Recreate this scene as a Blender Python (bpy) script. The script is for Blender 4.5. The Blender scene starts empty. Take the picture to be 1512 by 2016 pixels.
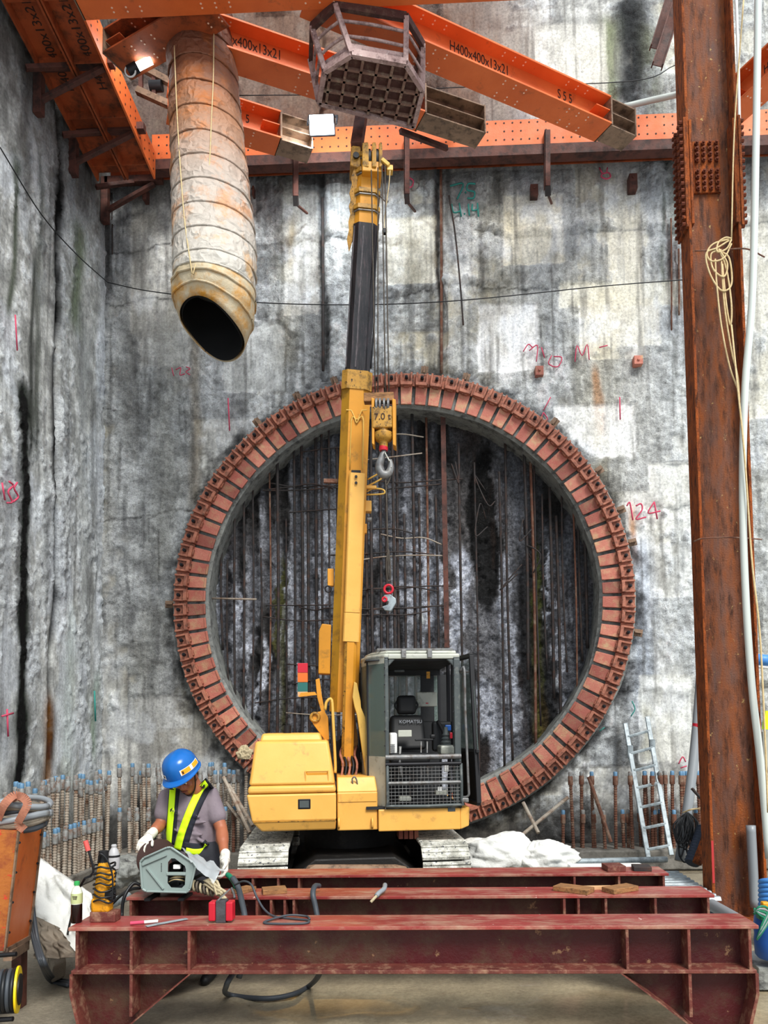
import bpy, bmesh, math, random
import numpy as np
from mathutils import Vector, Matrix, Euler, noise as mn
random.seed(7); rng = np.random.default_rng(11)
scn = bpy.context.scene
COL = scn.collection
# ------------------------------------------------------------------ camera
F = 1500.0; W, H = 1512, 2016; CAMH = 1.9
yaw, pitch, roll = math.radians(2.05), math.radians(3.24), 0.013
R = Matrix.Rotation(yaw, 3, 'Z') @ Matrix.Rotation(math.pi/2 + pitch, 3, 'X') @ Matrix.Rotation(-roll, 3, 'Z')
RI = R.transposed()
_d = RI @ Vector((0, 1, 0))
CX = 862 - F*_d.x/(-_d.z); CY = 1425 + F*_d.y/(-_d.z)
CAM = Vector((0, 0, CAMH))
def ray(px, py): return R @ Vector(((px-CX)/F, -(py-CY)/F, -1))
def P(px, py, D):
    r = ray(px, py); return CAM + r*(D/r.y)
def G(px, py, z=0.0):
    r = ray(px, py); return CAM + r*((z-CAMH)/r.z)
def LX(px, py, x):
    r = ray(px, py); return CAM + r*(x/r.x)
cd = bpy.data.cameras.new('camera'); cam = bpy.data.objects.new('camera', cd); COL.objects.link(cam)
cam.matrix_world = Matrix.Translation(CAM) @ R.to_4x4()
cd.sensor_width = 36; cd.lens = F/2016*36
cd.shift_x = (756-CX)/2016; cd.shift_y = (CY-1008)/2016
cd.clip_end = 200
scn.camera = cam
# ------------------------------------------------------------------ mesh helpers
WM = {}
def root_matrix(o): return WM.get(o.name, Matrix.Identity(4))
def tag(o, label=None, cat=None, group=None, kind=None):
    if label: o['label'] = label
    if cat: o['category'] = cat
    if group: o['group'] = group
    if kind: o['kind'] = kind
    return o
def thing(name, label, cat, loc=(0,0,0), rotz=0.0, group=None):
    o = bpy.data.objects.new(name, None); COL.objects.link(o); o.empty_display_size = .1
    o.location = loc; o.rotation_euler = (0,0,rotz)
    WM[o.name] = Matrix.Translation(Vector(loc)) @ Matrix.Rotation(rotz, 4, 'Z')
    return tag(o, label, cat, group)
def frame(d, up=Vector((0,0,1))):
    d = Vector(d).normalized()
    if abs(d.dot(up)) > .98: up = Vector((0,1,0))
    s = d.cross(up).normalized(); u = s.cross(d).normalized()
    return s, u, d
def smoothpath(pts, n=8):
    pts = [Vector(p) for p in pts]
    if len(pts) < 3: return pts
    out = []
    q = [2*pts[0]-pts[1]] + pts + [2*pts[-1]-pts[-2]]
    for i in range(1, len(q)-2):
        for k in range(n):
            t = k/n; a,b,c,d = q[i-1],q[i],q[i+1],q[i+2]
            out.append(.5*((2*b)+(c-a)*t+(2*a-5*b+4*c-d)*t*t+(3*b-3*c+d-a)*t*t*t))
    out.append(pts[-1]); return out
class MB:
    def __init__(s): s.v=[]; s.f=[]; s.m=[]; s.cur=0
    def add(s, vs, fs):
        o=len(s.v); s.v += [Vector(v) for v in vs]; s.f += [tuple(i+o for i in f) for f in fs]; s.m += [s.cur]*len(fs); return s
    def box(s, c, size, rot=None):
        c=Vector(c); hx,hy,hz=[k/2 for k in size]
        vs=[Vector((x,y,z)) for x in(-hx,hx) for y in(-hy,hy) for z in(-hz,hz)]
        if rot is not None: vs=[rot@v for v in vs]
        return s.add([c+v for v in vs],[(0,1,3,2),(4,6,7,5),(0,4,5,1),(2,3,7,6),(0,2,6,4),(1,5,7,3)])
    def b2(s, a, b):
        a=Vector(a); b=Vector(b); return s.box((a+b)/2,[abs(k) for k in (b-a)])
    def bar(s, p0, p1, w, h, up=(0,0,1)):
        p0=Vector(p0); p1=Vector(p1); sx,ux,d=frame(p1-p0,Vector(up)); vs=[]
        for p in (p0,p1):
            for a,b in((-1,-1),(1,-1),(1,1),(-1,1)): vs.append(p+sx*a*w/2+ux*b*h/2)
        return s.add(vs,[(3,2,1,0),(4,5,6,7),(0,1,5,4),(1,2,6,5),(2,3,7,6),(3,0,4,7)])
    def prism(s, pts, vec):
        pts=[Vector(p) for p in pts]; vec=Vector(vec); n=len(pts)
        return s.add(pts+[p+vec for p in pts],[tuple(range(n))[::-1],tuple(range(n,2*n))]+[(i,(i+1)%n,n+(i+1)%n,n+i) for i in range(n)])
    def poly(s, pts): return s.add(pts,[tuple(range(len(pts)))])
    def cyl(s, p0, p1, r0, r1=None, n=16, caps=True):
        r1=r0 if r1 is None else r1; return s.loft([(Vector(p0),r0),(Vector(p1),r1)], n, caps)
    def loft(s, rings, n=16, caps=True, axis=None):
        vs=[];fs=[];N=len(rings); ps=[r[0] for r in rings]
        prev=None
        for i,(p,r) in enumerate(rings):
            d = Vector(axis) if axis is not None else (ps[min(i+1,N-1)]-ps[max(i-1,0)])
            if d.length<1e-9: d=prev_d
            prev_d=d
            if prev is None: sx,ux,dd=frame(d)
            else:
                dd=d.normalized(); sx=(prev-dd*prev.dot(dd)).normalized(); ux=sx.cross(dd)*1.0
            prev=sx
            for k in range(n):
                a=2*math.pi*k/n; vs.append(p+(sx*math.cos(a)+dd.cross(sx)*math.sin(a))*r)
        for i in range(N-1):
            for k in range(n):
                a=i*n+k; b=i*n+(k+1)%n; fs.append((a,b,b+n,a+n))
        if caps: fs.append(tuple(range(n))[::-1]); fs.append(tuple(range((N-1)*n,N*n)))
        return s.add(vs,fs)
    def tube(s, pts, r, n=8, sm=6, caps=True):
        pts=smoothpath(pts,sm) if sm else [Vector(p) for p in pts]
        return s.loft([(p,r) for p in pts],n,caps)
    def lathe(s, base, prof, n=20, axis=(0,0,1)):
        ax=Vector(axis).normalized(); b=Vector(base)
        return s.loft([(b+ax*z,max(r,1e-4)) for r,z in prof],n,True,axis=ax)
    def ball(s, c, r, n=12, m=8, rot=None):
        c=Vector(c); r=(r,r,r) if not hasattr(r,'__len__') else r; vs=[];fs=[]
        for i in range(1,m):
            t=math.pi*i/m
            for k in range(n):
                a=2*math.pi*k/n; v=Vector((r[0]*math.sin(t)*math.cos(a),r[1]*math.sin(t)*math.sin(a),r[2]*math.cos(t)))
                vs.append(v)
        vs += [Vector((0,0,r[2])),Vector((0,0,-r[2]))]; T=len(vs)-2
        if rot is not None: vs=[rot@v for v in vs]
        for i in range(m-2):
            for k in range(n): a=i*n+k;b=i*n+(k+1)%n; fs.append((a,a+n,b+n,b))
        for k in range(n): fs.append((T,k,(k+1)%n)); fs.append((T+1,(m-2)*n+(k+1)%n,(m-2)*n+k))
        return s.add([c+v for v in vs],fs)
    def torus(s, c, R_, r, axis=(0,1,0), n=24, m=8, a0=0, a1=2*math.pi, sc=1):
        sx,ux,d=frame(axis); full=abs(a1-a0-2*math.pi)<1e-6; c=Vector(c)
        N=n if full else n+1
        pts=[c+(sx*math.cos(a0+(a1-a0)*i/n)+ux*math.sin(a0+(a1-a0)*i/n)*sc)*R_ for i in range(N)]
        if not full: return s.loft([(p,r) for p in pts],m)
        vs=[];fs=[]
        for i,p in enumerate(pts):
            rad=(p-c).normalized()
            for k in range(m):
                b=2*math.pi*k/m; vs.append(p+(rad*math.cos(b)+d*math.sin(b))*r)
        for i in range(N):
            for k in range(m): fs.append((i*m+k,((i+1)%N)*m+k,((i+1)%N)*m+(k+1)%m,i*m+(k+1)%m))
        return s.add(vs,fs)
    def ibeam(s, p0, p1, h=.4, w=.4, tw=.02, tf=.03, side=False):
        """web vertical, unless side: flanges vertical"""
        p0=Vector(p0);p1=Vector(p1); sx,ux,d=frame(p1-p0)
        if side: sx,ux=ux,-sx
        for k in(-1,1): s._plate(p0,p1,ux*(k*(h/2-tf/2)),sx*w/2,ux*tf/2)
        s._plate(p0,p1,Vector((0,0,0)),sx*tw/2,ux*(h/2-tf))
        return s
    def _plate(s,p0,p1,o,a,b):
        vs=[p+o+a*i+b*j for p in(p0,p1) for i,j in((-1,-1),(1,-1),(1,1),(-1,1))]
        return s.add(vs,[(3,2,1,0),(4,5,6,7),(0,1,5,4),(1,2,6,5),(2,3,7,6),(3,0,4,7)])
    def build(s, name, mats, parent=None, smooth=False, bevel=0, local=False, sub=0, label=None, solid=0, remesh=0, smooth_it=0, fixn=True, bseg=2):
        me=bpy.data.meshes.new(name); vs=list(s.v)
        if parent is not None and not local:
            inv=root_matrix(parent).inverted(); vs=[inv@v for v in vs]
        off=None
        if parent is None and not local:
            mnv=[min(v[i] for v in vs) for i in range(3)]; mxv=[max(v[i] for v in vs) for i in range(3)]
            off=Vector(((mnv[0]+mxv[0])/2,(mnv[1]+mxv[1])/2,mnv[2])); vs=[v-off for v in vs]
        me.from_pydata([tuple(v) for v in vs],[],s.f)
        mats=mats if isinstance(mats,(list,tuple)) else [mats]
        for m in mats: me.materials.append(m)
        if len(mats)>1: me.polygons.foreach_set('material_index',s.m)
        if fixn:
            bm=bmesh.new(); bm.from_mesh(me); bmesh.ops.recalc_face_normals(bm,faces=bm.faces); bm.to_mesh(me); bm.free()
        o=bpy.data.objects.new(name,me); COL.objects.link(o)
        if parent is not None: o.parent=parent; WM[o.name]=root_matrix(parent)
        elif off is not None: o.location=off; WM[o.name]=Matrix.Translation(off)
        if remesh:
            md=o.modifiers.new('r','REMESH'); md.mode='VOXEL'; md.voxel_size=remesh; md.use_smooth_shade=True
            if smooth_it:
                md=o.modifiers.new('s','SMOOTH'); md.factor=.5; md.iterations=smooth_it
        if solid: md=o.modifiers.new('t','SOLIDIFY'); md.thickness=solid; md.offset=0
        if bevel: md=o.modifiers.new('b','BEVEL'); md.width=bevel; md.segments=bseg; md.limit_method='ANGLE'; md.angle_limit=.6
        if sub: md=o.modifiers.new('u','SUBSURF'); md.levels=sub; md.render_levels=sub
        if smooth:
            me.polygons.foreach_set('use_smooth',[True]*len(me.polygons))
            if bevel or smooth=='auto':
                bpy.context.view_layer.objects.active=o
                try: me.set_sharp_from_angle(angle=.7)
                except Exception: pass
        if label: o['label']=label
        return o
def setloc(o, loc, rotz=0):
    o.location=loc; o.rotation_euler=(0,0,rotz); return o
def dup(root, loc=None, rot=None, label=None, group=None, scale=None):
    r=root.copy(); COL.objects.link(r)
    if loc is not None: r.location=loc
    if rot is not None: r.rotation_euler=rot
    if scale is not None: r.scale=scale
    if label: r['label']=label
    if group: r['group']=group
    for ch in list(root.children):
        c=ch.copy(); COL.objects.link(c); c.parent=r
        for g in ch.children:
            d=g.copy(); COL.objects.link(d); d.parent=c
    return r
def text_mesh(txt, name, origin, xdir, ydir, size, mat, parent, align='LEFT', thick=0.002, xs=1.0):
    cu=bpy.data.curves.new(name,'FONT'); cu.body=txt; cu.size=size; cu.align_x=align; cu.extrude=thick
    t=bpy.data.objects.new('tmp',cu); COL.objects.link(t)
    dg=bpy.context.evaluated_depsgraph_get(); me=bpy.data.meshes.new_from_object(t.evaluated_get(dg))
    bpy.data.objects.remove(t); me.name=name
    x=Vector(xdir).normalized(); y=Vector(ydir); y=(y-x*y.dot(x)).normalized(); z=x.cross(y)
    M=Matrix(((x.x*xs,y.x,z.x,origin[0]),(x.y*xs,y.y,z.y,origin[1]),(x.z*xs,y.z,z.z,origin[2]),(0,0,0,1)))
    if parent is not None: M=root_matrix(parent).inverted()@M
    me.transform(M); me.materials.clear(); me.materials.append(mat)
    o=bpy.data.objects.new(name,me); COL.objects.link(o)
    if parent is not None: o.parent=parent
    return o
# ------------------------------------------------------------------ materials
def s2l(c): return tuple(((x/12.92) if x<=.04045 else ((x+.055)/1.055)**2.4) for x in c)
def hexc(h):
    h=h.lstrip('#'); return s2l([int(h[i:i+2],16)/255 for i in(0,2,4)])+(1,)
MATS={}
def newmat(name):
    m=bpy.data.materials.new(name); m.use_nodes=True; nt=m.node_tree; b=nt.nodes['Principled BSDF']; MATS[name]=m; return m,nt,b
def N(nt,t,**kw):
    n=nt.nodes.new(t)
    for k,v in kw.items():
        if k in n.inputs: n.inputs[k].default_value=v
        else: setattr(n,k,v)
    return n
def ramp(nt,fac,stops):
    r=nt.nodes.new('ShaderNodeValToRGB'); e=r.color_ramp.elements
    while len(e)<len(stops): e.new(.5)
    for i,(p,c) in enumerate(stops): e[i].position=p; e[i].color=c if len(c)==4 else tuple(c)+(1,)
    nt.links.new(fac,r.inputs[0]); return r.outputs[0]
def mix(nt,fac,a,b,mode='MIX'):
    n=nt.nodes.new('ShaderNodeMix'); n.data_type='RGBA'; n.blend_type=mode
    for s,v in((0,fac),(6,a),(7,b)):
        if hasattr(v,'is_linked') or hasattr(v,'links'): nt.links.new(v,n.inputs[s])
        else: n.inputs[s].default_value=v
    return n.outputs[2]
def posvec(nt,scale=(1,1,1),obj=False):
    if obj: g=nt.nodes.new('ShaderNodeTexCoord'); out=g.outputs['Object']
    else: g=nt.nodes.new('ShaderNodeNewGeometry'); out=g.outputs['Position']
    mp=nt.nodes.new('ShaderNodeMapping'); mp.inputs['Scale'].default_value=scale
    nt.links.new(out,mp.inputs[0]); return mp.outputs[0]
def nz(nt,vec,scale,detail=5,rough=.6,dist=0.0):
    n=N(nt,'ShaderNodeTexNoise'); n.inputs['Scale'].default_value=scale; n.inputs['Detail'].default_value=detail; n.inputs['Roughness'].default_value=rough; n.inputs['Distortion'].default_value=dist
    nt.links.new(vec,n.inputs['Vector']); return n.outputs[0]
def paint(name,c1,c2=None,dirt=None,damt=.5,rough=.55,metal=0,sc=3,dsc=9,bump=.15,bsc=40,stretch=(1,1,1),spec=.5,chip=None,camt=.66):
    """painted / rusty surface: c1-c2 slow variation, dirt patches over it, chips"""
    m,nt,b=newmat(name); v=posvec(nt,stretch); v1=posvec(nt)
    c1=hexc(c1); c2=hexc(c2) if c2 else tuple(x*.8 for x in c1[:3])+(1,)
    n1=nz(nt,v,sc,6); col=ramp(nt,n1,[(.3,c1),(.7,c2)])
    if dirt:
        n2=nz(nt,v,dsc,9,.7); f=ramp(nt,n2,[(damt-.07,(0,0,0)),(damt+.12,(1,1,1))]); col=mix(nt,f,col,hexc(dirt))
    if chip:
        n3=nz(nt,v1,dsc*3.1,6,.65); f=ramp(nt,n3,[(camt-.02,(0,0,0)),(camt+.02,(1,1,1))]); col=mix(nt,f,col,hexc(chip))
    nt.links.new(col,b.inputs['Base Color'])
    n4=nz(nt,v1,dsc*.8,4); rr=N(nt,'ShaderNodeMapRange'); nt.links.new(n4,rr.inputs[0]); rr.inputs[3].default_value=max(.05,rough-.15); rr.inputs[4].default_value=min(1,rough+.2)
    nt.links.new(rr.outputs[0],b.inputs['Roughness']); b.inputs['Metallic'].default_value=metal
    b.inputs['Specular IOR Level'].default_value=spec
    if bump:
        bp=N(nt,'ShaderNodeBump'); bp.inputs['Strength'].default_value=bump; bp.inputs['Distance'].default_value=.02
        nt.links.new(nz(nt,v1,bsc,8,.65),bp.inputs['Height']); nt.links.new(bp.outputs[0],b.inputs['Normal'])
    return m
def plain(name,c,rough=.5,metal=0,emit=0,alpha=1,trans=0,spec=.5):
    m,nt,b=newmat(name); b.inputs['Base Color'].default_value=hexc(c); b.inputs['Roughness'].default_value=rough; b.inputs['Metallic'].default_value=metal
    b.inputs['Specular IOR Level'].default_value=spec
    if emit: b.inputs['Emission Color'].default_value=hexc(c); b.inputs['Emission Strength'].default_value=emit
    if trans: b.inputs['Transmission Weight'].default_value=trans; b.inputs['IOR'].default_value=1.45
    if alpha<1: b.inputs['Alpha'].default_value=alpha
    return m
M={}
M['primer']=paint('orange_primer','#e2763a','#d0642c','#94502c',.66,.5,sc=2.2,dsc=5,bump=.12,chip='#4a2a1c',camt=.72)
M['primer_dark']=paint('orange_primer_shaded_grimy','#b85c2e','#964824','#54301c',.55,.6,sc=2.5,dsc=4,bump=.15,chip='#2e1c14',camt=.68)  # darker copy of the primer: shade put into the colour, plus dirt patches
M['brown_steel']=paint('brown_steel','#6a4034','#4f3029','#33221d',.55,.65,sc=4,dsc=8,bump=.2)
M['jack_steel']=paint('grimy_jack_steel','#9a7f68','#7a6350','#463529',.56,.6,sc=5,dsc=8,bump=.2)
M['rust']=paint('rusty_column','#b05e22','#8a4419','#43210f',.53,.85,sc=3,dsc=9,bump=.8,bsc=60,stretch=(3,3,.8),chip='#b9905c',camt=.69)
M['rust_grey']=paint('mill_scale','#6e5248','#92501f','#45281a',.55,.75,sc=4,dsc=5,bump=.6,bsc=60,stretch=(3,3,.7),chip='#b79a66',camt=.66)
M['rust_bolt']=paint('rusty_bolt','#7c3d1f','#5a2a17',None,.5,.8,sc=20,bump=.3)
M['ring']=paint('ring_paint','#c27e6e','#aa6052','#b89474',.55,.6,sc=4,dsc=7,bump=.4,bsc=50,chip='#d0a890',camt=.69)
_nt=M['ring'].node_tree; _b=_nt.nodes['Principled BSDF']; _src=_b.inputs['Base Color'].links[0].from_socket; _oi=_nt.nodes.new('ShaderNodeObjectInfo')
_r=ramp(_nt,_oi.outputs['Random'],[(0,(.62,.58,.58)),(.35,(.95,.9,.9)),(.7,(1.1,1.15,1.12)),(1,(1.3,1.5,1.45))]); _nt.links.new(mix(_nt,1.0,_src,_r,'MULTIPLY'),_b.inputs['Base Color'])
M['ring_hinge']=paint('ring_hinge','#bd8068','#9c6250','#5c4034',.55,.65,sc=8,dsc=14,bump=.3)
M['red_beam']=paint('oxide_red_beam','#571418','#431316','#574030',.53,.45,sc=2,dsc=3.5,bump=.3,chip='#8c6c50',camt=.66)
M['red_top']=paint('oxide_red_worn','#a24c46','#80302f','#a88270',.52,.35,sc=2,dsc=5,bump=.15,stretch=(.7,2,1),chip='#ddc8bc',camt=.70)
M['red_edge']=paint('oxide_red_edge','#7d4439','#592a25','#9a7862',.56,.6,sc=6,dsc=14,bump=.3)
M['yellow']=paint('crane_yellow','#ecb962','#e0aa52','#b48a50',.64,.42,sc=1.6,dsc=6,bump=.05,chip='#6e4c26',camt=.765)
M['boom']=paint('boom_yellow','#d9992f','#c68c2c','#8d6a30',.62,.42,sc=1.5,dsc=5,bump=.06,chip='#3a2c1a',camt=.75)
M['boom_dark']=paint('boom_worn','#c2953e','#a87a30','#54401f',.55,.5,sc=5,dsc=9,bump=.1,chip='#2a2018',camt=.62)
M['boom_shade']=paint('boom_shaded_side','#b98b22','#a97a20','#7a5a22',.6,.45,sc=3,dsc=6,bump=.06)  # boom yellow darkened for turned faces, shade put into the colour
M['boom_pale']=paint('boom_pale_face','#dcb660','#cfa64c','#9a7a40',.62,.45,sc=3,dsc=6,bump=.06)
M['black_paint']=paint('boom_black','#2c2b2e','#201f22','#54474a',.58,.28,sc=3,dsc=4,bump=.04,stretch=(12,12,.3))
M['black']=plain('black_rubber','#17171a',.55)
M['dark']=plain('dark_metal','#26262a',.5,.3)
M['cab']=paint('cab_white','#bfc0b4','#a6a99f','#6c6c62',.6,.4,sc=3,dsc=7,bump=.05)
M['cab_grey']=paint('cab_frame_grey','#59605f','#474d4e','#8a8c86',.62,.45,sc=4,dsc=8,bump=.1)
M['cab_in']=paint('cab_interior','#2c2e30','#212225',None,.5,.6,sc=4,bump=.05)
M['seat']=plain('seat_vinyl','#1a1b1d',.6)
M['glass']=plain('cab_glass','#8fa39c',.06,alpha=.32); 
M['steel']=paint('worn_steel','#8f8f8c','#6e6f72','#5c5048',.56,.45,metal=.25,sc=8,dsc=12,bump=.1)
M['galv']=paint('galvanised','#aab4b8','#8b969b','#6f7679',.55,.42,metal=.15,sc=5,dsc=10,bump=.05)
M['shoe']=paint('muddy_track_shoe','#b9b8ae','#8e8d84','#e3e2da',.5,.75,sc=7,dsc=9,bump=.6,bsc=30,chip='#4e5258',camt=.6)
M['under']=paint('undercarriage_black','#1d1b1a','#131212','#3a3632',.6,.6,sc=3,dsc=6,bump=.2)
M['rebar']=paint('rebar_grey','#b3aca0','#9b8d7e','#74523b',.56,.7,sc=6,dsc=9,bump=.25)
M['rebar_rust']=paint('rebar_rusty','#7c5240','#5f4033','#8f7b6a',.55,.8,sc=6,dsc=9,bump=.3)
M['rebar_dark']=paint('rebar_dark','#3f3a39','#2d2a2a','#50382e',.55,.7,sc=5,dsc=8,bump=.2)
M['coupler']=paint('coupler_grey','#9aa0a0','#7a7570','#6d4e3a',.55,.6,sc=15,dsc=20,bump=.2)
M['cap_blue']=plain('coupler_cap_blue','#6489a6',.5)
M['wood']=paint('timber','#a87c50','#8a6340','#5c432c',.55,.75,sc=5,dsc=9,stretch=(1,6,6),bump=.3)
M['wood_pale']=paint('pale_timber','#d9b48a','#c79c70',None,.5,.7,sc=5,bump=.2)
M['hose']=plain('hose_grey','#454a50',.5)
M['cable']=plain('cable_black','#1c1e21',.45)
M['rope']=paint('rope_cream','#d8c49a','#c0a87c',None,.5,.8,sc=30,bump=.2)
M['wire']=paint('wire_rope','#5c554c','#463f38',None,.5,.5,metal=.4,sc=30,bump=.2)
M['pvc']=plain('pvc_pipe','#c9cfc9',.35)
M['pvc_grey']=plain('pvc_pipe_grey','#8d9296',.4)
M['basket']=paint('basket_paint','#c4aca6','#a08480','#5d4340',.55,.6,sc=6,dsc=10,bump=.3,chip='#e0d4cc',camt=.66)
M['basket_dark']=paint('basket_floor','#5a3a34','#452a26','#6d5a4c',.58,.75,sc=5,dsc=12,bump=.3,chip='#8a7c6e',camt=.68)
M['basket_bar']=paint('basket_grid','#8a6a5c','#71544a','#a4937f',.55,.75,sc=6,dsc=12,bump=.3)
M['led']=plain('led_panel','#f2fbff',.3,emit=14)
M['led_small']=plain('led_tube','#e9fbff',.3,emit=9)
M['duct_in']=plain('duct_inside_black','#0d0d0e',.8)
M['hat']=plain('helmet_blue','#1767b0',.25)
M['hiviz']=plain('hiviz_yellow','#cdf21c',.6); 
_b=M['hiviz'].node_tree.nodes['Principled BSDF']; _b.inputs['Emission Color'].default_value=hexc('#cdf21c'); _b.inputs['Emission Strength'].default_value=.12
M['vest']=plain('vest_navy','#22252f',.8)
M['shirt']=paint('shirt_grey','#857a80','#786d74',None,.5,.9,sc=6,bump=.35,bsc=9)
M['pants']=paint('trousers_dark','#3a3c42','#2e3036',None,.5,.9,sc=6,bump=.3,bsc=12)
M['skin']=paint('skin_tan','#a86a4c','#9c5f43',None,.5,.5,sc=4,bump=.04)
M['glove']=paint('cotton_glove','#e8e4da','#d2ccc0','#a09a90',.62,.9,sc=30,dsc=25,bump=.3)
M['hair']=plain('hair_black','#14110f',.6)
M['lip']=plain('lip_brown','#7c4136',.5)
M['white_sack']=paint('white_sack','#e4e4df','#cfd0cc','#9d978c',.63,.6,sc=2,dsc=4,bump=1.0,bsc=7)
M['mud_sack']=paint('mud_sack','#8d8374','#6f665a','#544c42',.55,.7,sc=2,dsc=4,bump=.6,bsc=12)
M['feeder']=paint('feeder_case','#9aa8a4','#8b9995','#6f7b78',.66,.4,sc=3,dsc=6,bump=.03)
M['spool']=plain('spool_brown','#4a3430',.5)
M['red_plastic']=plain('red_enamel','#c02336',.35)
M['tool_yellow']=paint('tool_yellow','#e3a51c','#cf9016','#3d2c16',.6,.4,sc=8,dsc=20,bump=.1)
M['green']=plain('green_handle','#1c7a5c',.4)
M['clear']=plain('clear_plastic','#e8eef0',.15,alpha=.45)
M['orange_box']=paint('orange_cabinet','#e07a34','#d46a28','#9c4a20',.66,.5,sc=2,dsc=5,bump=.1)
M['orange_side']=paint('orange_cabinet_side','#b5702e','#a35f28','#7c2f20',.55,.6,sc=3,dsc=5,bump=.2,chip='#c33f28',camt=.6)
M['strap']=paint('webbing_strap','#b07a62','#966350',None,.5,.9,sc=20,bump=.3)
M['reel_yellow']=plain('reel_yellow','#f0cf1a',.4)
M['blue']=plain('blue_plastic','#2a62b0',.4)
M['blue_pipe']=plain('blue_pipe','#4f8ed0',.45)
M['white']=plain('white_plastic','#e9e9e6',.4)
M['ink']=plain('stencil_black','#3b241c',.7)
M['spray_red']=plain('spray_red','#c5506a',.9)
M['spray_green']=plain('spray_green','#3f8f86',.9)
M['moss']=paint('moss','#5b6038','#45502c','#6a5a38',.5,.9,sc=10,dsc=14,bump=.6)
M['foam']=paint('wire_clump','#cbbf9f','#b0a285',None,.5,.9,sc=40,bump=.5)
M['bottle_tea']=plain('dark_tea','#1f0d0c',.15)
M['bottle_body']=plain('bottle_plastic','#dfe4d2',.2)
M['orange_lamp']=plain('amber','#d9722a',.4); M['teal']=plain('teal_paint','#2b6b66',.5)
# ------------------------------------------------------------------ world and light
w=bpy.data.worlds.new('world'); scn.world=w; w.use_nodes=True; nt=w.node_tree; bg=nt.nodes['Background']
bg.inputs[0].default_value=s2l((.93,.965,1.0))+(1,); bg.inputs[1].default_value=1.05
sd=bpy.data.lights.new('sun','SUN'); sd.energy=3.4; sd.angle=math.radians(22); sd.color=(1,.97,.92)
so=bpy.data.objects.new('sun',sd); COL.objects.link(so); so.rotation_euler=(math.radians(42),math.radians(12),math.radians(12))
scn.view_settings.view_transform='Standard'; scn.view_settings.look='None'; scn.view_settings.exposure=.16; scn.view_settings.gamma=.9
# ------------------------------------------------------------------ noise fields
def vnoise(u,v,seed=0):
    r=np.random.default_rng(seed); T=r.random((256,256))
    iu=np.floor(u).astype(int); iv=np.floor(v).astype(int); fu=u-iu; fv=v-iv
    fu=fu*fu*(3-2*fu); fv=fv*fv*(3-2*fv)
    a=T[iu%256,iv%256]; b=T[(iu+1)%256,iv%256]; c=T[iu%256,(iv+1)%256]; d=T[(iu+1)%256,(iv+1)%256]
    return (a*(1-fu)+b*fu)*(1-fv)+(c*(1-fu)+d*fu)*fv
def fbm(u,v,seed=0,oct=5,g=.55):
    s=0;a=1;t=0
    for k in range(oct): s=s+a*vnoise(u*2**k+17*k,v*2**k+5*k,seed+k); t+=a; a*=g
    return s/t
def sst(x,a,b):
    t=np.clip((x-a)/(b-a),0,1); return t*t*(3-2*t)
def lin(c): return np.array(s2l(c))
def gridmesh(name,U,V,fn,mat,keep=None):
    """fn(u,v)->pos(n,3), rgb(n,3), rough(n)"""
    uu,vv=np.meshgrid(U,V); u=uu.ravel(); v=vv.ravel(); pos,rgb,rf=fn(u,v)
    nu=len(U); nv=len(V); i=np.arange(nu*nv).reshape(nv,nu)
    f=np.stack([i[:-1,:-1],i[:-1,1:],i[1:,1:],i[1:,:-1]],-1).reshape(-1,4)
    if keep is not None:
        k=keep(u,v); f=f[k[f].all(1)]
    me=bpy.data.meshes.new(name); me.from_pydata(pos.tolist(),[],f.tolist())
    a=me.color_attributes.new('stain','FLOAT_COLOR','POINT')
    a.data.foreach_set('color',np.concatenate([np.clip(rgb,0.002,1),rf[:,None]],1).astype(np.float32).ravel())
    me.materials.append(mat); me.polygons.foreach_set('use_smooth',[True]*len(me.polygons))
    o=bpy.data.objects.new(name,me); COL.objects.link(o); o['kind']='structure'; return o
def concrete(name,bump=1.0,rough=.85,fine=28,contrast=(.72,1.18)):
    m,nt,b=newmat(name); at=N(nt,'ShaderNodeVertexColor'); at.layer_name='stain'; v=posvec(nt); vs=posvec(nt,(4,4,.6))
    n1=nz(nt,v,fine,10,.75); f=ramp(nt,n1,[(.30,(contrast[0]*.55,)*3),(.42,(contrast[0]*1.15,)*3),(.62,(contrast[1],)*3)])
    c=mix(nt,1.0,at.outputs[0],f,'MULTIPLY')
    n2=nz(nt,vs,5,8,.7); f2=ramp(nt,n2,[(.35,(.82,.82,.84)),(.6,(1.05,1.05,1.04))]); c=mix(nt,1.0,c,f2,'MULTIPLY')
    # pits
    n3=nz(nt,v,fine*2.2,5,.6); f3=ramp(nt,n3,[(.62,(0,0,0)),(.70,(1,1,1))])
    ma=N(nt,'ShaderNodeMath',operation='MULTIPLY'); nt.links.new(f3,ma.inputs[0]); nt.links.new(at.outputs[1],ma.inputs[1])
    c=mix(nt,ma.outputs[0],c,(.16,.155,.15,1)); nt.links.new(c,b.inputs['Base Color'])
    b.inputs['Roughness'].default_value=rough; b.inputs['Specular IOR Level'].default_value=.3
    bp=N(nt,'ShaderNodeBump'); bp.inputs['Distance'].default_value=.05*bump
    mr=N(nt,'ShaderNodeMapRange'); nt.links.new(at.outputs[1],mr.inputs[0]); mr.inputs[3].default_value=.12; mr.inputs[4].default_value=1
    nt.links.new(mr.outputs[0],bp.inputs['Strength']); ha=nz(nt,v,fine*.5,11,.72); hb=nz(nt,v,fine*1.9,8,.7); hm_=N(nt,'ShaderNodeMath',operation='MULTIPLY_ADD'); nt.links.new(hb,hm_.inputs[0]); hm_.inputs[1].default_value=.55; nt.links.new(ha,hm_.inputs[2]); nt.links.new(hm_.outputs[0],bp.inputs['Height']); nt.links.new(bp.outputs[0],b.inputs['Normal'])
    return m
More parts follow.
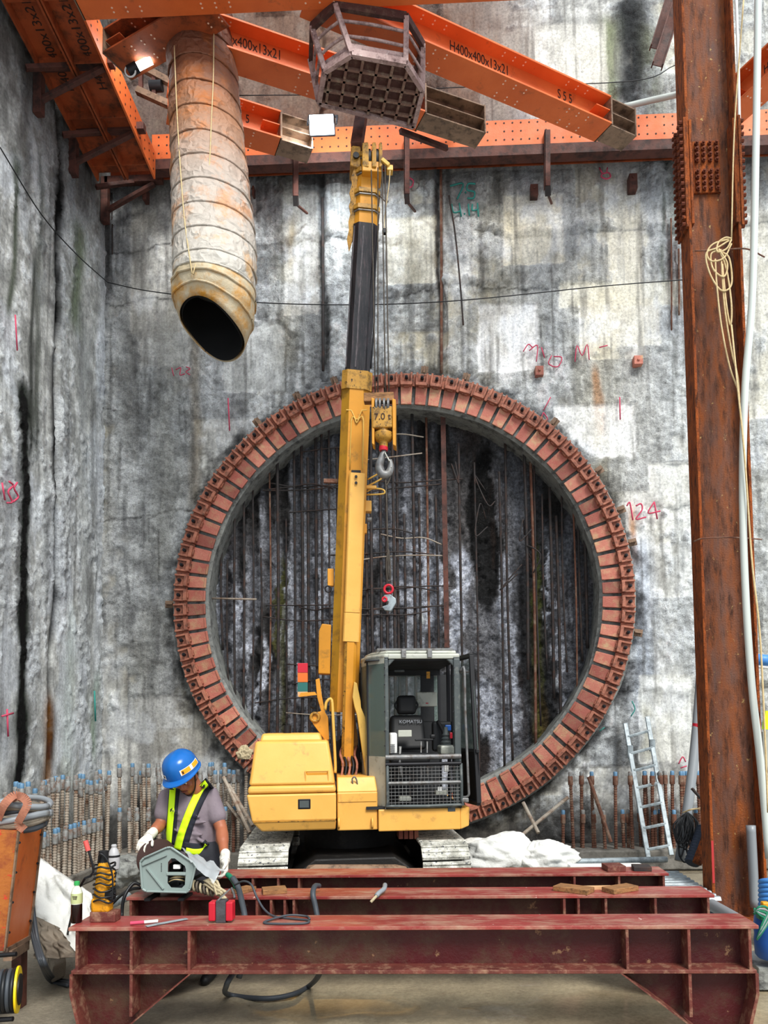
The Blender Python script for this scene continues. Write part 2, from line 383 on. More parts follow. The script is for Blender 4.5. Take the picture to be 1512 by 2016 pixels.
M['conc']=concrete('shotcrete_wall'); M['conc_dark']=concrete('chipped_face',1.6,.6,22,(.55,1.6)); M['conc_floor']=concrete('kerb_concrete',.6,.7,20)
YW=10.6; XL=LX(205,700,-1).x; XL=P(204,1000,YW).x
ZT=13.6
# opening
RC=P(792,1181,10.5); RO=455/1500*10.5; RIN=RO-.47
def cl(base,u,v,cx_,cy_,rx,ry,col,amt,nzs,edge=.5):
    d=np.sqrt(((u-cx_)/rx)**2+((v-cy_)/ry)**2)+ (nzs-.5)*1.2
    k=(1-sst(d,1-edge,1+edge))[:,None]*amt
    return base*(1-k)+lin(col)*k
def rearfn(u,v):
    n1=fbm(u*1.3,v*.5,1); n2=fbm(u*5,v*5,9,6,.65); n3=fbm(u*7,v*.6,30,5); n4=fbm(u*.8,v*.35,50,4); n5=fbm(u*18,v*18,60,4,.7)
    # smooth cast panels vs chipped rough bands
    col_w=.92; ph=(u+20)/col_w
    band=vnoise(np.floor(ph),np.floor((v+3*np.floor(ph)%1.7)/1.9),77)
    rough=sst(n1*.55+band*.3+n2*.35,.50,.62)
    rough=np.clip(rough+ .0,0,1)
    c=lin((.80,.80,.78))[None]*(1-rough[:,None])+lin((.90,.915,.92))[None]*rough[:,None]
    c=c*(.60+.75*sst(n2,.28,.68))[:,None]
    tint=sst(n4,.5,.72)[:,None]*.55*(1-rough[:,None]*.6); c=c*(1-tint)+lin((.80,.76,.64))*tint
    dk=sst(n3,.56,.74)[:,None]*.55; c=c*(1-dk)+lin((.34,.345,.35))*dk
    # panel joints (horizontal construction lines)
    led=0
    for py_ in (572,785,470,1005,1370):
        z=P(900,py_,YW).z+.05*np.sin(u*3)+(fbm(u*4,v*0+py_,7,4)-.5)*.16; on=sst(vnoise(u*1.2,v*0+py_,5),.35,.45); k=(np.exp(-((v-z)/.014)**2)*.8*on)[:,None]; c=c*(1-k)
        q=np.exp(-((v-z-.09)/.07)**2)*on*(u>P(560,800,YW).x); led=led+q; c=c*(1-.25*q[:,None]*(n5>.5)[:,None])
    def streak(px,py0,py1,wpx,col,amt,seed=3,wob=.06):
        nonlocal c
        x0=P(px,(py0+py1)/2,YW).x; z0=P(px,py0,YW).z; z1=P(px,py1,YW).z
        off=(vnoise(v*1.3,v*0+seed,seed)-.5)*wob*2; wv=wpx/141*((.5+.9*vnoise(v*3,v*0+seed*2,seed+1)) if wpx<12 else (.8+.5*vnoise(v*.9,v*0+seed*2,seed+1)))
        k=np.exp(-(np.abs(u-x0-off)/wv)**2.2)*sst(v,z1-.2,z1+.15)*(1-sst(v,z0-.15,z0+.2))
        k=np.clip(k*np.clip(.45+1.0*n2,0,1)*amt,0,.96); c=c*(1-k[:,None])+lin(col)*k[:,None]; return k
    for a in [(636,330,740,7,(.12,.12,.12),1.0,4),(622,330,760,22,(.42,.42,.42),.7,5),(868,310,735,6,(.22,.16,.14),.95,6),(884,330,480,5,(.2,.2,.2),.7,7),
              (1320,420,640,4,(.36,.18,.12),.9,8),(1335,480,640,3,(.36,.18,.12),.9,9),(1308,380,560,5,(.25,.3,.22),.8,10),
              (1178,735,850,10,(.84,.5,.16),1.6,11),(1254,1005,1100,9,(.75,.5,.2),1.2,51),(1262,1060,1400,26,(.80,.84,.9),.7,52),(1178,820,1000,12,(.72,.66,.5),.7,12),(380,600,1000,14,(.60,.52,.38),.6,13),(577,440,520,7,(.66,.56,.38),.9,14),
              (1240,0,210,30,(.17,.18,.19),1.2,15),(1205,40,230,18,(.42,.46,.26),.8,16),(1285,60,230,20,(.5,.52,.36),.6,17),(1140,60,200,40,(.86,.86,.82),.7,18),
              (1276,1390,1500,14,(.3,.3,.14),1.1,19),(1330,330,470,16,(.4,.45,.33),.6,21),(215,340,560,8,(.2,.17,.15),.8,22),(262,420,900,22,(.45,.44,.41),.5,24),
              (735,290,560,35,(.62,.55,.47),.3,26),(900,300,720,30,(.88,.88,.86),.35,27),(1100,330,560,40,(.86,.86,.84),.4,28),(1265,560,1000,35,(.92,.92,.9),.4,29),
              (1180,560,980,50,(.86,.83,.72),.45,32),(1240,340,1040,50,(.9,.9,.88),.4,33),(985,330,700,36,(.75,.72,.62),.4,35),(565,330,720,24,(.76,.72,.6),.4,36),(1340,560,1500,28,(.88,.9,.9),.4,37),(1075,400,700,36,(.74,.77,.8),.4,38),(1360,0,330,60,(.84,.84,.78),.5,39),(1500,0,1500,40,(.85,.86,.84),.4,40),(440,560,900,26,(.82,.84,.86),.35,41),(355,330,560,16,(.25,.24,.24),.8,42),(330,640,1200,25,(.78,.78,.74),.45,43),(300,900,1500,22,(.66,.67,.66),.4,44)]:
        streak(a[0],a[1],a[2],a[3],a[4],a[5],a[6])
    # cast rectangular patches with crisp edges
    for px0,py0,px1,py1,colr,am in((990,388,1110,520,(.86,.83,.74),.6),(1140,590,1300,680,(.90,.88,.82),.5),(1090,800,1250,900,(.93,.93,.92),.6),(440,640,560,770,(.80,.81,.80),.6),(275,620,380,720,(.74,.74,.72),.5),(760,430,860,560,(.85,.82,.72),.5),(1255,1330,1370,1500,(.86,.86,.83),.6),(560,380,630,620,(.70,.68,.64),.4),(880,60,1200,330,(.93,.92,.88),.5),(940,600,1060,730,(.92,.92,.92),.45),(270,1370,420,1520,(.62,.61,.59),.5),(1100,560,1340,600,(.88,.86,.78),.5)):
        a_=P(px0,py0,YW);b_=P(px1,py1,YW); w1=(n5-.5)*.05+(n2-.5)*.10
        kk=sst(u+w1,a_.x-.015,a_.x+.015)*(1-sst(u+w1,b_.x-.015,b_.x+.015))*sst(v+w1,b_.z-.015,b_.z+.015)*(1-sst(v+w1,a_.z-.015,a_.z+.015)); c=c*(1-(kk*am)[:,None])+lin(colr)*(kk*am)[:,None]*(.8+.4*n2)[:,None]; rough=rough*(1-.8*kk)
    # drips and chalk bloom
    d3=fbm(u*14,v*.7,333,4); kk=(sst(d3,.60,.72)*.5)[:,None]; c=c*(1-kk)+lin((.40,.39,.37))*kk
    d4=fbm(u*2.2,v*1.6,344,5); kk=(sst(d4,.58,.72)*.5*(.4+n2))[:,None]; c=c*(1-kk)+lin((.93,.95,.97))*kk
    # brown above the waling at left, shade under the decking painted in
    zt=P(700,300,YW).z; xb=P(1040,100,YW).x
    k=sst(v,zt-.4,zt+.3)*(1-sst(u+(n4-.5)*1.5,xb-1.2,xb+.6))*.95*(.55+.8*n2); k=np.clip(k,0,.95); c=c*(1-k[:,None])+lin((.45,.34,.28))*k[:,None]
    # darker grey band below the waling
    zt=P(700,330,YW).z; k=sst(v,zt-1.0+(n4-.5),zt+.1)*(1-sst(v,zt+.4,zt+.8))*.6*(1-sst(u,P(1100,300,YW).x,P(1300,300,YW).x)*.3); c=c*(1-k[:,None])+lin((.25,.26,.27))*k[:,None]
    # darker towards the left corner
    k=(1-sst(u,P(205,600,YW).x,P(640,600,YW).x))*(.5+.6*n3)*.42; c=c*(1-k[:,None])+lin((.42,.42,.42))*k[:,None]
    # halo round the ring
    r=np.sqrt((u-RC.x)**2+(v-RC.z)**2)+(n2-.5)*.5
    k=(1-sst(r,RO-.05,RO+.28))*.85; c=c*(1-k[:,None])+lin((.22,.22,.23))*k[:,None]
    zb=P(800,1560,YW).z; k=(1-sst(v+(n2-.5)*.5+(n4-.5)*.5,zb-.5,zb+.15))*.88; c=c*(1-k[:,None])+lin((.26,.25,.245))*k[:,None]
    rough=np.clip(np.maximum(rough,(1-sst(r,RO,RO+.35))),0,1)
    y=YW-(rough*(n2-.45)*.11+(n1-.5)*.06+rough*(n5-.5)*.07+rough*.02+np.clip(led,0,1)*(.02+.10*(n2-.35)))
    # vertical grooves
    for px,dp,wd in((636,.10,.05),(868,.07,.035),(1320,.03,.03)):
        x0=P(px,500,YW).x; off=(vnoise(v*1.3,v*0+4,4)-.5)*.12; y=y+dp*np.exp(-((u-x0-off)/wd)**2)*(v>RC.z+RO)
    return np.stack([u,y,v],1),c,rough
XR=7.2
gx=np.arange(XL-.05,XR,.024); gz=np.arange(-.05,ZT,.026)
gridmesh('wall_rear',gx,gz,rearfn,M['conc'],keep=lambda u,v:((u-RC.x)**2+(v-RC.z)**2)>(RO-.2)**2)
wr=bpy.data.objects['wall_rear']
def leftfn(u,v):   # u = Y
    n1=fbm(u*1.6+40,v*.45,101); n2=fbm(u*6,v*5,109,6,.65); n3=fbm(u*8,v*.5,130,5); n4=fbm(u*1.0,v*.3,150,4); n5=fbm(u*18,v*18,160,4,.7)
    rough=sst(n1*.6+n2*.5,.52,.66)*.9
    c=lin((.74,.75,.74))[None]*(1-rough[:,None])+lin((.87,.89,.90))[None]*rough[:,None]
    c=c*(.58+.75*sst(n2,.28,.68))[:,None]
    d4=fbm(u*2.2,v*1.1,444,5); kk=(sst(d4,.56,.70)*.6*(.4+n2))[:,None]; c=c*(1-kk)+lin((.90,.93,.96))*kk
    dk=sst(n3,.54,.74)[:,None]*.6; c=c*(1-dk)+lin((.36,.36,.36))*dk
    def streak(px,py0,py1,wpx,col,amt,seed):
        nonlocal c
        p=LX(px,(py0+py1)/2,XL); y0=p.y; z0=LX(px,py0,XL).z; z1=LX(px,py1,XL).z; m=(860-px)/p.y  # px per metre of depth
        off=(vnoise(v*1.1,v*0+seed,seed)-.5)*.14; wv=wpx/m*(.5+.9*vnoise(v*2.5,v*0+seed*2,seed+1))
        k=np.exp(-(np.abs(u-y0-off)/wv)**2.2)*sst(v,z1-.25,z1+.15)*(1-sst(v,z0-.15,z0+.25))*np.clip(.4+1.1*n2,0,1)*amt
        c=c*(1-k[:,None])+lin(col)*k[:,None]
    for a in [(42,760,1560,11,(.10,.14,.10),1.6,4),(24,300,620,7,(.26,.30,.22),.9,5),(115,180,560,8,(.07,.07,.07),1.6,6),(107,560,1560,6,(.12,.12,.12),1.1,7),(100,1380,1560,9,(.55,.38,.2),.9,8),
              (150,440,640,14,(.35,.42,.26),.8,9),(188,1330,1480,6,(.36,.5,.3),.9,10),(75,300,900,8,(.24,.27,.22),.7,12),(60,500,900,6,(.16,.18,.15),.9,13),(14,900,1500,10,(.74,.76,.78),.6,14),(80,900,1500,12,(.8,.82,.82),.5,15),(165,640,1300,14,(.74,.76,.76),.5,16),
              (50,80,400,10,(.34,.32,.28),.7,17),(160,250,420,20,(.3,.3,.29),.6,18),(196,400,1500,7,(.8,.82,.84),.6,19),(135,1200,1560,10,(.7,.75,.72),.5,20)]:
        streak(*a)
    zt=LX(120,330,XL).z; k=sst(v,zt-1.0+(n4-.5),zt+.8)*.8; c=c*(1-k[:,None])+lin((.27,.245,.225))*k[:,None]  # upper wall darkened, shade under decking and walings painted in
    zt=LX(60,1300,XL).z; k=(1-sst(v,.3,1.2))*.4; c=c*(1-k[:,None])+lin((.4,.42,.4))*k[:,None]
    x=XL+(rough*(n2-.45)*.10+(n1-.5)*.05+rough*(n5-.5)*.06)
    y0=LX(112,700,XL).y; x=x-.09*np.exp(-((u-y0-(vnoise(v*1.1,v*0+6,6)-.5)*.14)/.04)**2)
    return np.stack([x,u,v],1),c,rough
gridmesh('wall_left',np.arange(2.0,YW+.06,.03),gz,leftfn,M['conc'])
# chipped face in the opening
def backfn(u,v):
    n1=fbm(u*1.6,v*.35,201); n2=fbm(u*5,v*5,209,6,.65); n3=fbm(u*6,v*.8,230,5); n4=fbm(u*1.5,v*1.0,250,5,.6); n5=fbm(u*16,v*12,260,4,.7)
    stripes=.5+.5*np.cos(u*2*math.pi/.21+ (n2-.5)*2)
    x1=P(880,1100,10.9).x; left=1-sst(u,x1-.1,x1+.1)
    white=sst(n1*.7+n3*.35+n4*.25,.56,.70)
    # large pale patch, centre right, and lower half
    px_=(u-RC.x)
    a=np.exp(-(((px_-1.12-(n4-.5)*.8)/.40)**2+((v-RC.z+1.0)/1.15)**4)); white=np.maximum(white*.7,sst(a*1.15+(n2-.5)*.55,.34,.52))
    b2=np.exp(-(((px_+.1)/.9)**2+((v-RC.z+.9)/1.3)**2)); white=np.maximum(white,sst(b2*.9+(n2-.5)*.9,.45,.75)*.8*stripes*left)
    c=lin((.33,.325,.325))[None]*(.35+1.15*n2)[:,None]*np.ones((len(u),3))
    c=c*(1-white[:,None])+lin((.93,.95,1.0))*(white*(.65+.6*n2))[:,None]
    mid=sst(n4+n3*.3,.52,.75)[:,None]*.6*(1-white[:,None]); c=c*(1-mid)+lin((.46,.46,.48))*mid
    blk=np.exp(-(((px_-.82)/.25)**2))*sst(v,RC.z-1.6,RC.z-.3)*sst(n4,.35,.5); c=c*(1-blk[:,None]*.85)+lin((.07,.07,.07))*blk[:,None]*.85
    g=left[:,None]*(.45+.65*stripes)[:,None]+(1-left[:,None]); c=c*g
    uw=u+(n4-.5)*.45+(n2-.5)*.30; vw=v+(n2-.5)*.30
    def bl(px0,py0,rx,ry,col,amt,e=.12):
        nonlocal c
        p=P(px0,py0,YW+.33); d=np.sqrt(((uw-p.x)/(rx/137))**2+((vw-p.z)/(ry/137))**2); k=((1-sst(d,1-e,1+e))*amt)[:,None]
        c=c*(1-k)+(lin(col)[None]*(.55+.75*n2)[:,None])*k
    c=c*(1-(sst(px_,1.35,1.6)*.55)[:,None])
    bl(940,1180,75,330,(.52,.515,.52),.75,.3); bl(945,950,60,110,(.42,.41,.41),.7,.3)
    bl(960,1040,30,170,(.10,.10,.10),.95); bl(925,1420,34,120,(.17,.165,.165),.9); bl(1060,1300,36,330,(.16,.15,.145),.8,.25)
    for q_ in((905,1125,26,44),(893,1215,16,75),(1002,1210,14,130),(1010,1350,12,90),(958,1385,26,50),(972,1460,26,60),(990,1500,14,70),(915,1300,12,34),(825,1100,12,70),(850,1130,8,90),(800,1190,14,50),(835,1210,20,34),(775,1120,9,90),(870,1500,20,60),(1085,1150,6,80),(1110,1330,7,110),(620,1150,7,120),(585,1300,8,130),(560,1180,6,90),(655,1060,14,60),(640,1230,9,100),(520,1330,9,80),(480,1240,7,90),(690,1400,18,60),(745,1290,8,60)):
        bl(q_[0],q_[1],q_[2],q_[3],(.93,.95,1.0),.95,.25)
    bl(1063,1210,7,140,(.40,.44,.24),.9,.3); bl(1060,1420,16,60,(.42,.34,.18),.7,.4); bl(548,1210,8,110,(.42,.42,.2),.9,.3)
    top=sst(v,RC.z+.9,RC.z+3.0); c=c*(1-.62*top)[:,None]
    brn=sst(n3,.62,.72)[:,None]*.4; c=c*(1-brn)+lin((.25,.17,.12))*brn
    gm=(np.exp(-((px_+1.75)/.05)**2)+np.exp(-((px_-1.9)/.07)**2))*(v<RC.z+.2)*(.4+.8*n2); gm=np.clip(gm,0,1)[:,None]*.8; c=c*(1-gm)+lin((.42,.42,.2))*gm
    y=YW+.36-(n2-.45)*.20-(n4-.5)*.14-stripes*left*.06-(n5-.5)*.10-(1-left)*(n3-.4)*.12
    return np.stack([u,y,v],1),c,np.clip(.6+white*.4,0,1)
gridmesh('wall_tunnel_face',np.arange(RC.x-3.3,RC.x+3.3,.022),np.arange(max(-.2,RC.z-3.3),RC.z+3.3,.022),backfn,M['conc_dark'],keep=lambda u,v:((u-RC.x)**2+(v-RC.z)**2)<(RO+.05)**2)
# sleeve
mb=MB(); n=128
M['sleeve']=paint('sleeve_cement','#858885','#9fa19c','#4c4c4c',.55,.8,sc=5,dsc=8,bump=.6)
vs=[];fs=[]
for i,(r,y) in enumerate([(RIN,YW+.55),(RIN,YW-.10),(RIN+.05,YW-.14),(RO+.03,YW-.10),(RO+.05,YW+.1)]):
    for k in range(n):
        a=2*math.pi*k/n; j=.006*math.sin(13*a)+.004*math.sin(29*a); vs.append((RC.x+(r+j)*math.cos(a),y,RC.z+(r+j)*math.sin(a)))
for i in range(4):
    for k in range(n): fs.append((i*n+k,i*n+(k+1)%n,(i+1)*n+(k+1)%n,(i+1)*n+k))
o=mb.add(vs,fs).build('trim_1',M['sleeve'],smooth='auto'); o['kind']='structure'
# floor
def floorfn(u,v):
    n1=fbm(u*.9,v*1.4,301); n2=fbm(u*5,v*5,309,6,.6)
    c=lin((.70,.65,.54))[None]*(.62+.6*n2)[:,None]; k=sst(n1,.45,.65)[:,None]; c=c*(1-k*.35)+lin((.60,.52,.40))*k*.35
    far=sst(v,5,7)[:,None]*.5; c=c*(1-far)+lin((.42,.41,.39))*far
    lf=(1-sst(u+ (n2-.5),-2.2,-.6))[:,None]*.6; c=c*(1-lf)+lin((.50,.48,.45))[None]*(.6+.6*n2)[:,None]*lf
    wet=sst(n1+.25*sst(u,-1.9,-.8)*(1-sst(v,5.2,5.8)),.47,.60)
    z=-(wet*.012)+(1-wet)*(n2-.5)*.02
    return np.stack([u,v,z],1),c,1-wet
m,nt,b=newmat('wet_mud_floor'); at=N(nt,'ShaderNodeVertexColor'); at.layer_name='stain'; v=posvec(nt)
n1=nz(nt,v,30,10,.75); f=ramp(nt,n1,[(.3,(.72,.72,.72)),(.65,(1.15,1.15,1.15))]); c=mix(nt,1.0,at.outputs[0],f,'MULTIPLY'); nt.links.new(c,b.inputs['Base Color'])
mr=N(nt,'ShaderNodeMapRange'); nt.links.new(at.outputs[1],mr.inputs[0]); mr.inputs[3].default_value=.07; mr.inputs[4].default_value=.8; nt.links.new(mr.outputs[0],b.inputs['Roughness'])
bp=N(nt,'ShaderNodeBump'); bp.inputs['Distance'].default_value=.03; mr=N(nt,'ShaderNodeMapRange'); nt.links.new(at.outputs[1],mr.inputs[0]); mr.inputs[3].default_value=.03; mr.inputs[4].default_value=.7
nt.links.new(mr.outputs[0],bp.inputs['Strength']); nt.links.new(nz(nt,v,14,9,.7),bp.inputs['Height']); nt.links.new(bp.outputs[0],b.inputs['Normal'])
gridmesh('floor',np.arange(XL-.1,XR,.04),np.arange(-1,YW+.2,.04),floorfn,m)
# kerbs
o=MB().b2((XL+.4,9.95,0),(XR,YW-.02,.25)).build('trim_2',paint('kerb','#8d8a83','#75726b','#55524c',.55,.8,sc=3,dsc=5,bump=.5,bsc=25),bevel=.02); o['kind']='structure'
o=MB().b2((XL+.02,2.5,0),(XL+.42,YW-.02,.16)).build('trim_3',MATS['kerb'],bevel=.02); o['kind']='structure'
# painted marks on the walls
def stroke(pts,wid,mat,parent,name='painted_mark',plane='rear'):
    mb=MB()
    for seg in pts:
        q=smoothpath([P(x,y,YW-.085) for x,y in seg] if plane=='rear' else [LX(x,y,XL+.07) for x,y in seg],4)
        mb.loft([(p,wid) for p in q],6)
    return mb.build(name,mat,parent,smooth=True)
wl=bpy.data.objects['wall_left']
stroke([[(886,366),(912,362),(900,392)],[(916,378),(917,380)],[(936,362),(922,362),(920,374),(934,378),(932,390),(920,390)]],.013,M['spray_green'],wr)
stroke([[(889,402),(893,418),(906,416)],[(904,400),(908,426)],[(914,420),(915,422)],[(922,402),(924,424)],[(930,402),(930,414),(942,412)],[(940,400),(942,426)]],.012,M['spray_green'],wr)
stroke([[(1234,996),(1240,990),(1246,1024)],[(1252,996),(1262,992),(1264,1004),(1252,1022),(1272,1018)],[(1288,988),(1276,1010),(1300,1006)],[(1288,988),(1294,1022)]],.011,M['spray_red'],wr)
stroke([[(1030,692),(1040,678),(1048,684)],[(1042,690),(1058,680),(1056,712)],[(1066,684),(1072,704)],[(1086,700),(1080,716),(1098,722),(1106,704),(1090,702)],[(1132,712),(1136,680),(1146,700),(1156,678),(1160,708)],[(1180,684),(1196,680)]],.008,M['spray_red'],wr)
stroke([[(449,784),(452,848)]],.010,M['spray_red'],wr); stroke([[(1220,782),(1221,826)]],.009,M['spray_red'],wr)
stroke([[(1084,782),(1070,808)],[(1070,812),(1078,826),(1064,828),(1070,812)]],.008,M['spray_red'],wr)
stroke([[(1186,342),(1198,340),(1202,348),(1194,352),(1184,348),(1186,342)],[(1180,330),(1186,342)],[(1196,330),(1194,340)]],.010,M['spray_red'],wr)
stroke([[(806,350),(814,356),(810,368),(800,366),(802,352)]],.010,M['spray_red'],wr)
stroke([[(338,724),(342,740)],[(346,728),(356,724),(354,738),(364,736)],[(366,722),(374,726),(366,732),(374,738)]],.007,M['spray_red'],wr)
stroke([[(1244,1380),(1250,1396),(1242,1410)],[(1180,1440),(1190,1432)]],.008,M['spray_green'],wr)
stroke([[(4,950),(10,985)],[(18,948),(26,956),(16,968),(24,988),(14,990)],[(34,950),(28,962),(36,978),(26,988)]],.011,M['spray_red'],wl,plane='left')
stroke([[(30,620),(34,690)]],.009,M['spray_red'],wl,plane='left'); stroke([[(4,1410),(26,1404)],[(14,1396),(16,1450)]],.011,M['spray_red'],wl,plane='left')
stroke([[(186,1360),(188,1420)]],.012,M['spray_green'],wl,plane='left'); 
stroke([[(1336,1504),(1344,1490),(1350,1500)],[(1340,1512),(1352,1508)]],.009,M['spray_red'],wr)
# ------------------------------------------------------------------ portal ring: clamp plates round the opening
ring=thing('portal_seal_ring','round brick-red steel seal ring of hinged clamp plates around the tunnel opening','ring',(RC.x,YW-.14,RC.z))
NP=92
def ringpt(a,r,y): return Vector((r*math.cos(a),y,r*math.sin(a)))
mb=MB()   # hidden steel carrier flange
mb.torus((0,-.02,0),RO-.02,.035,(0,1,0),n=120,m=8)
mb.build('flange_rim',M['sleeve'],ring,local=True,smooth=True)
w0=2*math.pi*RO/NP
plate=MB(); hb=MB(); bt=MB()
# built at angle 0 (pointing +x), radial = x, tangential = z
ro=RO-.005; ri=RO-.44; t0=.5*w0*.80; t1=.5*w0*.80*ri/ro
plate.prism([(ri,-.05,-t1*.98),(ro,-.05,-t0),(ro,-.05,t0),(ri,-.05,t1*.98)],(0,.03,0))
plate.bar((ri+.01,-.055,-t1*.95),(ri+.01,-.055,t1*.95),.03,.012,up=(0,1,0))
plate.build('clamp_plate',M['ring'],ring,local=True,bevel=.006)
proto=ring.children[-1] if False else bpy.data.objects['clamp_plate']
# hinge block: raised U with a bolt
x0=ro-.17; 
hb.b2((x0,-.115,-t0*.98),(ro-.005,-.05,-t0*.98+.028)); hb.b2((x0,-.115,t0*.98-.028),(ro-.005,-.05,t0*.98)); hb.b2((x0-.02,-.13,-t0*.9),(x0+.025,-.05,t0*.9)); hb.b2((x0,-.075,-t0*.9),(ro-.005,-.05,t0*.9))
hb.b2((x0-.035,-.095,-t0*.45),(x0-.01,-.05,t0*.45))
hbo=hb.build('hinge_block',M['ring_hinge'],proto,local=True,bevel=.004,bseg=1)
bt.cyl((ro-.075,-.13,0),(ro-.075,-.07,0),.024,n=6); bt.cyl((ro-.075,-.15,0),(ro-.075,-.13,0),.012,n=8)
bto=bt.build('bolt',M['dark'],proto,local=True)
wedge=MB(); wedge.b2((x0-.01,-.06,t0),(ro-.01,-.02,t0+w0*.18)); wo=wedge.build('gap_wedge',M['ring_hinge'],proto,local=True)
for i in range(NP):
    a=2*math.pi*(i+.5)/NP
    if i==0: p=proto
    else:
        p=proto.copy(); COL.objects.link(p); p.parent=ring
        for g in (hbo,bto,wo):
            q=g.copy(); COL.objects.link(q); q.parent=p
    tilt=random.uniform(-.0022,.0022); p.rotation_euler=(0,-a+tilt,0)
    p.location=(0,random.uniform(-.008,.008),0)
# lugs welded outside the ring
for px,py in((573,757),(656,742),(835,738),(918,742),(1093,830),(1181,925),(1224,1003),(1244,1068),(1256,1246),(505,830),(330,1190)):
    p=P(px,py,YW-.12); d=Vector((p.x-RC.x,0,p.z-RC.z)).normalized(); r=(p-RC).length
    q=Vector((RC.x,YW-.12,RC.z))+d*(RO+.0)
    m_=MB(); m_.bar(q,q+d*.14,.10,.02,up=(0,1,0)); m_.bar(q+d*.02+Vector((0,-.04,0)),q+d*.12+Vector((0,-.04,0)),.02,.07,up=(0,1,0)); m_.build('welded_lug',M['jack_steel'],ring)
# ------------------------------------------------------------------ steel walings and struts
ZB=9.53
def Hh(px,py,z=ZB): return G(px,py,z)
def bolt_holes(parent,p0,p1,off,n,rows,mat=None,r=.012,face=None):
    mb=MB(); p0=Vector(p0);p1=Vector(p1); face=Vector(face)
    for i in range(n):
        for o_ in rows:
            c=p0.lerp(p1,(i+.5)/n)+Vector(off)+Vector(o_); mb.cyl(c,c+face*.004,r,n=8)
    return mb.build('bolt_holes',M['ink'],parent)
def strut(name,label,a,b,h=.38,w=.34,mat='primer',txt=None,holes=True,jack=None,group=None,stub=.35):
    """a,b: bottom centreline points (far end a, near end b) -> H beam with end plate, stiffeners, jack stub"""
    a=Vector(a);b=Vector(b); d=(b-a).normalized(); s=d.cross(Vector((0,0,1))).normalized(); up=Vector((0,0,1))
    t=thing(name,label,'steel beam',a,0,group)
    c0=a+up*h/2; c1=b+up*h/2; tf=.026
    m_=MB(); m_._plate(c0,c1,up*(h/2-tf/2),s*w/2,up*tf/2); m_.build('top_flange',M[mat],t,bevel=.003,bseg=1)
    m_=MB(); m_._plate(c0,c1,-up*(h/2-tf/2),s*w/2,up*tf/2); m_.build('bottom_flange',M[mat],t,bevel=.003,bseg=1)
    m_=MB(); m_._plate(c0,c1,Vector((0,0,0)),s*.008,up*(h/2-tf)); m_.build('web',M[mat],t)
    m_=MB(); m_._plate(c0-d*.012,c0+d*.012,Vector((0,0,0)),s*w/2,up*h/2); m_.build('end_plate',M['jack_steel'],t)
    near=-s if (-s).y<0 else s
    for k in (.06,.30):
        m_=MB(); m_.box(c0+d*k+near*w*.25,(.01,.01,.01)); m_.v=[];m_.f=[];m_.m=[]
        q=c0+d*k; m_._plate(q-d*.006,q+d*.006,near*w*.24,s*w*.22,up*(h/2-tf))
    for k in (.02,):
        q=c0+d*.02; m_=MB(); m_._plate(q,q+d*.22,near*w*.24,s*w*.22,up*.006); m_.build('stiffener',M[mat],t)
    if holes:
        L=(b-a).length; hm=MB(); cnt=0
        for gq in (.35,.5,.65,1.3,1.45,1.6,2.4,2.55,2.7):
            if gq>L: break
            for oo in (-.12,-.07,.07,.12):
                c=a+d*gq+s*oo; hm.cyl(c-up*.003,c+up*.001,.011,n=8)
                cc=c0+up*(h/2-tf-.001)+d*gq+s*oo; hm.cyl(cc-up*.003,cc,.011,n=8)
        hm.build('bolt_hole_rows',plain_pale,t)
    if txt:
        for tx,pos,size in txt:
            q=c0+near*.0105+d*pos+up*.012
            text_mesh(tx,'stencil_lettering',q,-d if (-d).x>0 else d,up,size,M['ink'],t,thick=.001,xs=.68)
    if jack:
        jm=MB(); e=a-d*jack; cj=e+up*h/2
        jm._plate(cj,c0,up*(h/2-.01),s*w*.42,up*.01); jm._plate(cj,c0,-up*(h/2-.01),s*w*.42,up*.01); jm._plate(cj,c0,Vector((0,0,0)),s*.01,up*(h/2-.02)); jm._plate(cj,c0,Vector((0,0,0)),s*w*.4,up*.008)
        jm._plate(cj-d*.01,cj+d*.01,Vector((0,0,0)),s*w*.45,up*h*.5)
        jm.build('jack_stub',M['jack_steel'],t,bevel=.003,bseg=1)
    return t
plain_pale=plain('drilled_hole','#f0c8b0',.6)
# rear waling: flanges vertical
YF=10.12
wz=P(760,271,YF).z
t=thing('rear_waling','long orange steel waling with bolt holes bolted along the rear wall','steel beam',(0,YF,wz-.2))
x0=XL+.85; x1=P(1352,250,YF).x
hz=.37
def vplate(m_,x0,x1,y,z0,z1,th=.02): m_.b2((x0,y,z0),(x1,y+th,z1))
m_=MB(); vplate(m_,x0,XR-.3,YF,wz-hz/2,wz+hz/2); m_.build('front_flange',M['primer'],t,bevel=.003,bseg=1)
m_=MB(); vplate(m_,XL+.1,XR-.3,YF+.38,wz-hz/2,wz+hz/2); m_.build('rear_flange',M['primer_dark'],t)
m_=MB(); m_.b2((XL+.1,YF+.02,wz-.008),(XR-.3,YF+.38,wz+.008)); m_.build('web',M['primer_dark'],t)
m_=MB(); m_.b2((x0,YF-.01,wz-hz/2-.13),(XR-.3,YF+.02,wz-hz/2-.0)); m_.b2((x0,YF-.01,wz-hz/2-.145),(XR-.3,YF+.16,wz-hz/2-.13)); m_.build('seat_angle',M['brown_steel'],t)
hm=MB()
x=x0+.1
while x<XR-.5:
    for zz in(-.12,.0,.12) if int(x*7)%3 else (-.12,.12): hm.cyl((x,YF-.003,wz+zz+.02),(x,YF+.002,wz+zz+.02),.013,n=8)
    x+=.115
hm.build('bolt_hole_rows',M['ink'],t)
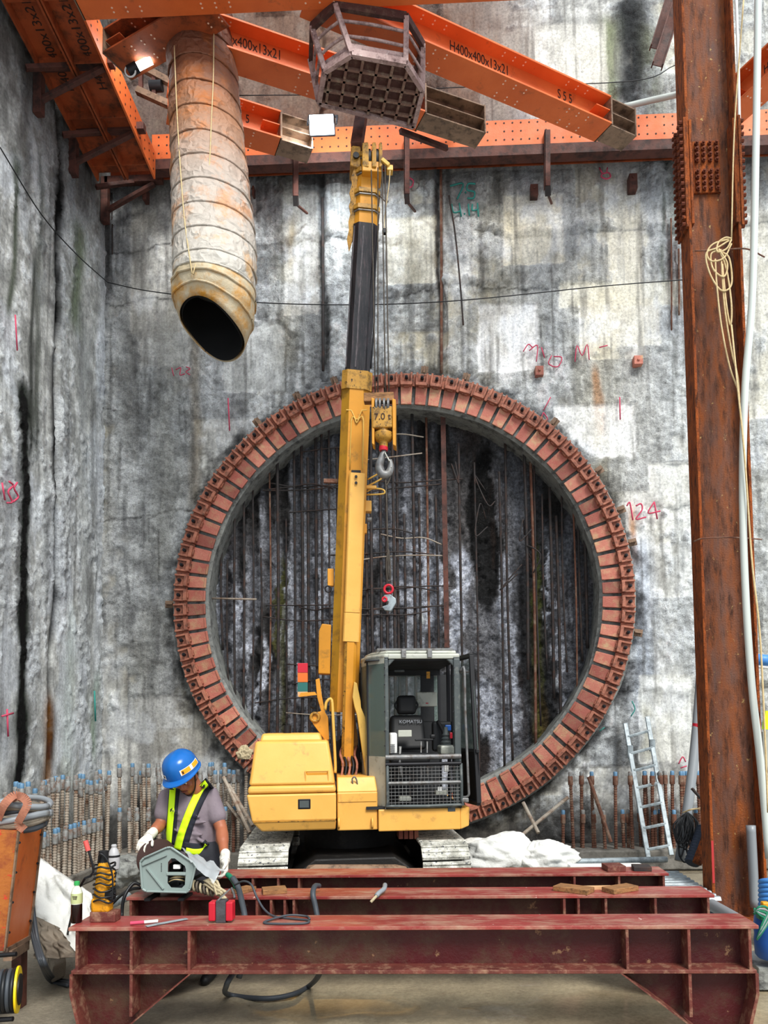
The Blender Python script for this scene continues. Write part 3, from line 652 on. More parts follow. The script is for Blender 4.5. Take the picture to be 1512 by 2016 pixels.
# left double waling
za,zb_=9.55,10.02; ya,yb=10.1,6.6
for k,(xx,lb) in enumerate(((XL+.29,'orange wall beam against the left wall, seen from below'),(XL+.71,'inner orange waling beam beside the wall beam on the left, lit drilled face'))):
    t=thing('left_waling',lb,'steel beam',(xx,ya,za))
    d=Vector((0,yb-ya,zb_-za)); A=Vector((xx,ya,za)); B=A+d; u=Vector((0,0,1)); w_=.40
    for sgn,nm in((-1,'outer_flange'),(1,'inner_flange')):
        m_=MB(); m_._plate(A,B,Vector((sgn*.19,0,.19)),Vector((.012,0,0)),u*.19); m_.build(nm,M['primer' if (sgn>0 and k) else 'primer_dark'],t)
    m_=MB(); m_._plate(A,B,Vector((0,0,.13)),Vector((.18,0,0)),u*.008); m_.build('web',M['primer_dark'],t)
    if k: 
        hm=MB(); q=0
        for i in range(22):
            for zz in(.08,.20,.3): c=A.lerp(B,(i+.5)/22)+Vector((.203,0,zz)); hm.cyl(c,c+Vector((.003,0,0)),.013,n=8)
        hm.build('bolt_hole_rows',M['ink'],t)
    dd=d.normalized()
    for pos in (1.2,):
        text_mesh('H400x400x13x21','stencil_lettering',A+dd*pos+Vector((.05 if k else .05,0,.118)),dd,Vector((-1,0,0)),.15,M['ink'],t,thick=.001)
    for i in range(5):
        c=A.lerp(B,(i+.3)/5); sm=MB(); sm.box(c+Vector((0,0,.08)),(.36,.012,.10)); sm.build('stiffener',M['primer_dark'],t)
# struts
S1=strut('diagonal_strut','bright orange diagonal H-beam strut right of the basket, stencilled size on its web',Hh(1188,262),Hh(600,8),txt=[('H400x400x13x21',2.3,.17),('S 5 5',.74,.17)],jack=.42)
S2=strut('diagonal_strut','orange diagonal H-beam strut running from the duct behind the basket',Hh(828,240),Hh(410,106),txt=[('H400x400x13x21',2.62,.17),('0 2',.14,.14)],jack=.85)
S3=strut('corner_strut','short orange corner strut marked 15 behind the duct',Hh(548,290),Hh(330,226),txt=[('1 5',.52,.16)],jack=.42)
S4=strut('corner_strut','dark orange corner beam above the small tube lamp',Hh(232,132),Hh(425,22),mat='primer_dark',w=.42,h=.3,holes=True)
S5=strut('diagonal_strut','orange strut right of the rusty column at the frame edge',Hh(1440,236),Hh(1640,60),txt=[('H400',.5,.15)],jack=.1)
S6=strut('cross_strut','orange cross beam along the top edge of the frame',Hh(150,6,9.5),Hh(150,6,9.5)+Vector((5.3,0,0)),mat='primer',w=.4,h=.38)
for (px,py),(qx,qy) in (((214,92),(236,188)),):
    pass
# brown box frame between corner strut and waling
t=thing('bracing_frame','brown steel bracing frame with rollers behind the duct top','bracing')
A=P(270,128,9.5);B=P(345,168,9.5);C_=P(270,178,9.5);D_=P(345,212,9.5)
MB().bar(A,B,.08,.08).build('top_rail',M['jack_steel'],t); MB().bar(C_,D_,.08,.08).build('bottom_rail',M['jack_steel'],t)
for k in(.1,.45,.9): MB().bar(A.lerp(B,k),C_.lerp(D_,k),.05,.05).build('post',M['brown_steel'],t)
q=A.lerp(D_,.5); MB().cyl(q+Vector((-.08,0,0)),q+Vector((.08,0,0)),.07).build('roller',M['dark'],t,smooth='auto')
# brown framed walkway right of the basket
t=thing('bracing_frame','brown steel frame with a yellow jack lying right of the basket','bracing')
A=P(828,190,9.7);B=P(905,224,9.9);C_=P(822,240,9.55);D_=P(905,268,9.8)
MB().bar(A,B,.06,.07).build('top_rail',M['jack_steel'],t); MB().bar(C_,D_,.06,.09).build('bottom_rail',M['jack_steel'],t)
for k in(.0,.25,.6): MB().bar(A.lerp(B,k),C_.lerp(D_,k),.04,.04).build('post',M['primer'],t)
q=P(858,228,9.6); MB().cyl(q+Vector((-.12,0,.03)),q+Vector((.12,.05,-.04)),.06,n=20).build('jack_cylinder',M['boom'],t,smooth='auto')
E1=P(788,258,9.4);E2=P(880,292,9.9); MB().bar(E1,E2,.05,.06).build('brace',M['brown_steel'],t)
# wall brackets on the left wall
for i,(px,py,L_) in enumerate(((78,106,160),(146,236,150),(208,338,120))):
    lb=['dark triangular steel bracket nearest the camera on the left wall','middle dark triangular steel bracket on the left wall','dark triangular steel bracket nearest the corner on the left wall'][i]
    p=LX(px,py,XL+.06)-Vector((0,0,.15)); t=thing('wall_bracket',lb,'bracket',p); ln=L_*p.y/1500
    MB().b2(p+Vector((-.05,-.05,-.62)),p+Vector((.05,.05,.05))).build('wall_post',M['brown_steel'],t,bevel=.005)
    MB().bar(p,p+Vector((ln,0,0)),.10,.10).build('arm',M['brown_steel'],t,bevel=.005)
    MB().bar(p+Vector((0,0,-.45)),p+Vector((ln*.86,0,-.06)),.07,.05).build('diagonal_brace',M['brown_steel'],t,bevel=.004)
    MB().bar(p+Vector((0,-.3,-.30)),p+Vector((ln*.5,-.02,-.04)),.07,.05).build('diagonal_brace',M['brown_steel'],t,bevel=.004)
# hanging angle posts below the rear waling
for i,(px,y0,y1) in enumerate(((582,282,406),(801,268,402),(1078,256,386))):
    lb=['brown steel hanger post below the flood light','brown steel hanger post right of the crane boom head','brown steel hanger post in the middle of the rear waling'][i]
    t=thing('hanger_post',lb,'post',P(px,y1,YF-.1))
    a=P(px,y0,YF-.07); b=P(px,y1-20,YF-.07); c=P(px+1,y1,YF+.0)
    m_=MB(); m_.bar(a,b,.075,.02,up=(0,1,0)); m_.bar(a+Vector((-.035,.04,0)),b+Vector((-.035,.04,0)),.012,.10,up=(0,1,0)); m_.build('angle',M['brown_steel'],t)
    MB().bar(b,c,.07,.06,up=(0,1,0)).build('foot_bracket',M['rebar_dark'],t)
    MB().bar(c+Vector((0,.0,.03)),c+Vector((.10,.33,.12)),.03,.02).build('tie_bar',M['brown_steel'],t)
# small plates on the rear wall
for i,(px,py,w_,h_) in enumerate(((1051,379,13,34),(1245,362,12,42),(1061,733,14,26),(1255,712,13,25),(287,385,14,36),(500,380,8,30))):
    lb=['small rust-brown steel plate on the wall left of the third hanger post','small brown steel plate high on the wall at right','small rust-red plate on the wall above the ring at right','small rust-red plate on the wall near the column','small brown plate on the wall left of the duct','small dark plate on the wall right of the duct'][i]
    a=P(px-w_/2,py-h_/2,YW-.13); b=P(px+w_/2,py+h_/2,YW-.0)
    t=MB().b2(a,(b.x,YW+.03,b.z)).cyl((.5*(a.x+b.x),YW-.15,a.z-.06),(.5*(a.x+b.x),YW-.10,a.z-.06),.02,n=6).build('embedded_plate',M['ring'] if i in(2,3) else M['brown_steel'],bevel=.005); tag(t,lb,'steel plate')
# tension wire across the rear wall, and on the left wall
def cord(name,label,cat,pts,r,mat,sm=6,group=None,n=8):
    o=MB().tube(pts,r,n,sm).build(name,M[mat],smooth=True); return tag(o,label,cat,group)
cord('tension_wire','thin dark wire strung low across the rear wall behind the boom','wire',[P(212,556,10.3),P(300,574,10.3),P(480,594,10.2),P(690,600,10.1),P(900,592,10.1),P(1180,564,10.2),P(1358,550,10.2)],.007,'cable')
cord('tension_wire','thin dark wire sagging down the left wall','wire',[LX(0,290,XL+.2),LX(80,420,XL+.18),LX(150,500,XL+.2),P(212,556,10.3)],.007,'cable')
cord('tension_wire','thin dark wire high on the rear wall behind the struts','wire',[P(470,188,10.4),P(700,185,10.4),P(900,172,10.4),P(1240,160,10.4),P(1330,128,10.4)],.006,'cable')
for i,(px,y0,y1,r) in enumerate(((868,330,735,.02),(635,390,730,.02),(220,380,500,.012),(1336,490,620,.014),(1321,430,650,.012))):
    lb=['rusty bar standing in the wall groove above the ring, right of the boom','dark bar in the wall groove left of the boom','thin dark bar on the wall beside the left corner','rusty bar on the wall nearest the column','thin rusty bar on the wall left of the column'][i]
    cord('wall_rebar',lb,'rebar',[P(px,y0,YW-.07),P(px+1,(y0+y1)/2,YW-.03),P(px+1,y1,YW-.06)],r,'rebar_dark' if i in(1,2) else 'rebar_rust')
cord('wall_rebar','dark cranked bar leaning on the wall below the green numbers','rebar',[P(884,385,YW-.15),P(896,460,YW-.12),P(906,560,YW-.14),P(912,640,YW-.1)],.012,'rebar_dark')
# ------------------------------------------------------------------ lamps
t=thing('flood_light','glowing square LED flood light hanging left of the basket','light',P(634,247,9.5))
a=P(634,247,9.5); rt=Matrix.Rotation(math.radians(25),3,'X')
MB().box(a,(.34,.06,.24),rt).build('housing',M['dark'],t,bevel=.01)
MB().box(a+rt@Vector((0,-.035,0)),(.31,.012,.215),rt).build('led_panel',M['led'],t)
MB().bar(a+Vector((-.19,0,.02)),a+Vector((-.19,.1,.2)),.02,.03).bar(a+Vector((.19,0,.02)),a+Vector((.19,.1,.2)),.02,.03).bar(a+Vector((-.2,.1,.2)),a+Vector((.2,.1,.2)),.03,.02).build('yoke',M['dark'],t)
ld=bpy.data.lights.new('flood_light_beam','AREA'); ld.energy=70; ld.size=.3; ld.color=(.9,.97,1); lo=bpy.data.objects.new('flood_light_beam',ld); COL.objects.link(lo); lo.parent=t; lo.location=(0,-.06,-.02); lo.rotation_euler=(math.radians(65),0,0)
t=thing('tube_lamp','small white tube work lamp hanging under the orange corner beam at left','light',P(272,126,8.9))
a=P(258,138,8.2);b=P(298,118,8.2)
MB().tube([a.lerp(b,.3),b],.045,10,0).build('led_tube',M['led_small'],t,smooth='auto')
MB().cyl(a+Vector((-.03,0,-.02)),a.lerp(b,.32),.06).build('socket',M['dark'],t,smooth='auto')
MB().torus(a+Vector((.0,-.02,-.03)),.06,.010,(0,1,.2)).build('ring_guard',M['white'],t,smooth=True)
ld=bpy.data.lights.new('tube_lamp_glow','POINT'); ld.energy=12; ld.shadow_soft_size=.08; lo=bpy.data.objects.new('tube_lamp_glow',ld); COL.objects.link(lo); lo.parent=t; lo.location=(.15,-.25,-.05)
# ------------------------------------------------------------------ ventilation duct
m,nt,b=newmat('duct_canvas'); v=posvec(nt); vz=nt.nodes.new('ShaderNodeSeparateXYZ'); g=nt.nodes.new('ShaderNodeNewGeometry'); nt.links.new(g.outputs['Position'],vz.inputs[0])
zt=P(420,100,8.2).z; zb2=P(420,560,7.3).z
mr=N(nt,'ShaderNodeMapRange'); nt.links.new(vz.outputs[2],mr.inputs[0]); mr.inputs[1].default_value=zb2; mr.inputs[2].default_value=zt
base=ramp(nt,mr.outputs[0],[(0,hexc('#c9c4ba')),(.35,hexc('#bdb0a4')),(.62,hexc('#a87c5e')),(.85,hexc('#86543a')),(1,hexc('#6a4434'))])
n1=nz(nt,v,2.6,8,.7); f=ramp(nt,n1,[(.50,(0,0,0)),(.62,(1,1,1))]); o1=ramp(nt,mr.outputs[0],[(0,hexc('#cfa25c')),(.3,hexc('#cf9468')),(.6,hexc('#c47a3e')),(1,hexc('#8a4c24'))])
ma=N(nt,'ShaderNodeMath',operation='MULTIPLY'); nt.links.new(f,ma.inputs[0]); ma.inputs[1].default_value=.75
c=mix(nt,ma.outputs[0],base,o1); n2=nz(nt,v,8,8,.7); f2=ramp(nt,n2,[(.6,(0,0,0)),(.75,(1,1,1))]); ma=N(nt,'ShaderNodeMath',operation='MULTIPLY'); nt.links.new(f2,ma.inputs[0]); ma.inputs[1].default_value=.4; c=mix(nt,ma.outputs[0],c,hexc('#6a6660'))
nt.links.new(c,b.inputs['Base Color']); b.inputs['Roughness'].default_value=.55
bp=N(nt,'ShaderNodeBump'); bp.inputs['Strength'].default_value=.8; bp.inputs['Distance'].default_value=.05
vo=nt.nodes.new('ShaderNodeTexVoronoi'); vo.feature='DISTANCE_TO_EDGE'; vo.inputs['Scale'].default_value=6; nd=N(nt,'ShaderNodeTexNoise'); nd.inputs['Scale'].default_value=5; nt.links.new(v,nd.inputs['Vector']); dv=mix(nt,.25,v,nd.outputs[1]); nt.links.new(dv,vo.inputs['Vector'])
rv=ramp(nt,vo.outputs[0],[(0,(1,1,1)),(.25,(.2,.2,.2))]); nn=nz(nt,v,7,8,.7); cc=mix(nt,.5,rv,nn); nt.links.new(cc,bp.inputs['Height']); nt.links.new(bp.outputs[0],b.inputs['Normal'])
M['duct']=m
duct=thing('ventilation_duct','large hanging fabric ventilation duct, dusty orange above and white below, open lower end','duct',P(423,600,7.25))
rings=[]  # centre line from top to bottom in pixels, depth, width px
CL=[(392,20,8.4,136),(392,60,8.35,138),(396,110,8.25,138),(401,160,8.15,139),(404,210,8.05,142),(408,258,7.96,146),(411,308,7.86,150),(414,355,7.78,156),(418,402,7.7,160),(421,448,7.62,163),(423,494,7.54,165),(424,538,7.46,165),(423,562,7.43,162)]
nn_=48; vs=[];fs=[]; rr_=random.Random(5)
cs=[(P(x,y,D),w_*D/1500/2) for x,y,D,w_ in CL]
def ringv(c,r,tilt,amp,seed,n=nn_):
    out=[]
    for k in range(n):
        a=2*math.pi*k/n; q=Vector((math.cos(a),math.sin(a),0)); w_=mn.noise(Vector((q.x*2.2+seed,q.y*2.2,c.z*3)))*amp+mn.noise(Vector((q.x*6+seed,q.y*6,c.z*9)))*amp*.6
        p=c+q*(r+w_); p.z+=tilt*q.x+ .0*q.y; out.append(p)
    return out
rowz=[]
for i in range(len(cs)-1):
    for k in range(8):
        t_=k/8; c=cs[i][0].lerp(cs[i+1][0],t_); r=cs[i][1]*(1-t_)+cs[i+1][1]*t_
        bulge=.012*math.sin(math.pi*t_)**.6-.006; vs+=ringv(c,r+bulge,-.02,.018 if 0<k else .006,3.1)
vs+=ringv(cs[-1][0],cs[-1][1],-.05,.01,3.1)
nr=len(vs)//nn_
for i in range(nr-1):
    for k in range(nn_): fs.append((i*nn_+k,i*nn_+(k+1)%nn_,(i+1)*nn_+(k+1)%nn_,(i+1)*nn_+k))
MB().add(vs,fs).build('canvas_tube',M['duct'],duct,smooth=True,solid=.006)
for i in range(1,len(cs)):
    c,r=cs[i]; pts=ringv(c,r+.006,-.02 if i<len(cs)-1 else -.05,.004,3.1,32); pts.append(pts[0]); MB().tube(pts,.011,6,0,False).build('hoop',M['duct'],duct,smooth=True)
# drooping cuff, steeply cut towards camera side
M['cuff']=paint('duct_cuff','#cbbfa6','#b9a888','#c28a2c',.53,.5,sc=4,dsc=3.5,bump=.8,bsc=9,chip='#6a6058',camt=.72)
cuff=[]; c0,r0=cs[-1]
top_r=ringv(c0,r0+.012,-.05,.01,3.1)
mouth=[(342,604),(353,590),(376,585),(405,592),(428,600),(446,618),(462,634),(473,650),(477,668),(470,682),(448,688),(424,686),(396,676),(370,660),(352,636)]
# 3D mouth: near rim higher (shorter), far rim lower
mc=P(412,636,7.42); ra=68*7.42/1500; 
rows=[]
for j in range(9):
    t_=j/8; row=[]
    for k in range(nn_):
        a=2*math.pi*k/nn_; q=Vector((math.cos(a),math.sin(a),0))
        # length of the cuff varies round the ring: short at camera side (-y) left, long at back/right
        ln=.22+.30*(.5+.5*q.y)+.19*(.5+.5*q.x)-.06*math.sin(3*a)*.3
        r=r0*(1-.20*t_**1.5)+.02*math.sin(math.pi*t_)+mn.noise(Vector((q.x*3,q.y*3,t_*3)))*.035*math.sin(math.pi*min(1,t_*1.2))
        p=c0.lerp(Vector((mc.x+.03,c0.y,c0.z)),t_)+q*r; p.z=c0.z-.05*q.x*(1-t_)-ln*t_; row.append(p)
    rows.append(row)
vs=[p for r_ in rows for p in r_]; fs=[(i*nn_+k,i*nn_+(k+1)%nn_,(i+1)*nn_+(k+1)%nn_,(i+1)*nn_+k) for i in range(8) for k in range(nn_)]
cu_=MB().add(vs,fs).build('end_cuff',M['cuff'],duct,smooth=True,solid=.008)
for j,rad in((2,.014),(5,.012)):
    MB().tube([p+(p-Vector((mc.x,c0.y,p.z))).normalized()*.01 for p in rows[j]]+[rows[j][0]],rad,6,0,False).build('hoop',M['cuff'],duct,smooth=True)
vs=[]; 
for j in range(9):
    for k in range(nn_):
        p=rows[j][k]; cxy=Vector((mc.x+.03*j/8,c0.y,p.z)); vs.append(p+(cxy-p).normalized()*.03)
MB().add(vs,fs).build('lining_and_shade',M['duct_in'],duct,smooth=True)
MB().add([p+Vector((0,0,.01)) for p in ringv(cs[-2][0],cs[-2][1]*.96,0,0,1)],[tuple(range(nn_))]).build('lining_and_shade',M['duct_in'],duct)  # black disc across the tube stands in for its unlit inside
MB().tube([P(343,90,7.78),P(350,250,7.52),P(362,420,7.2),P(378,538,6.98)],.006,8).build('duct_cord',M['rope'],duct,smooth=True)
MB().tube([P(421,60,7.92),P(420,150,7.70),P(416,240,7.5),P(412,330,7.33),P(402,450,7.2),P(380,540,6.98)],.006,8).build('duct_cord',M['rope'],duct,smooth=True)
# ------------------------------------------------------------------ rusty column
t=thing('steel_column','tall rusty H-section steel column with bolted splice standing at the right','column',(P(1447,1788,7.6).x,7.6,0))
cx=P(1447,1788,7.6).x; hw=.245; y0,y1=7.46,7.72; ZC=10.6
for sx,nm in((-1,'left_flange'),(1,'right_flange')):
    MB().b2((cx+sx*hw-.014,y0,-.02),(cx+sx*hw+.014,y1,ZC)).build(nm,M['rust'],t,bevel=.004,bseg=1)
MB().b2((cx-hw,7.62,-.02),(cx+hw,7.645,ZC)).build('web',M['rust_grey'],t)
zs0=P(1405,380,7.6).z; zs1=P(1405,278,7.6).z; zf0=P(1405,450,7.5).z; zf1=P(1405,235,7.5).z
MB().b2((cx-.155,7.59,zs0),(cx+.12,7.62,zs1)).build('splice_plate',M['rust'],t,bevel=.004)
k=0
bm_=MB(); 
for i in range(4):
    for j in range(9):
        if j==4: continue
        x=cx-.115+i*.066; z=zs0+.035+j*(zs1-zs0-.07)/8
        bo=MB().cyl((x,7.565,z),(x,7.59,z),.022,n=6).cyl((x,7.545,z),(x,7.565,z),.012,n=8).build('bolt',M['rust_bolt'],t)
for sx in(-1,1):
    MB().b2((cx+sx*(hw+.014),7.45,zf0),(cx+sx*(hw+.04),7.74,zf1)).build('splice_plate',M['rust'],t,bevel=.003)
    MB().b2((cx+sx*(hw-.014),7.45,zf0+.03),(cx+sx*(hw-.04),7.61,zf1-.03)).build('splice_plate',M['rust'],t,bevel=.003)
    for i in range(16):
        z=zf0+.04+i*(zf1-zf0-.08)/15; bm_=MB()
        for yy in(7.48,7.54,7.64,7.70): bm_.cyl((cx+sx*(hw+.04),yy,z),(cx+sx*(hw+.075),yy,z),.02,n=6)
        bm_.build('bolt_row',M['rust_bolt'],t)
    zt_=P(1450,441,7.6).z; MB().b2((cx+sx*(hw+.014),7.46,zt_-.015),(cx+sx*(hw+.06),7.6,zt_+.01)).build('tab',M['rust'],t)
MB().b2((cx-hw-.05,7.36,-.02),(cx+hw+.05,7.9,.012)).build('base_plate',M['rust'],t)
MB().b2((cx-hw-.010,y0-.003,.35),(cx-hw+.012,y0,.75)).build('red_paint_stripe',plain('red_spray','#b83a3a',.7),t)
def lp(px,py,D=7.36): return P(px,py,D)
# looped cord on the column
t=thing('cord_bundle','looped bundle of cream cord tied on the face of the rusty column','cord',P(1415,470,7.5))
MB().tube([lp(1464,0),lp(1446,250),lp(1440,470)],.008,6).build('hanging_strand',M['rope'],t,smooth=True)
rr_=random.Random(3)
loops=[[(1440,470),(1405,480),(1392,498),(1400,514),(1425,508),(1440,480)],[(1438,472),(1412,488),(1390,500),(1398,540),(1420,572),(1440,560),(1436,510),(1420,495)],[(1420,492),(1400,500),(1404,530),(1425,545),(1432,520),(1418,495)],[(1415,490),(1430,530),(1440,600),(1438,640),(1430,600),(1422,520)],[(1440,470),(1428,468),(1414,478),(1412,496),(1430,490),(1440,472)],[(1408,510),(1411,560),(1420,640),(1436,720),(1452,765)],[(1420,510),(1426,600),(1440,690),(1452,740),(1456,790)]]
for q in loops: MB().tube([lp(x,y,7.36-.02*rr_.random()) for x,y in q],.009,6).build('cord_loop',M['rope'],t,smooth=True)
cord('tie_wire','rusty tie wire wrapped round the column at the cord bundle','wire',[lp(1368,494),lp(1420,492),lp(1470,490,7.35),lp(1505,506,7.5)],.007,'rebar_rust')
cord('tie_wire','rusty tie wire wrapped round the column at mid height','wire',[lp(1366,1066,7.42),lp(1385,1060,7.34),lp(1440,1058,7.34),lp(1500,1062,7.4)],.007,'rebar_rust')
cord('conduit_pipe','pale grey plastic pipe rising the full height right of the column','pipe',[P(1493,-40,7.2),P(1490,180,7.2),P(1482,560,7.2),P(1467,760,7.2),P(1462,950,7.2),P(1467,1150,7.2),P(1480,1350,7.2),P(1497,1500,7.2),P(1514,1690,7.2)],.034,'pvc',n=14)
cord('rope_line','cream cord hanging beside the pale plastic pipe','cord',[P(1440,640,7.3),P(1452,760,7.15),P(1466,900,7.13),P(1480,1100,7.15),P(1496,1250,7.1),P(1506,1450,7.1),P(1512,1600,7.1)],.009,'rope')
cord('conduit_pipe','thin white plastic pipe behind the right edge of the column','pipe',[P(1449,-20,8.3),P(1455,200,8.3),P(1460,600,8.3),P(1468,1000,8.4)],.016,'white',n=10)
cord('floor_pipe','grey plastic pipe stub standing inside the column foot','pipe',[P(1478,1625,7.5),P(1482,1700,7.5),P(1486,1786,7.5)],.045,'pvc_grey',n=14)
# pipes top right
cord('elbow_pipe','pale plastic pipe with elbow left of the column top','pipe',[P(1222,212,10.25),P(1280,198,10.2),P(1325,188,10.1),P(1336,184,10.05),P(1338,170,10.05),P(1336,90,10.05),P(1332,-20,10.05)],.04,'pvc',n=12,sm=3)
cord('bent_pipe','thin pale pipe bundle hugging the column top','pipe',[P(1338,-20,9.6),P(1341,80,9.6),P(1346,160,9.6),P(1350,196,9.6)],.03,'pvc',n=12)
for i,(x0,y0_,x1,y1_) in enumerate(((1338,-60,1290,96),(1352,-50,1294,130))):
    a=P(x0,y0_,9.3-.3*i); b=P(x1,y1_,9.3-.3*i); t=MB().ibeam(a,b,.14,.10,.01,.015).build('hanging_brace',M['brown_steel']); tag(t,['dark steel brace hanging from the top edge, the shorter one behind','longer dark steel brace hanging from the top edge beside the pale pipes'][i],'steel beam')
cord('blue_pipe','blue plastic pipe crossing behind the column on the right','pipe',[P(1478,1297,9.6),P(1530,1302,9.6)],.07,'blue_pipe',n=14)
cord('white_pipe','thin white pipe below the blue pipe at the right edge','pipe',[P(1478,1311,9.6),P(1530,1315,9.6)],.025,'white',n=10)
# ------------------------------------------------------------------ starter bars
def rebar_proto(L_,mat,cap,rad=.021):
    root=thing('starter_bar','x','rebar'); m_=MB(); pr=[]; z=0
    while z<L_: pr+=[(rad,z),(rad,z+.018),(rad*1.22,z+.022),(rad*1.22,z+.028)]; z+=.032
    m_.lathe((0,0,0),pr+[(rad,z)],8); m_.build('ribbed_bar',M[mat],root,local=True,smooth='auto')
    MB().lathe((0,0,0),[(rad*1.5,L_-.13),(rad*1.6,L_-.12),(rad*1.6,L_-.02),(rad*1.3,L_-.01)],10).build('coupler',M['coupler'] if mat=='rebar' else M['rebar_rust'],root,local=True,smooth='auto')
    MB().lathe((0,0,0),[(rad*1.25,L_-.01),(rad*1.3,L_+.035),(rad*.9,L_+.045)],10).build('cap',M[cap],root,local=True,smooth='auto')
    return root
used=set()
protos={}
def place_bar(L_,mat,cap,loc,tilt=(0,0),label='',group=''):
    key=(L_,mat,cap)
    if key not in protos: o=rebar_proto(L_,mat,cap); protos[key]=o; o['label']=label; o['group']=group; o.location=loc; o.rotation_euler=(tilt[0],tilt[1],random.random()*.2)
    else: dup(protos[key],loc,(tilt[0],tilt[1],random.random()*6),label,group)
rb=random.Random(21)
lens=[.85,.95,1.05,1.15]
# along the left wall
gl='tall threaded steel starter bar in the dense row along the left wall'
for i in range(48):
    y=6.9+i*.072+rb.uniform(-.02,.02); x=XL+.16+rb.choice([0,0.09,.18])+rb.uniform(-.02,.02)
    place_bar(rb.choice([1.05,1.15]),'rebar',rb.choice(['cap_blue','coupler','coupler']),(x,y,.14),(rb.uniform(-.05,.05),rb.uniform(-.04,.04)),gl,'starter bars along the left wall')
gs='short steel starter bar with coupler standing on the kerb of the left wall'
for i in range(26):
    y=6.7+i*.125+rb.uniform(-.03,.03)
    place_bar(.6,'rebar',rb.choice(['cap_blue','cap_blue','coupler']),(XL+.36,y,.12),(rb.uniform(-.03,.03),rb.uniform(-.03,.03)),gs,'short starter bars on the left kerb')
gr_='tall steel starter bar in the row at the rear wall behind the worker'
x=XL+.45
while x<P(480,1600,10.2).x:
    place_bar(rb.choice([1.05,1.15]),'rebar',rb.choice(['cap_blue','coupler']),(x,10.2+rb.choice([0,.12,.22]),.22),(rb.uniform(-.04,.04),rb.uniform(-.03,.03)),gr_,'starter bars at the rear wall behind the worker'); x+=rb.uniform(.045,.085)
gq='short steel starter bar at the foot of the row behind the worker'
x=XL+.5
while x<P(480,1600,10.2).x:
    place_bar(.6,'rebar' if rb.random()<.6 else 'rebar_rust',rb.choice(['cap_blue','coupler']),(x,10.04,.2),(rb.uniform(-.03,.03),rb.uniform(-.03,.03)),gq,'short starter bars behind the worker'); x+=rb.uniform(.09,.16)
for (x0,y0_,x1,y1_),lb in (((440,1530,492,1640),'steel bar leaning steeply against the engine housing, left one'),((450,1545,498,1626),'steel bar leaning against the engine housing, right one'),((446,1580,500,1648),'lower steel bar leaning towards the crane track')):
    o=MB().tube([P(x0,y0_,10.1),P(x1,y1_,9.6)],.024,8,0).build('leaning_bar',M['rebar']); tag(o,lb,'rebar')
# right side
for px,tall in ((1129,1),(1145,1),(1168,1),(1212,1),(1245,1),(1108,0),(1147,0),(1171,0),(1191,0),(1228,0),(1237,0),(1270,1),(1277,1),(1284,1),(1305,1),(1315,1),(1324,1),(1344,1),(1350,1),(1380,1),(1387,1),(1290,0),(1300,0),(1326,0),(1262,0),(1356,1),(1372,0),(1490,1),(1500,1)):
    L_=1.0 if tall else .5; p=P(px,1655,10.1+(px%3)*.08)
    place_bar(L_,'rebar_rust','coupler' if px%2 else 'cap_blue',(p.x,p.y,.2),(rb.uniform(-.02,.02),rb.uniform(-.03,.03)),('tall' if tall else 'short')+' rusty starter bar in the row at the rear wall right of the ring',('tall' if tall else 'short')+' rusty starter bars right of the ring')
for (x0,y0_,x1,y1_),lb in (((1159,1530,1203,1658),'rusty bar leaning among the starter bars right of the ring'),((1118,1570,1020,1650),'grey bar leaning to the left below the ring at right'),((1030,1580,1060,1640),'short grey bar leaning under the ring')):
    o=MB().tube([P(x0,y0_,10.2),P(x1,y1_,9.9)],.024,8,0).build('leaning_bar',M['rebar_rust'] if x0==1159 else M['rebar']); tag(o,lb,'rebar')
# bars over the chipped face
gv='dark vertical reinforcing bar exposed on the chipped face inside the ring'
def inring(x,z,m_=.05): return (x-RC.x)**2+(z-RC.z)**2<(RIN-m_)**2
x=RC.x-RIN+.12; nb=0
while x<RC.x+RIN-.1:
    h=math.sqrt(max(0,(RIN+.1)**2-(x-RC.x)**2)); rel=x-RC.x
    if .25<rel<1.75 and rb.random()<.72: x+=.13; continue
    z1=RC.z+h*(rb.uniform(.4,1) if rb.random()<.6 else 1); z0=RC.z-h*(rb.uniform(.5,1) if rb.random()<.4 else 1)
    dx=rb.uniform(-.03,.03); yb_=YW+.14+rb.uniform(-.05,.05)
    o=MB().tube([(x,yb_,z0),(x+dx,yb_+rb.uniform(-.02,.02),(z0+z1)/2),(x+dx*.6,yb_,z1)],rb.choice([.014,.018,.022]),6,6).build('exposed_bar',M[rb.choice(['rebar_dark']*5+['rebar_rust'])],smooth=True)
    tag(o,gv,'rebar','vertical bars inside the ring'); x+=rb.uniform(.075,.13)
gh='thin horizontal tie bar across the chipped face inside the ring'
for i in range(34):
    z=RC.z+rb.uniform(-1.6,2.5); xc=rb.choice([P(770,z,10.9).x]*2+[P(620,z,10.9).x,P(1080,z,10.9).x])+rb.uniform(-.3,.3); L_=rb.uniform(.3,.75)
    if not(inring(xc-L_,z) and inring(xc+L_,z)): continue
    yb_=YW+.10; o=MB().tube([(xc-L_,yb_,z+rb.uniform(-.08,.08)),(xc-L_*.3,yb_+.03,z+rb.uniform(-.02,.02)),(xc+L_*.4,yb_-.03,z),(xc+L_,yb_,z+rb.uniform(-.1,.1))],.010,6,5).build('tie_bar',M[rb.choice(['rebar_dark','rebar_dark','rebar'])],smooth=True)
    tag(o,gh,'rebar','horizontal tie bars inside the ring')
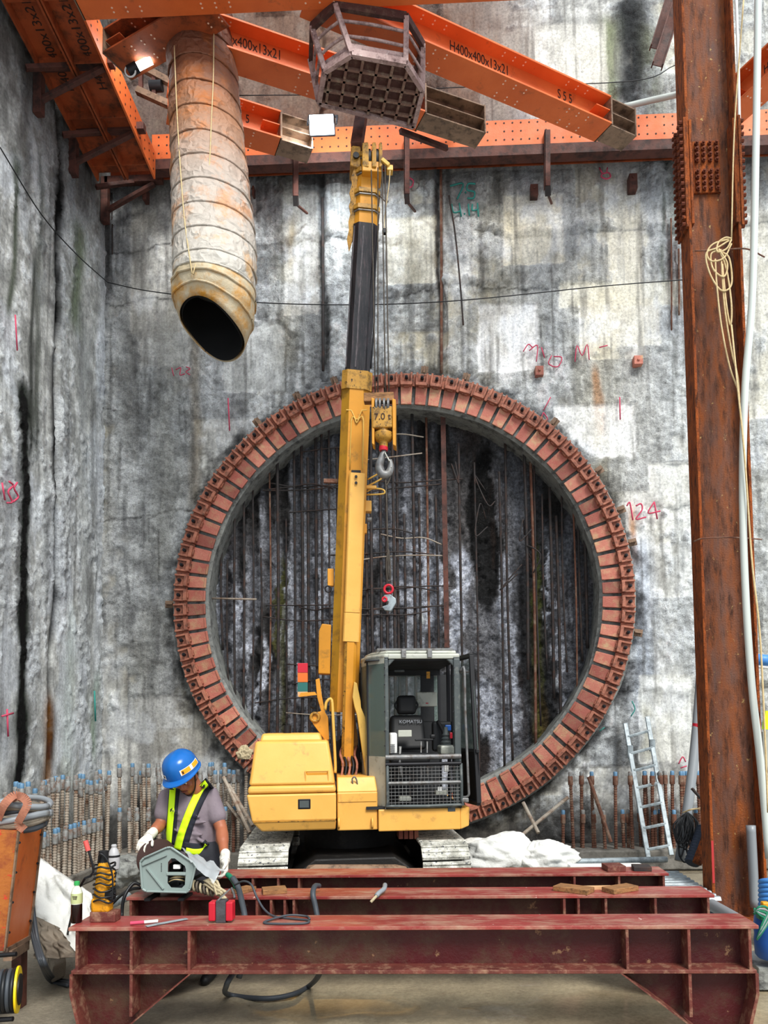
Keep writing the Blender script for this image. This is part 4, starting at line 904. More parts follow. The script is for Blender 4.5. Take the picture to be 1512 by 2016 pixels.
for i in range(10):
    z=RC.z+rb.uniform(.0,2.3); xc=RC.x+rb.uniform(.5,2.0)
    if not inring(xc+.3,z+.3): continue
    yb_=YW+.08; o=MB().tube([(xc,yb_+.1,z),(xc+rb.uniform(-.2,.2),yb_,z+.2),(xc+rb.uniform(-.3,.3),yb_-.05,z+rb.uniform(-.3,.2)),(xc+rb.uniform(0,.4),yb_,z+rb.uniform(-.2,.3))],.010,6,5).build('bent_tie_bar',M['rebar_dark'],smooth=True)
    tag(o,'dark bent tie bar sticking out of the chipped face right of the boom','rebar','bent tie bars inside the ring')
o=MB().bar(P(872,815,10.68),P(880,1275,10.68),.07,.05,up=(0,1,0)).build('timber_strip',M['brown_steel']); tag(o,'long brown vertical strip on the chipped face right of the hook','steel strip')
cord('tie_bar','pale horizontal bar low at the left inside the ring','rebar',[P(414,1178,10.66),P(505,1180,10.66)],.014,'rebar')
# ------------------------------------------------------------------ crawler crane
TH=math.radians(8)
co=P(697,1700,7.75); CO=Vector((co.x,7.75,0))
crane=thing('crawler_crane','yellow crawler crane with telescopic boom and grey-white cab standing before the ring','crane',CO,TH)
CI=root_matrix(crane).inverted()
def LC(px,py,ly=0.0):
    o_=CI@CAM; d_=CI.to_3x3()@ray(px,py); return o_+d_*((ly-o_.y)/d_.y)
def LD(px,py,D): return CI@P(px,py,D)
def part(mb,name,mat,parent=None,**k): return mb.build(name,M[mat] if isinstance(mat,str) else mat,parent or crane,local=True,**k)
WM['_c']=root_matrix(crane)
def pl(parent): WM[parent.name]=root_matrix(crane); return parent
# tracks
shoe_mesh=None
for side,(xa,xb) in (('l',(466,566)),('r',(831,931))):
    X0=LC(xa,1690,0).x; X1=LC(xb,1690,0).x; xc=(X0+X1)/2; wd=X1-X0; hgt=.66; L_=3.0; r=hgt/2-.03
    m_=MB(); m_.b2((xc-wd*.32,.30,.16),(xc+wd*.32,L_-.3,.50)); tf_=part(m_,'track_frame','under',bevel=.02)
    for yy in(.33,L_-.33): part(MB().cyl((xc-wd*.3,yy,.33),(xc+wd*.3,yy,.33),.26,n=24),'idler_wheel','under',tf_,smooth='auto')
    per=2*(L_-.66)+2*math.pi*r; n_=32; st=per/n_
    for i in range(n_):
        s_=i*st; 
        if s_<L_-.66: y=.33+s_; z=.33+r; a=0
        elif s_<L_-.66+math.pi*r: q=(s_-(L_-.66))/r; y=L_-.33+math.sin(q)*r; z=.33+math.cos(q)*r; a=-q
        elif s_<2*(L_-.66)+math.pi*r: y=L_-.33-(s_-(L_-.66)-math.pi*r); z=.33-r; a=-math.pi
        else: q=(s_-2*(L_-.66)-math.pi*r)/r; y=.33-math.sin(q)*r; z=.33-math.cos(q)*r; a=-math.pi-q
        if shoe_mesh is None:
            m_=MB(); m_.b2((-wd/2,-st*.47,-.012),(wd/2,st*.47,.012)); 
            for g in(-.38,0,.34): m_.b2((-wd/2,st*g-.010,.01),(wd/2,st*g+.010,.026))
            o=part(m_,'track_shoe','shoe',bevel=.004,bseg=1); shoe_mesh=o
        else:
            o=shoe_mesh.copy(); COL.objects.link(o)
        o.parent=crane; o.location=(xc,y,z); o.rotation_euler=(a,0,0)
# undercarriage
a=LC(566,1650,.25).x; b=LC(831,1650,.25).x
m_=MB(); m_.prism([(a+.0,.35,.12),(a+.0,.35,.30),(a+.28,.35,.50),(b-.28,.35,.50),(b,.35,.30),(b,.35,.12)],(0,2.2,0)); part(m_,'undercarriage','under',bevel=.02)
m_=MB(); m_.cyl((.0,1.5,.45),(.0,1.5,.80),.55,n=40); part(m_,'slew_ring','under',smooth='auto')
m_=MB(); m_.prism([LC(598,1716,.2),LC(606,1704,.2),LC(620,1702,.25),LC(780,1702,.25),LC(800,1706,.2),LC(806,1716,.2)],(0,.25,-.04)); part(m_,'blade_edge','jack_steel',bevel=.01)
# engine housing
def frust(m_,lo,hi,yf0,yf1,yb0,yb1):
    """lo/hi: (xl,xr,z)"""
    vs=[(lo[0],yf0,lo[2]),(lo[1],yf0,lo[2]),(lo[1],yb0,lo[2]),(lo[0],yb0,lo[2]),(hi[0],yf1,hi[2]),(hi[1],yf1,hi[2]),(hi[1],yb1,hi[2]),(hi[0],yb1,hi[2])]
    return m_.add(vs,[(0,3,2,1),(4,5,6,7),(0,1,5,4),(1,2,6,5),(2,3,7,6),(3,0,4,7)])
FY=.30
def lx(px,py,ly=FY): return LC(px,py,ly).x
def lz(px,py,ly=FY): return LC(px,py,ly).z
z0=lz(580,1637);z1=lz(580,1563);z1b=lz(580,1617); z2=lz(580,1546);z3=lz(580,1459);z4=lz(580,1444)
m_=MB(); frust(m_,(lx(514,1637),lx(661,1637),z0),(lx(496,1617),lx(662,1617),z1b),FY+.05,FY,1.9,1.9); frust(m_,(lx(496,1617),lx(662,1617),z1b),(lx(485,1563),lx(662,1563),z1),FY,FY,1.9,1.9)
eh=part(m_,'counterweight_housing','yellow',bevel=.018)
m_=MB(); frust(m_,(lx(486,1562),lx(662,1562),z1+.006),(lx(489,1545),lx(660,1545),z2),FY+.0,FY+.01,1.9,1.9); frust(m_,(lx(489,1545),lx(660,1545),z2),(lx(500,1459),lx(646,1459),z3),FY+.01,FY+.14,1.9,1.85)
hood=part(m_,'engine_hood','yellow',bevel=.03,bseg=3,smooth='auto')
m_=MB(); frust(m_,(lx(506,1460),lx(634,1460),z3-.01),(lx(510,1444),lx(629,1444),z4),FY+.3,FY+.34,1.3,1.25); part(m_,'hood_top','yellow',hood,bevel=.025,bseg=3,smooth='auto')
m_=MB(); q=LC(597,1589); m_.b2((q.x-.065,FY-.006,q.z-.052),(q.x+.065,FY+.01,q.z+.052)); sq=part(m_,'lamp_recess','dark',eh,bevel=.006)
m_=MB(); m_.b2((q.x-.048,FY-.010,q.z-.036),(q.x+.048,FY+.0,q.z+.036)); part(m_,'lamp_lens','cab_grey',eh)
q=LC(624,1529,FY+.03); m_=MB(); 
m_.b2((q.x-.12,FY+.022,q.z-.07),(q.x+.12,FY+.05,q.z-.055)); m_.b2((q.x-.12,FY+.035,q.z+.05),(q.x+.12,FY+.07,q.z+.065)); m_.b2((q.x-.125,FY+.02,q.z-.07),(q.x-.112,FY+.06,q.z+.065)); m_.b2((q.x+.112,FY+.02,q.z-.07),(q.x+.125,FY+.06,q.z+.065)); part(m_,'grip_recess','yellow',hood,bevel=.004)
part(MB().b2((q.x-.115,FY+.038,q.z-.058),(q.x+.115,FY+.062,q.z+.053)),'grip_panel','boom',hood,bevel=.012)
part(MB().cyl(LC(565,1458,.8),LC(566,1428,.8),.042,n=16).cyl(LC(565,1458,.75)+Vector((0,0,-.1)),LC(565,1445,.75),.055,n=16),'exhaust_pipe','black',hood,smooth='auto')
for zz,nm in((z1b,'seam'),): part(MB().b2((lx(496,1617)+.01,FY-.003,zz-.004),(lx(661,1617),FY+.01,zz+.004)),'seam_line','boom_dark',eh)
# middle front box
xm0=lx(664,1600);xm1=lx(744,1600); z0=lz(700,1636);zt=lz(700,1560);ztt=lz(700,1531)
m_=MB(); m_.b2((xm0,FY+.05,z0),(xm1,1.7,zt)); frust(m_,(xm0,xm1,zt),(xm0,xm1-.02,ztt),FY+.05,FY+.14,1.7,1.7); mid=part(m_,'centre_box','yellow',bevel=.012)
part(MB().b2((xm0+.01,FY+.042,lz(700,1575)-.025),(xm1-.01,FY+.052,lz(700,1562))),'hatch_lid','yellow',mid,bevel=.004)
q=LC(698,1533,FY+.1); part(MB().tube([q+Vector((-.02,0,-.05)),q+Vector((-.025,-.02,0)),q+Vector((0,-.03,.02)),q+Vector((.02,-.02,-.01)),q+Vector((.03,0,-.06))],.008,8),'hatch_handle','steel',mid,smooth=True)
for px in(667,733): q=LC(px,1620,FY+.04); part(MB().tube([q+Vector((0,0,-.05)),q+Vector((0,-.03,-.03)),q+Vector((0,-.03,.03)),q+Vector((0,0,.05))],.012,8,3),'grab_loop','yellow',mid,smooth=True)
# deck under the cab
xc0=lx(745,1610);xc1=lx(925,1610); zc0=lz(830,1635); zc1=lz(830,1592)
m_=MB(); m_.prism([(xc0,FY,zc0),(xc1-.10,FY,zc0),(xc1-.10,FY,zc1),(xc0,FY,zc1)],(0,1.7,0)); m_.prism([(xc1-.10,FY,zc0),(xc1-.0,FY+.05,zc0+.03),(xc1+.01,FY+.05,zc1),(xc1-.10,FY,zc1)],(0,1.6,0)); dk=part(m_,'cab_deck','yellow',bevel=.012)
q=LC(898,1598); part(MB().b2((q.x-.04,FY-.004,q.z-.03),(q.x+.04,FY+.001,q.z+.03)),'marker_plate','cab_grey',dk)
# red blocks visible under the deck
for i in range(4): q=LC(787+i*10,1640,.8); part(MB().box(q,(.045,.3,.09)),'grease_block','ring')
# cab ---------------------------------------------------------------
CY0=FY; D1=1.55
xl=lx(758,1450);xr=lx(908,1450); xo=lx(713,1450,.75)
zb=zc1; zt=lz(830,1296); zr=lz(830,1281)
plan=[(xl,CY0),(xr,CY0),(xr,CY0+D1),(xo+.02,CY0+D1),(xo,CY0+.62),(xo+.05,CY0+.28)]
m_=MB(); m_.prism([(x,y,zt) for x,y in plan],(0,0,(zr-zt)*.65)); c=Vector(((xl+xr)/2,CY0+.8,0)); 
m_.prism([(c.x+(x-c.x)*.93,c.y+(y-c.y)*.93,zt+(zr-zt)*.6) for x,y in plan],(0,0,(zr-zt)*.5)); cab=part(m_,'cab','cab',bevel=.03,bseg=3,smooth='auto'); pl(cab)
def cp(mb,name,mat,**k): return part(mb,name,mat,cab,**k)
# front frame
def fx(px): return lx(px,1450)
m_=MB()
m_.b2((xl,CY0,zb),(fx(766),CY0+.07,zt)); m_.b2((fx(895),CY0,zb),(xr,CY0+.07,zt)); m_.b2((xl,CY0,lz(830,1297)),(xr,CY0+.07,zt+.02)); m_.b2((xl,CY0,zb),(xr,CY0+.07,zb+.03))
for sx,a_ in((fx(766),1),(fx(895),-1)):
    m_.prism([(sx,CY0+.005,lz(830,1297)),(sx+a_*.08,CY0+.005,lz(830,1297)),(sx,CY0+.005,lz(830,1297)-.08)],(0,.05,0))
cp(m_,'front_frame','cab_grey',bevel=.012)
cp(MB().b2((fx(766),CY0-.006,lz(830,1297)),(fx(895),CY0+.05,lz(830,1288))),'roof_brow','cab',bevel=.01)
for py in(1310,1325,1345,1370,1400,1440,1470):
    for px in(761,902): q=LC(px,py); cp(MB().cyl((q.x,CY0-.008,q.z),(q.x,CY0,q.z),.008,n=8),'rivet','dark')
for (x,y) in((xo,CY0+.62),(xo+.02,CY0+D1-.03),(xr-.03,CY0+D1-.03),(xo+.05,CY0+.28),(xr-.03,CY0+.75)): cp(MB().b2((x-.005,y-.02,zb),(x+.035,y+.03,zt)),'pillar','dark',bevel=.006)
# left lower panel and glass
def sidewall(za,zb_,mat,name,th=.02):
    m_=MB(); pts=[(xl,CY0+.01),(xo+.05,CY0+.28),(xo,CY0+.62),(xo+.02,CY0+D1)]
    for (x0_,y0_),(x1_,y1_) in zip(pts,pts[1:]): m_.prism([(x0_,y0_,za),(x1_,y1_,za),(x1_,y1_,zb_),(x0_,y0_,zb_)],(th,th*.3,0))
    return cp(m_,name,mat)
sidewall(zb,lz(730,1488,.6),'cab','left_panel'); sidewall(lz(730,1488,.6),lz(730,1310,.6),'glass','left_window',.006); sidewall(lz(730,1310,.6),zt+.01,'cab','left_header')
# rear wall of cab with two windows
yb=CY0+D1-.05
zw0=lz(830,1420,yb);zw1=lz(830,1330,yb); zcb=zb
m_=MB(); m_.b2((xo,yb,zcb),(xr,yb+.03,zw0)); m_.b2((xo,yb,zw1),(xr,yb+.03,zt)); 
for a_,b_ in((xo,lx(762,1400,yb)),(lx(829,1400,yb),lx(855,1400,yb)),(lx(893,1400,yb),xr)): m_.b2((a_,yb,zw0-.01),(b_,yb+.03,zw1+.01))
cp(m_,'rear_wall','cab_in')
cp(MB().b2((xo,yb+.01,zw0),(xr,yb+.014,zw1)),'rear_window','glass')
cp(MB().b2((xo+.02,CY0+.02,zb),(xr,yb,zb+.03)),'cab_floor','cab_in'); cp(MB().b2((xo+.03,CY0+.08,zt-.02),(xr-.01,yb,zt-.004)),'headliner','cab_in')
q=LC(843,1329,CY0+.6); cp(MB().box(q,(.04,.01,.08)),'yellow_tag','tool_yellow')
q=LC(840,1377,CY0+.75); cp(MB().box(q,(.24,.05,.17)),'control_box','cab',bevel=.01); cp(MB().box(q+Vector((0,-.028,-.045)),(.03,.004,.012)),'red_sticker','red_plastic')
cp(MB().box(LC(786,1321,CY0+.5),(.12,.05,.03)),'sun_visor','cab_grey',bevel=.01)
# seat
q=LC(800,1388,CY0+.62); cp(MB().box(q,(.22,.11,.22)),'headrest','seat',bevel=.045,bseg=4,smooth=True)
for s_ in(-1,1): cp(MB().tube([q+Vector((s_*.10,0,.05)),q+Vector((s_*.13,0,0)),q+Vector((s_*.10,0,-.06))],.012,8),'headrest_bracket','black',smooth=True)
m_=MB(); q0=LC(804,1476,CY0+.5); q1=LC(800,1408,CY0+.66); frust(m_,(q0.x-.21,q0.x+.21,q0.z),(q1.x-.19,q1.x+.19,q1.z),CY0+.46,CY0+.60,CY0+.60,CY0+.74); cp(m_,'backrest','seat',bevel=.05,bseg=4,smooth=True)
cp(MB().box(LC(804,1492,CY0+.35),(.44,.42,.12)),'seat_cushion','seat',bevel=.04,bseg=4,smooth=True)
qt=LC(786,1424,CY0+.535); WM[cab.name]=Matrix.Identity(4)
text_mesh('KOMATSU','seat_lettering',qt,(1,0,0),(0,.38,1),.056,plain('lettering_grey','#8f9298',.6),None,thick=.002); o=bpy.data.objects['seat_lettering']; o.parent=cab; WM[cab.name]=root_matrix(crane)
cp(MB().box(LC(797,1444,CY0+.35),(.15,.05,.075)),'instrument_box','cab',bevel=.006)
cp(MB().b2(LC(768,1486,CY0+.25),LC(779,1442,CY0+.45)),'side_console','white',bevel=.02)
for k in range(6): q=LC(773,1466+k*3.5,CY0+.24); cp(MB().box(q,(.05,.004,.006)),'console_vent','dark')
for px in(830,842):
    cp(MB().tube([LC(px,1535,CY0+.25),LC(px-1,1490,CY0+.22),LC(px-1,1460,CY0+.28)],.009,8),'travel_lever','steel',smooth=True)
    cp(MB().bar(LC(px-13,1457,CY0+.28),LC(px+11,1456,CY0+.28),.022,.022),'lever_grip','black',bevel=.006)
q=LC(878,1470,CY0+.35); cp(MB().lathe(q,[(.075,-.05),(.08,0),(.05,.03),(.06,.05),(.042,.07),(.052,.09),(.035,.11),(.045,.13),(.03,.15),(.02,.22)],16),'bellows_boot','cab_grey',smooth='auto')
cp(MB().b2(LC(868,1486,CY0+.2),LC(891,1466,CY0+.5)),'joystick_console','cab',bevel=.02); cp(MB().b2(LC(853,1480,CY0+.6),LC(888,1420,CY0+.75)),'right_console','cab_in',bevel=.03)
cp(MB().box(LC(882,1433,CY0+.5),(.07,.04,.07)),'blue_pouch','blue',bevel=.01); cp(MB().box(LC(888,1448,CY0+.3),(.03,.03,.07)),'red_lever','red_plastic',bevel=.008)
cp(MB().tube([LC(862,1420,CY0+.6),LC(872,1440,CY0+.5),LC(876,1460,CY0+.4)],.02,10),'joystick_arm','black',smooth=True)
cp(MB().box(LC(852,1450,CY0+.3),(.06,.05,.05)),'joystick_head','black',bevel=.015)
cp(MB().tube([LC(788,1470,CY0+.2),LC(787,1500,CY0+.15),LC(791,1530,CY0+.15)],.016,8),'console_post','steel',smooth=True)
for px,py in((797,1572),(868,1560)): cp(MB().box(LC(px,py,CY0+.2),(.13,.12,.05)),'pedal','cab',bevel=.01)
cp(MB().box(LC(866,1553,CY0+.14),(.045,.005,.045)),'pedal_sticker','white'); cp(MB().box(LC(879,1512,CY0+.2),(.05,.04,.09)),'white_cup','white',bevel=.01)
# front guard
za=LC(830,1504,CY0-.03).z; zz=LC(830,1586,CY0-.03).z; xa=LC(763,1540,CY0-.03).x; xb=LC(908,1540,CY0-.03).x; yg=CY0-.035
m_=MB(); m_.cyl((xa-.02,yg-.01,lz(830,1490,yg)),(xb,yg-.01,lz(830,1490,yg)),.028,n=14); cp(m_,'guard_rail','steel',smooth='auto')
cp(MB().cyl((xa-.02,yg,za),(xb,yg,za),.020,n=12),'guard_rail','dark',smooth='auto'); cp(MB().cyl((xa,yg,lz(830,1541,yg)),(xb,yg,lz(830,1541,yg)),.016,n=12),'guard_rail','steel',smooth='auto')
m_=MB(); m_.tube([(xa,yg,za),(xa,yg,zz+.05),(xa+.05,yg,zz),(xb-.05,yg,zz),(xb,yg,zz+.05),(xb,yg,za)],.018,8,2); cp(m_,'guard_frame','cab_grey',smooth=True)
m_=MB(); 
for i in range(1,20): x=xa+(xb-xa)*i/20; m_.cyl((x,yg,zz),(x,yg,za),.0026,n=5)
for i in range(1,12): z=zz+(za-zz)*i/12; m_.cyl((xa,yg,z),(xb,yg,z),.0026,n=5)
cp(m_,'guard_mesh','steel')
# roof mesh and lugs
m_=MB(); za_=zr+.03
xq0=lx(742,1276,.5); xq1=lx(890,1276,.5)
for i in range(19): x=xq0+(xq1-xq0)*i/18; m_.cyl((x,CY0+.15,za_),(x,CY0+1.2,za_),.006,n=5)
for i in range(12): y=CY0+.15+1.05*i/11; m_.cyl((xq0,y,za_),(xq1,y,za_),.006,n=5)
m_.bar((xq0,CY0+.15,za_),(xq1,CY0+.15,za_),.02,.02); m_.bar((xq0,CY0+1.2,za_),(xq1,CY0+1.2,za_),.02,.02); cp(m_,'roof_mesh','steel')
for px in(800,853): q=LC(px,1282); m_=MB(); m_.b2((q.x-.025,CY0-.03,q.z-.045),(q.x+.025,CY0+.12,q.z+.045)); cp(m_,'roof_bracket','steel',bevel=.008)
# open door at right
xd=xr+.02
m_=MB(); q=[LC(914,1296,CY0+.25),LC(922,1300,CY0-.02),LC(937,1577,CY0-.02),LC(918,1577,CY0+.25)]
dp=[(xd,CY0+.6),(xd+.14,CY0-.1)]
def dpt(t_,z): return Vector((dp[0][0]+(dp[1][0]-dp[0][0])*t_,dp[0][1]+(dp[1][1]-dp[0][1])*t_,z))
zd0=lz(925,1580);zd1=lz(915,1290)
m_.bar(dpt(0,zd0),dpt(0,zd1),.05,.05); m_.bar(dpt(1,zd0),dpt(.8,zd1),.05,.05); m_.bar(dpt(0,zd1),dpt(.8,zd1),.05,.05); m_.bar(dpt(0,zd0),dpt(1,zd0),.05,.05); m_.bar(dpt(0,zd0+.55),dpt(1,zd0+.55),.04,.04)
m_.prism([dpt(0,zd0),dpt(1,zd0),dpt(1,zd0+.55),dpt(0,zd0+.55)],(.012,0,0)); cp(m_,'door','black',bevel=.008)
cp(MB().prism([dpt(0,zd0+.55),dpt(1,zd0+.55),dpt(.82,zd1),dpt(0,zd1)],(.005,0,0)),'door_glass','glass')
cp(MB().tube([LC(906,1322,CY0),LC(914,1318,CY0-.05),LC(916,1400,CY0-.06),LC(922,1540,CY0-.06),LC(922,1566,CY0-.05),LC(908,1570,CY0)],.014,8,4),'grab_rail','steel',smooth=True)
cp(MB().box(LC(915,1575,CY0-.02),(.08,.06,.05)),'step_bracket','steel',bevel=.01)
# ------------------------------------------------------------------ boom
def bc(px,py,D): return LD(px,py,D)
DB=lambda py: 8.95-(1500-py)/1220*.65
def bsec(m_,c0,c1,w,d,ch=.06,mats=None):
    up=(c1-c0).normalized(); sx=Vector((1,0,0)); sx=(sx-up*sx.dot(up)).normalized(); sy=up.cross(sx); sy=sy if sy.y>0 else -sy
    pr=[(-w/2,d/2),(-w/2,-d/2+ch),(-w/2+ch,-d/2),(w/2-ch,-d/2),(w/2,-d/2+ch),(w/2,d/2)]
    n=len(pr); vs=[c+sx*a+sy*b for c in(c0,c1) for a,b in pr]
    base=len(m_.v)
    for i in range(n):
        m_.cur=(mats[i] if mats else 0); m_.add([vs[i],vs[(i+1)%n],vs[n+(i+1)%n],vs[n+i]],[(0,1,2,3)])
    m_.cur=0; m_.add(vs,[tuple(range(n)),tuple(range(n,2*n))]); return m_
def bm2(m_,name,mats,bevel=.004,parent=None): return m_.build(name,[M[k] for k in mats],parent or crane,local=True,fixn=True,bevel=0)
wl_=lambda px,D: px*D/1500
# lower section (big yellow)
m_=bsec(MB(),bc(676,1400,DB(1400)),bc(702,748,DB(748)),.325,.36,.085,[1,2,0,0,0,0]); lower=bm2(m_,'boom_base_section',['boom','boom_pale','boom_shade'])  # left face paler, chamfer darker: light and shade set by face colour
m_=bsec(MB(),bc(701,776,DB(776)),bc(703,740,DB(740)),.345,.38,.06); bm2(m_,'boom_collar',['boom_dark'],parent=lower)
# V-shaped weld line near the collar
yo=-.215
def onb(px,py,off=.20): 
    q=bc(px,py,DB(py)); return q+Vector((0,-off,0))
m_=MB(); 
for i,(a_,b_) in enumerate((((681,820),(691,821)),((691,821),(699,838)),((699,838),(704,838)),((704,838),(711,821)),((711,821),(721,820)))): m_.bar(onb(*a_,.187),onb(*b_,.187),.010,.012,up=(0,1,0))
part(m_,'weld_line','boom_pale',lower)
m_=MB(); m_.tube([onb(688,935,.192),onb(691,842,.192),onb(697,836,.192),onb(701,846,.192),onb(707,836,.192),onb(714,842,.192),onb(712,935,.192)],.008,6,3); part(m_,'weld_line','boom_pale',lower,smooth=True)
part(MB().b2(onb(691,943,.20),onb(709,936,.17)),'slot','black',lower)
# cover box over the lift cylinder
m_=bsec(MB(),onb(692,1212,.24),onb(702,944,.20),.175,.10,.015,[1,0,0,0,0,0]); cv=bm2(m_,'cylinder_cover',['yellow','boom_shade']); 
m_=bsec(MB(),onb(689.5,1268,.25),onb(692,1213,.245),.182,.11,.015,[1,0,0,0,0,0]); bm2(m_,'cylinder_cover',['yellow','boom_shade'])
for px,py in((699.5,953),(699.5,965)): q=onb(px,py,.262); part(MB().cyl(q,q+Vector((0,-.012,0)),.016,n=8),'cover_bolt','black',cv)
m_=bsec(MB(),onb(682,1505,.30),onb(689,1269,.24),.135,.12,.03,[1,2,0,0,0,0]); bm2(m_,'lift_cylinder',['boom','boom_shade','boom_dark'])
# black section
m_=bsec(MB(),bc(703,742,DB(742)),bc(720,452,DB(452)),.285,.30,.06); bs=part(m_,'boom_black_section','black_paint')
M['black_gloss']=paint('boom_wear_strip','#6b6264','#4e484c','#26262a',.5,.3,sc=4,dsc=8,bump=.03,stretch=(8,8,.5))
for px0,px1,w_ in((692,708,.022),(699,715,.018),(680,697,.012)):
    a_=bc(px0,735,DB(735))+Vector((0,-.155,0)); b_=bc(px1,462,DB(462))+Vector((0,-.155,0)); part(MB().bar(a_,b_,w_,.008,up=(0,1,0)),'wear_strip','black_gloss',bs)
part(MB().tube([onb(729,735,.12),onb(735,650,.13),onb(736,580,.13),onb(738,520,.12),onb(744,455,.12)],.010,6),'hose_line','dark',bs,smooth=True)
# yellow upper sections
prev=None
segs=[(452,418,.265),(416,386,.255),(384,346,.245),(344,316,.235)]
for i,(ya_,yb_,w_) in enumerate(segs):
    px=lambda y: 720+(452-y)*.038
    m_=bsec(MB(),bc(px(ya_),ya_,DB(ya_)),bc(px(yb_),yb_,DB(yb_)),w_,w_,.05,[1,0,0,0,0,0]); s_=bm2(m_,'boom_upper_section',['boom','boom_pale'])
    m_=bsec(MB(),bc(px(yb_+8),yb_+8,DB(yb_)),bc(px(yb_),yb_,DB(yb_)),w_+.035,w_+.035,.05); part(m_,'boom_collar','boom_dark',s_)
    m_=bsec(MB(),bc(px(yb_+12),yb_+12,DB(yb_)),bc(px(yb_+10),yb_+10,DB(yb_)),w_+.02,w_+.02,.05); part(m_,'collar_band','steel',s_)
# serrated guide plate on the left of the top sections
edge=[(697,332),(691,350),(693,362),(688,380),(691,392),(687,405),(690,420),(686,436),(687,452),(683,470),(687,495),(695,470),(699,420),(702,380),(705,332)]
m_=MB(); m_.prism([bc(x,y,DB(y)-.10) for x,y in edge],(0,.02,0)); part(m_,'guide_plate','boom_dark')
# head
hc=[(713,328),(712,300),(718,280),(748,279),(752,285),(752,322),(744,330)]
m_=MB()
def hp(x,y,D=8.12): return bc(x,y,D)
for a_,b_ in((713,726),(732,741),(746,753)):
    m_.prism([hp(a_,328),hp(a_,286),hp(a_+1,280),hp(b_-1,279),hp(b_,285),hp(b_,328)],(0,.30,0))
head=part(m_,'boom_head','boom_dark',bevel=.008)
m_=MB(); m_.b2(hp(714,330)+Vector((0,.09,0)),hp(752,284)+Vector((0,.26,0))); part(m_,'head_core','black',head); m_=MB(); m_.b2(hp(713,336),hp(752,314)+Vector((0,.3,0))); part(m_,'head_base','boom',head,bevel=.01)
for px in(725.5,740.5): q=hp(px,303)+Vector((0,.14,0)); part(MB().cyl(q-Vector((.028,0,0)),q+Vector((.028,0,0)),.135,n=28),'head_sheave','black',head,smooth='auto')
m_=MB(); m_.prism([hp(689,325,8.2),hp(691,290,8.2),hp(694,286,8.2),hp(710,288,8.2),hp(711,326,8.2),hp(704,330,8.2)],(0,.25,0)); part(m_,'head_side_block','boom_dark',head,bevel=.01)
q=hp(701,307,8.19); part(MB().cyl(q,q-Vector((0,.02,0)),.035,n=12),'pivot_pin','black',head)
m_=MB(); m_.b2(hp(762,334),hp(774,323)+Vector((0,.1,0))); m_.bar(hp(752,314),hp(766,326),.04,.04); ls=part(m_,'limit_switch','boom_pale',head,bevel=.006)
part(MB().tube([hp(768,336),hp(765,370),hp(757,430),hp(757,452)],.005,6),'switch_cord','rope',head,smooth=True)
part(MB().box(hp(757,456),(.05,.05,.06)),'switch_weight','black',head,bevel=.01)
# bracket arms under boom top
part(MB().bar(hp(749,384,8.3),hp(763,398,8.3),.02,.03),'cord_bracket','steel',head)
# hoist ropes
for (a_,b_) in (((731,335),(739,790)),((744,330),(744,790)),((752,326),(759,790)),((758,326),(766,790))):
    part(MB().tube([hp(a_[0],a_[1],8.1),hp((a_[0]+b_[0])/2,560,8.1),hp(b_[0],b_[1],8.1)],.007,6,2),'hoist_rope','wire',smooth=True)
# fittings on boom sides
for q_ in ([(724,944),(747,932),(752,934),(750,943),(724,957)],[(722,968),(735,962),(754,964),(755,972),(722,974)]):
    part(MB().tube([onb(x,y,.0) for x,y in q_],.010,8,4),'rope_guide_loop','boom_pale',lower,smooth=True)
part(MB().b2(onb(721,964,.05),onb(741,957,-.02)),'guide_block','yellow',lower,bevel=.006)
part(MB().b2(onb(717,1010,.08),onb(731,988,-.05)),'valve_block','yellow',lower,bevel=.008); part(MB().b2(onb(716,1052,.06),onb(722,1033,-.02)),'small_lug','boom',lower,bevel=.005)
q=onb(723,1023,.0); part(MB().cyl(q,q+Vector((.05,0,0)),.03,n=12),'hose_fitting','steel',lower)
part(MB().b2(onb(637,951,.02),onb(666,942,-.05)),'side_step','rebar_rust',lower,bevel=.005)
part(MB().b2(onb(645,1155,.05),onb(657,1120,-.05)),'side_lug','boom',lower,bevel=.006)
part(MB().torus(onb(646,1161,.05),.035,.009,(0,1,0),16,6),'shackle_ring','dark',lower,smooth=True)
m_=MB(); m_.prism([onb(627,1327,.1),onb(628,1245,.1),onb(634,1230,.1),onb(652,1232,.1),onb(650,1328,.1)],(0,.22,0)); part(m_,'side_tool_box','boom',lower,bevel=.008)
# boom foot brackets and arms
def plate(pts,ly,th,name,mat,bev=.006): m_=MB(); m_.prism([LC(x,y,ly) for x,y in pts],(0,th,0)); return part(m_,name,mat,bevel=bev)
plate([(621,1338),(629,1335),(634,1372),(640,1402),(646,1412),(648,1456),(640,1458),(616,1425),(611,1412),(614,1403),(624,1402),(632,1400),(624,1372)],.9,.10,'boom_foot_bracket','boom')
q=LC(620,1412,.89); part(MB().torus(q,.045,.018,(0,1,0),20,8),'pin_eye','boom_dark',smooth=True)
plate([(697,1342),(703,1345),(710,1380),(711,1393),(719,1412),(731,1528),(720,1528),(703,1408),(698,1392),(694,1372)],.7,.12,'boom_foot_bracket','boom_pale')
plate([(690,1395),(698,1400),(705,1460),(700,1490),(690,1480)],1.0,.10,'boom_foot_bracket','boom_shade')
plate([(660,1460),(700,1440),(716,1528),(664,1528)],1.15,.05,'recess_shade_plate','under')  # flat dark plate stands in for the shade behind the boom foot
part(MB().tube([LC(640,1398,.75),LC(643,1382,.75),LC(653,1378,.75),LC(656,1420,.72),LC(660,1500,.68),LC(660,1522,.66)],.017,8,4),'handrail','boom_pale',smooth=True)
part(MB().tube([LC(614,1374,.9),LC(612,1390,.88),LC(618,1394,.9)],.012,6),'hose_line','black',smooth=True)
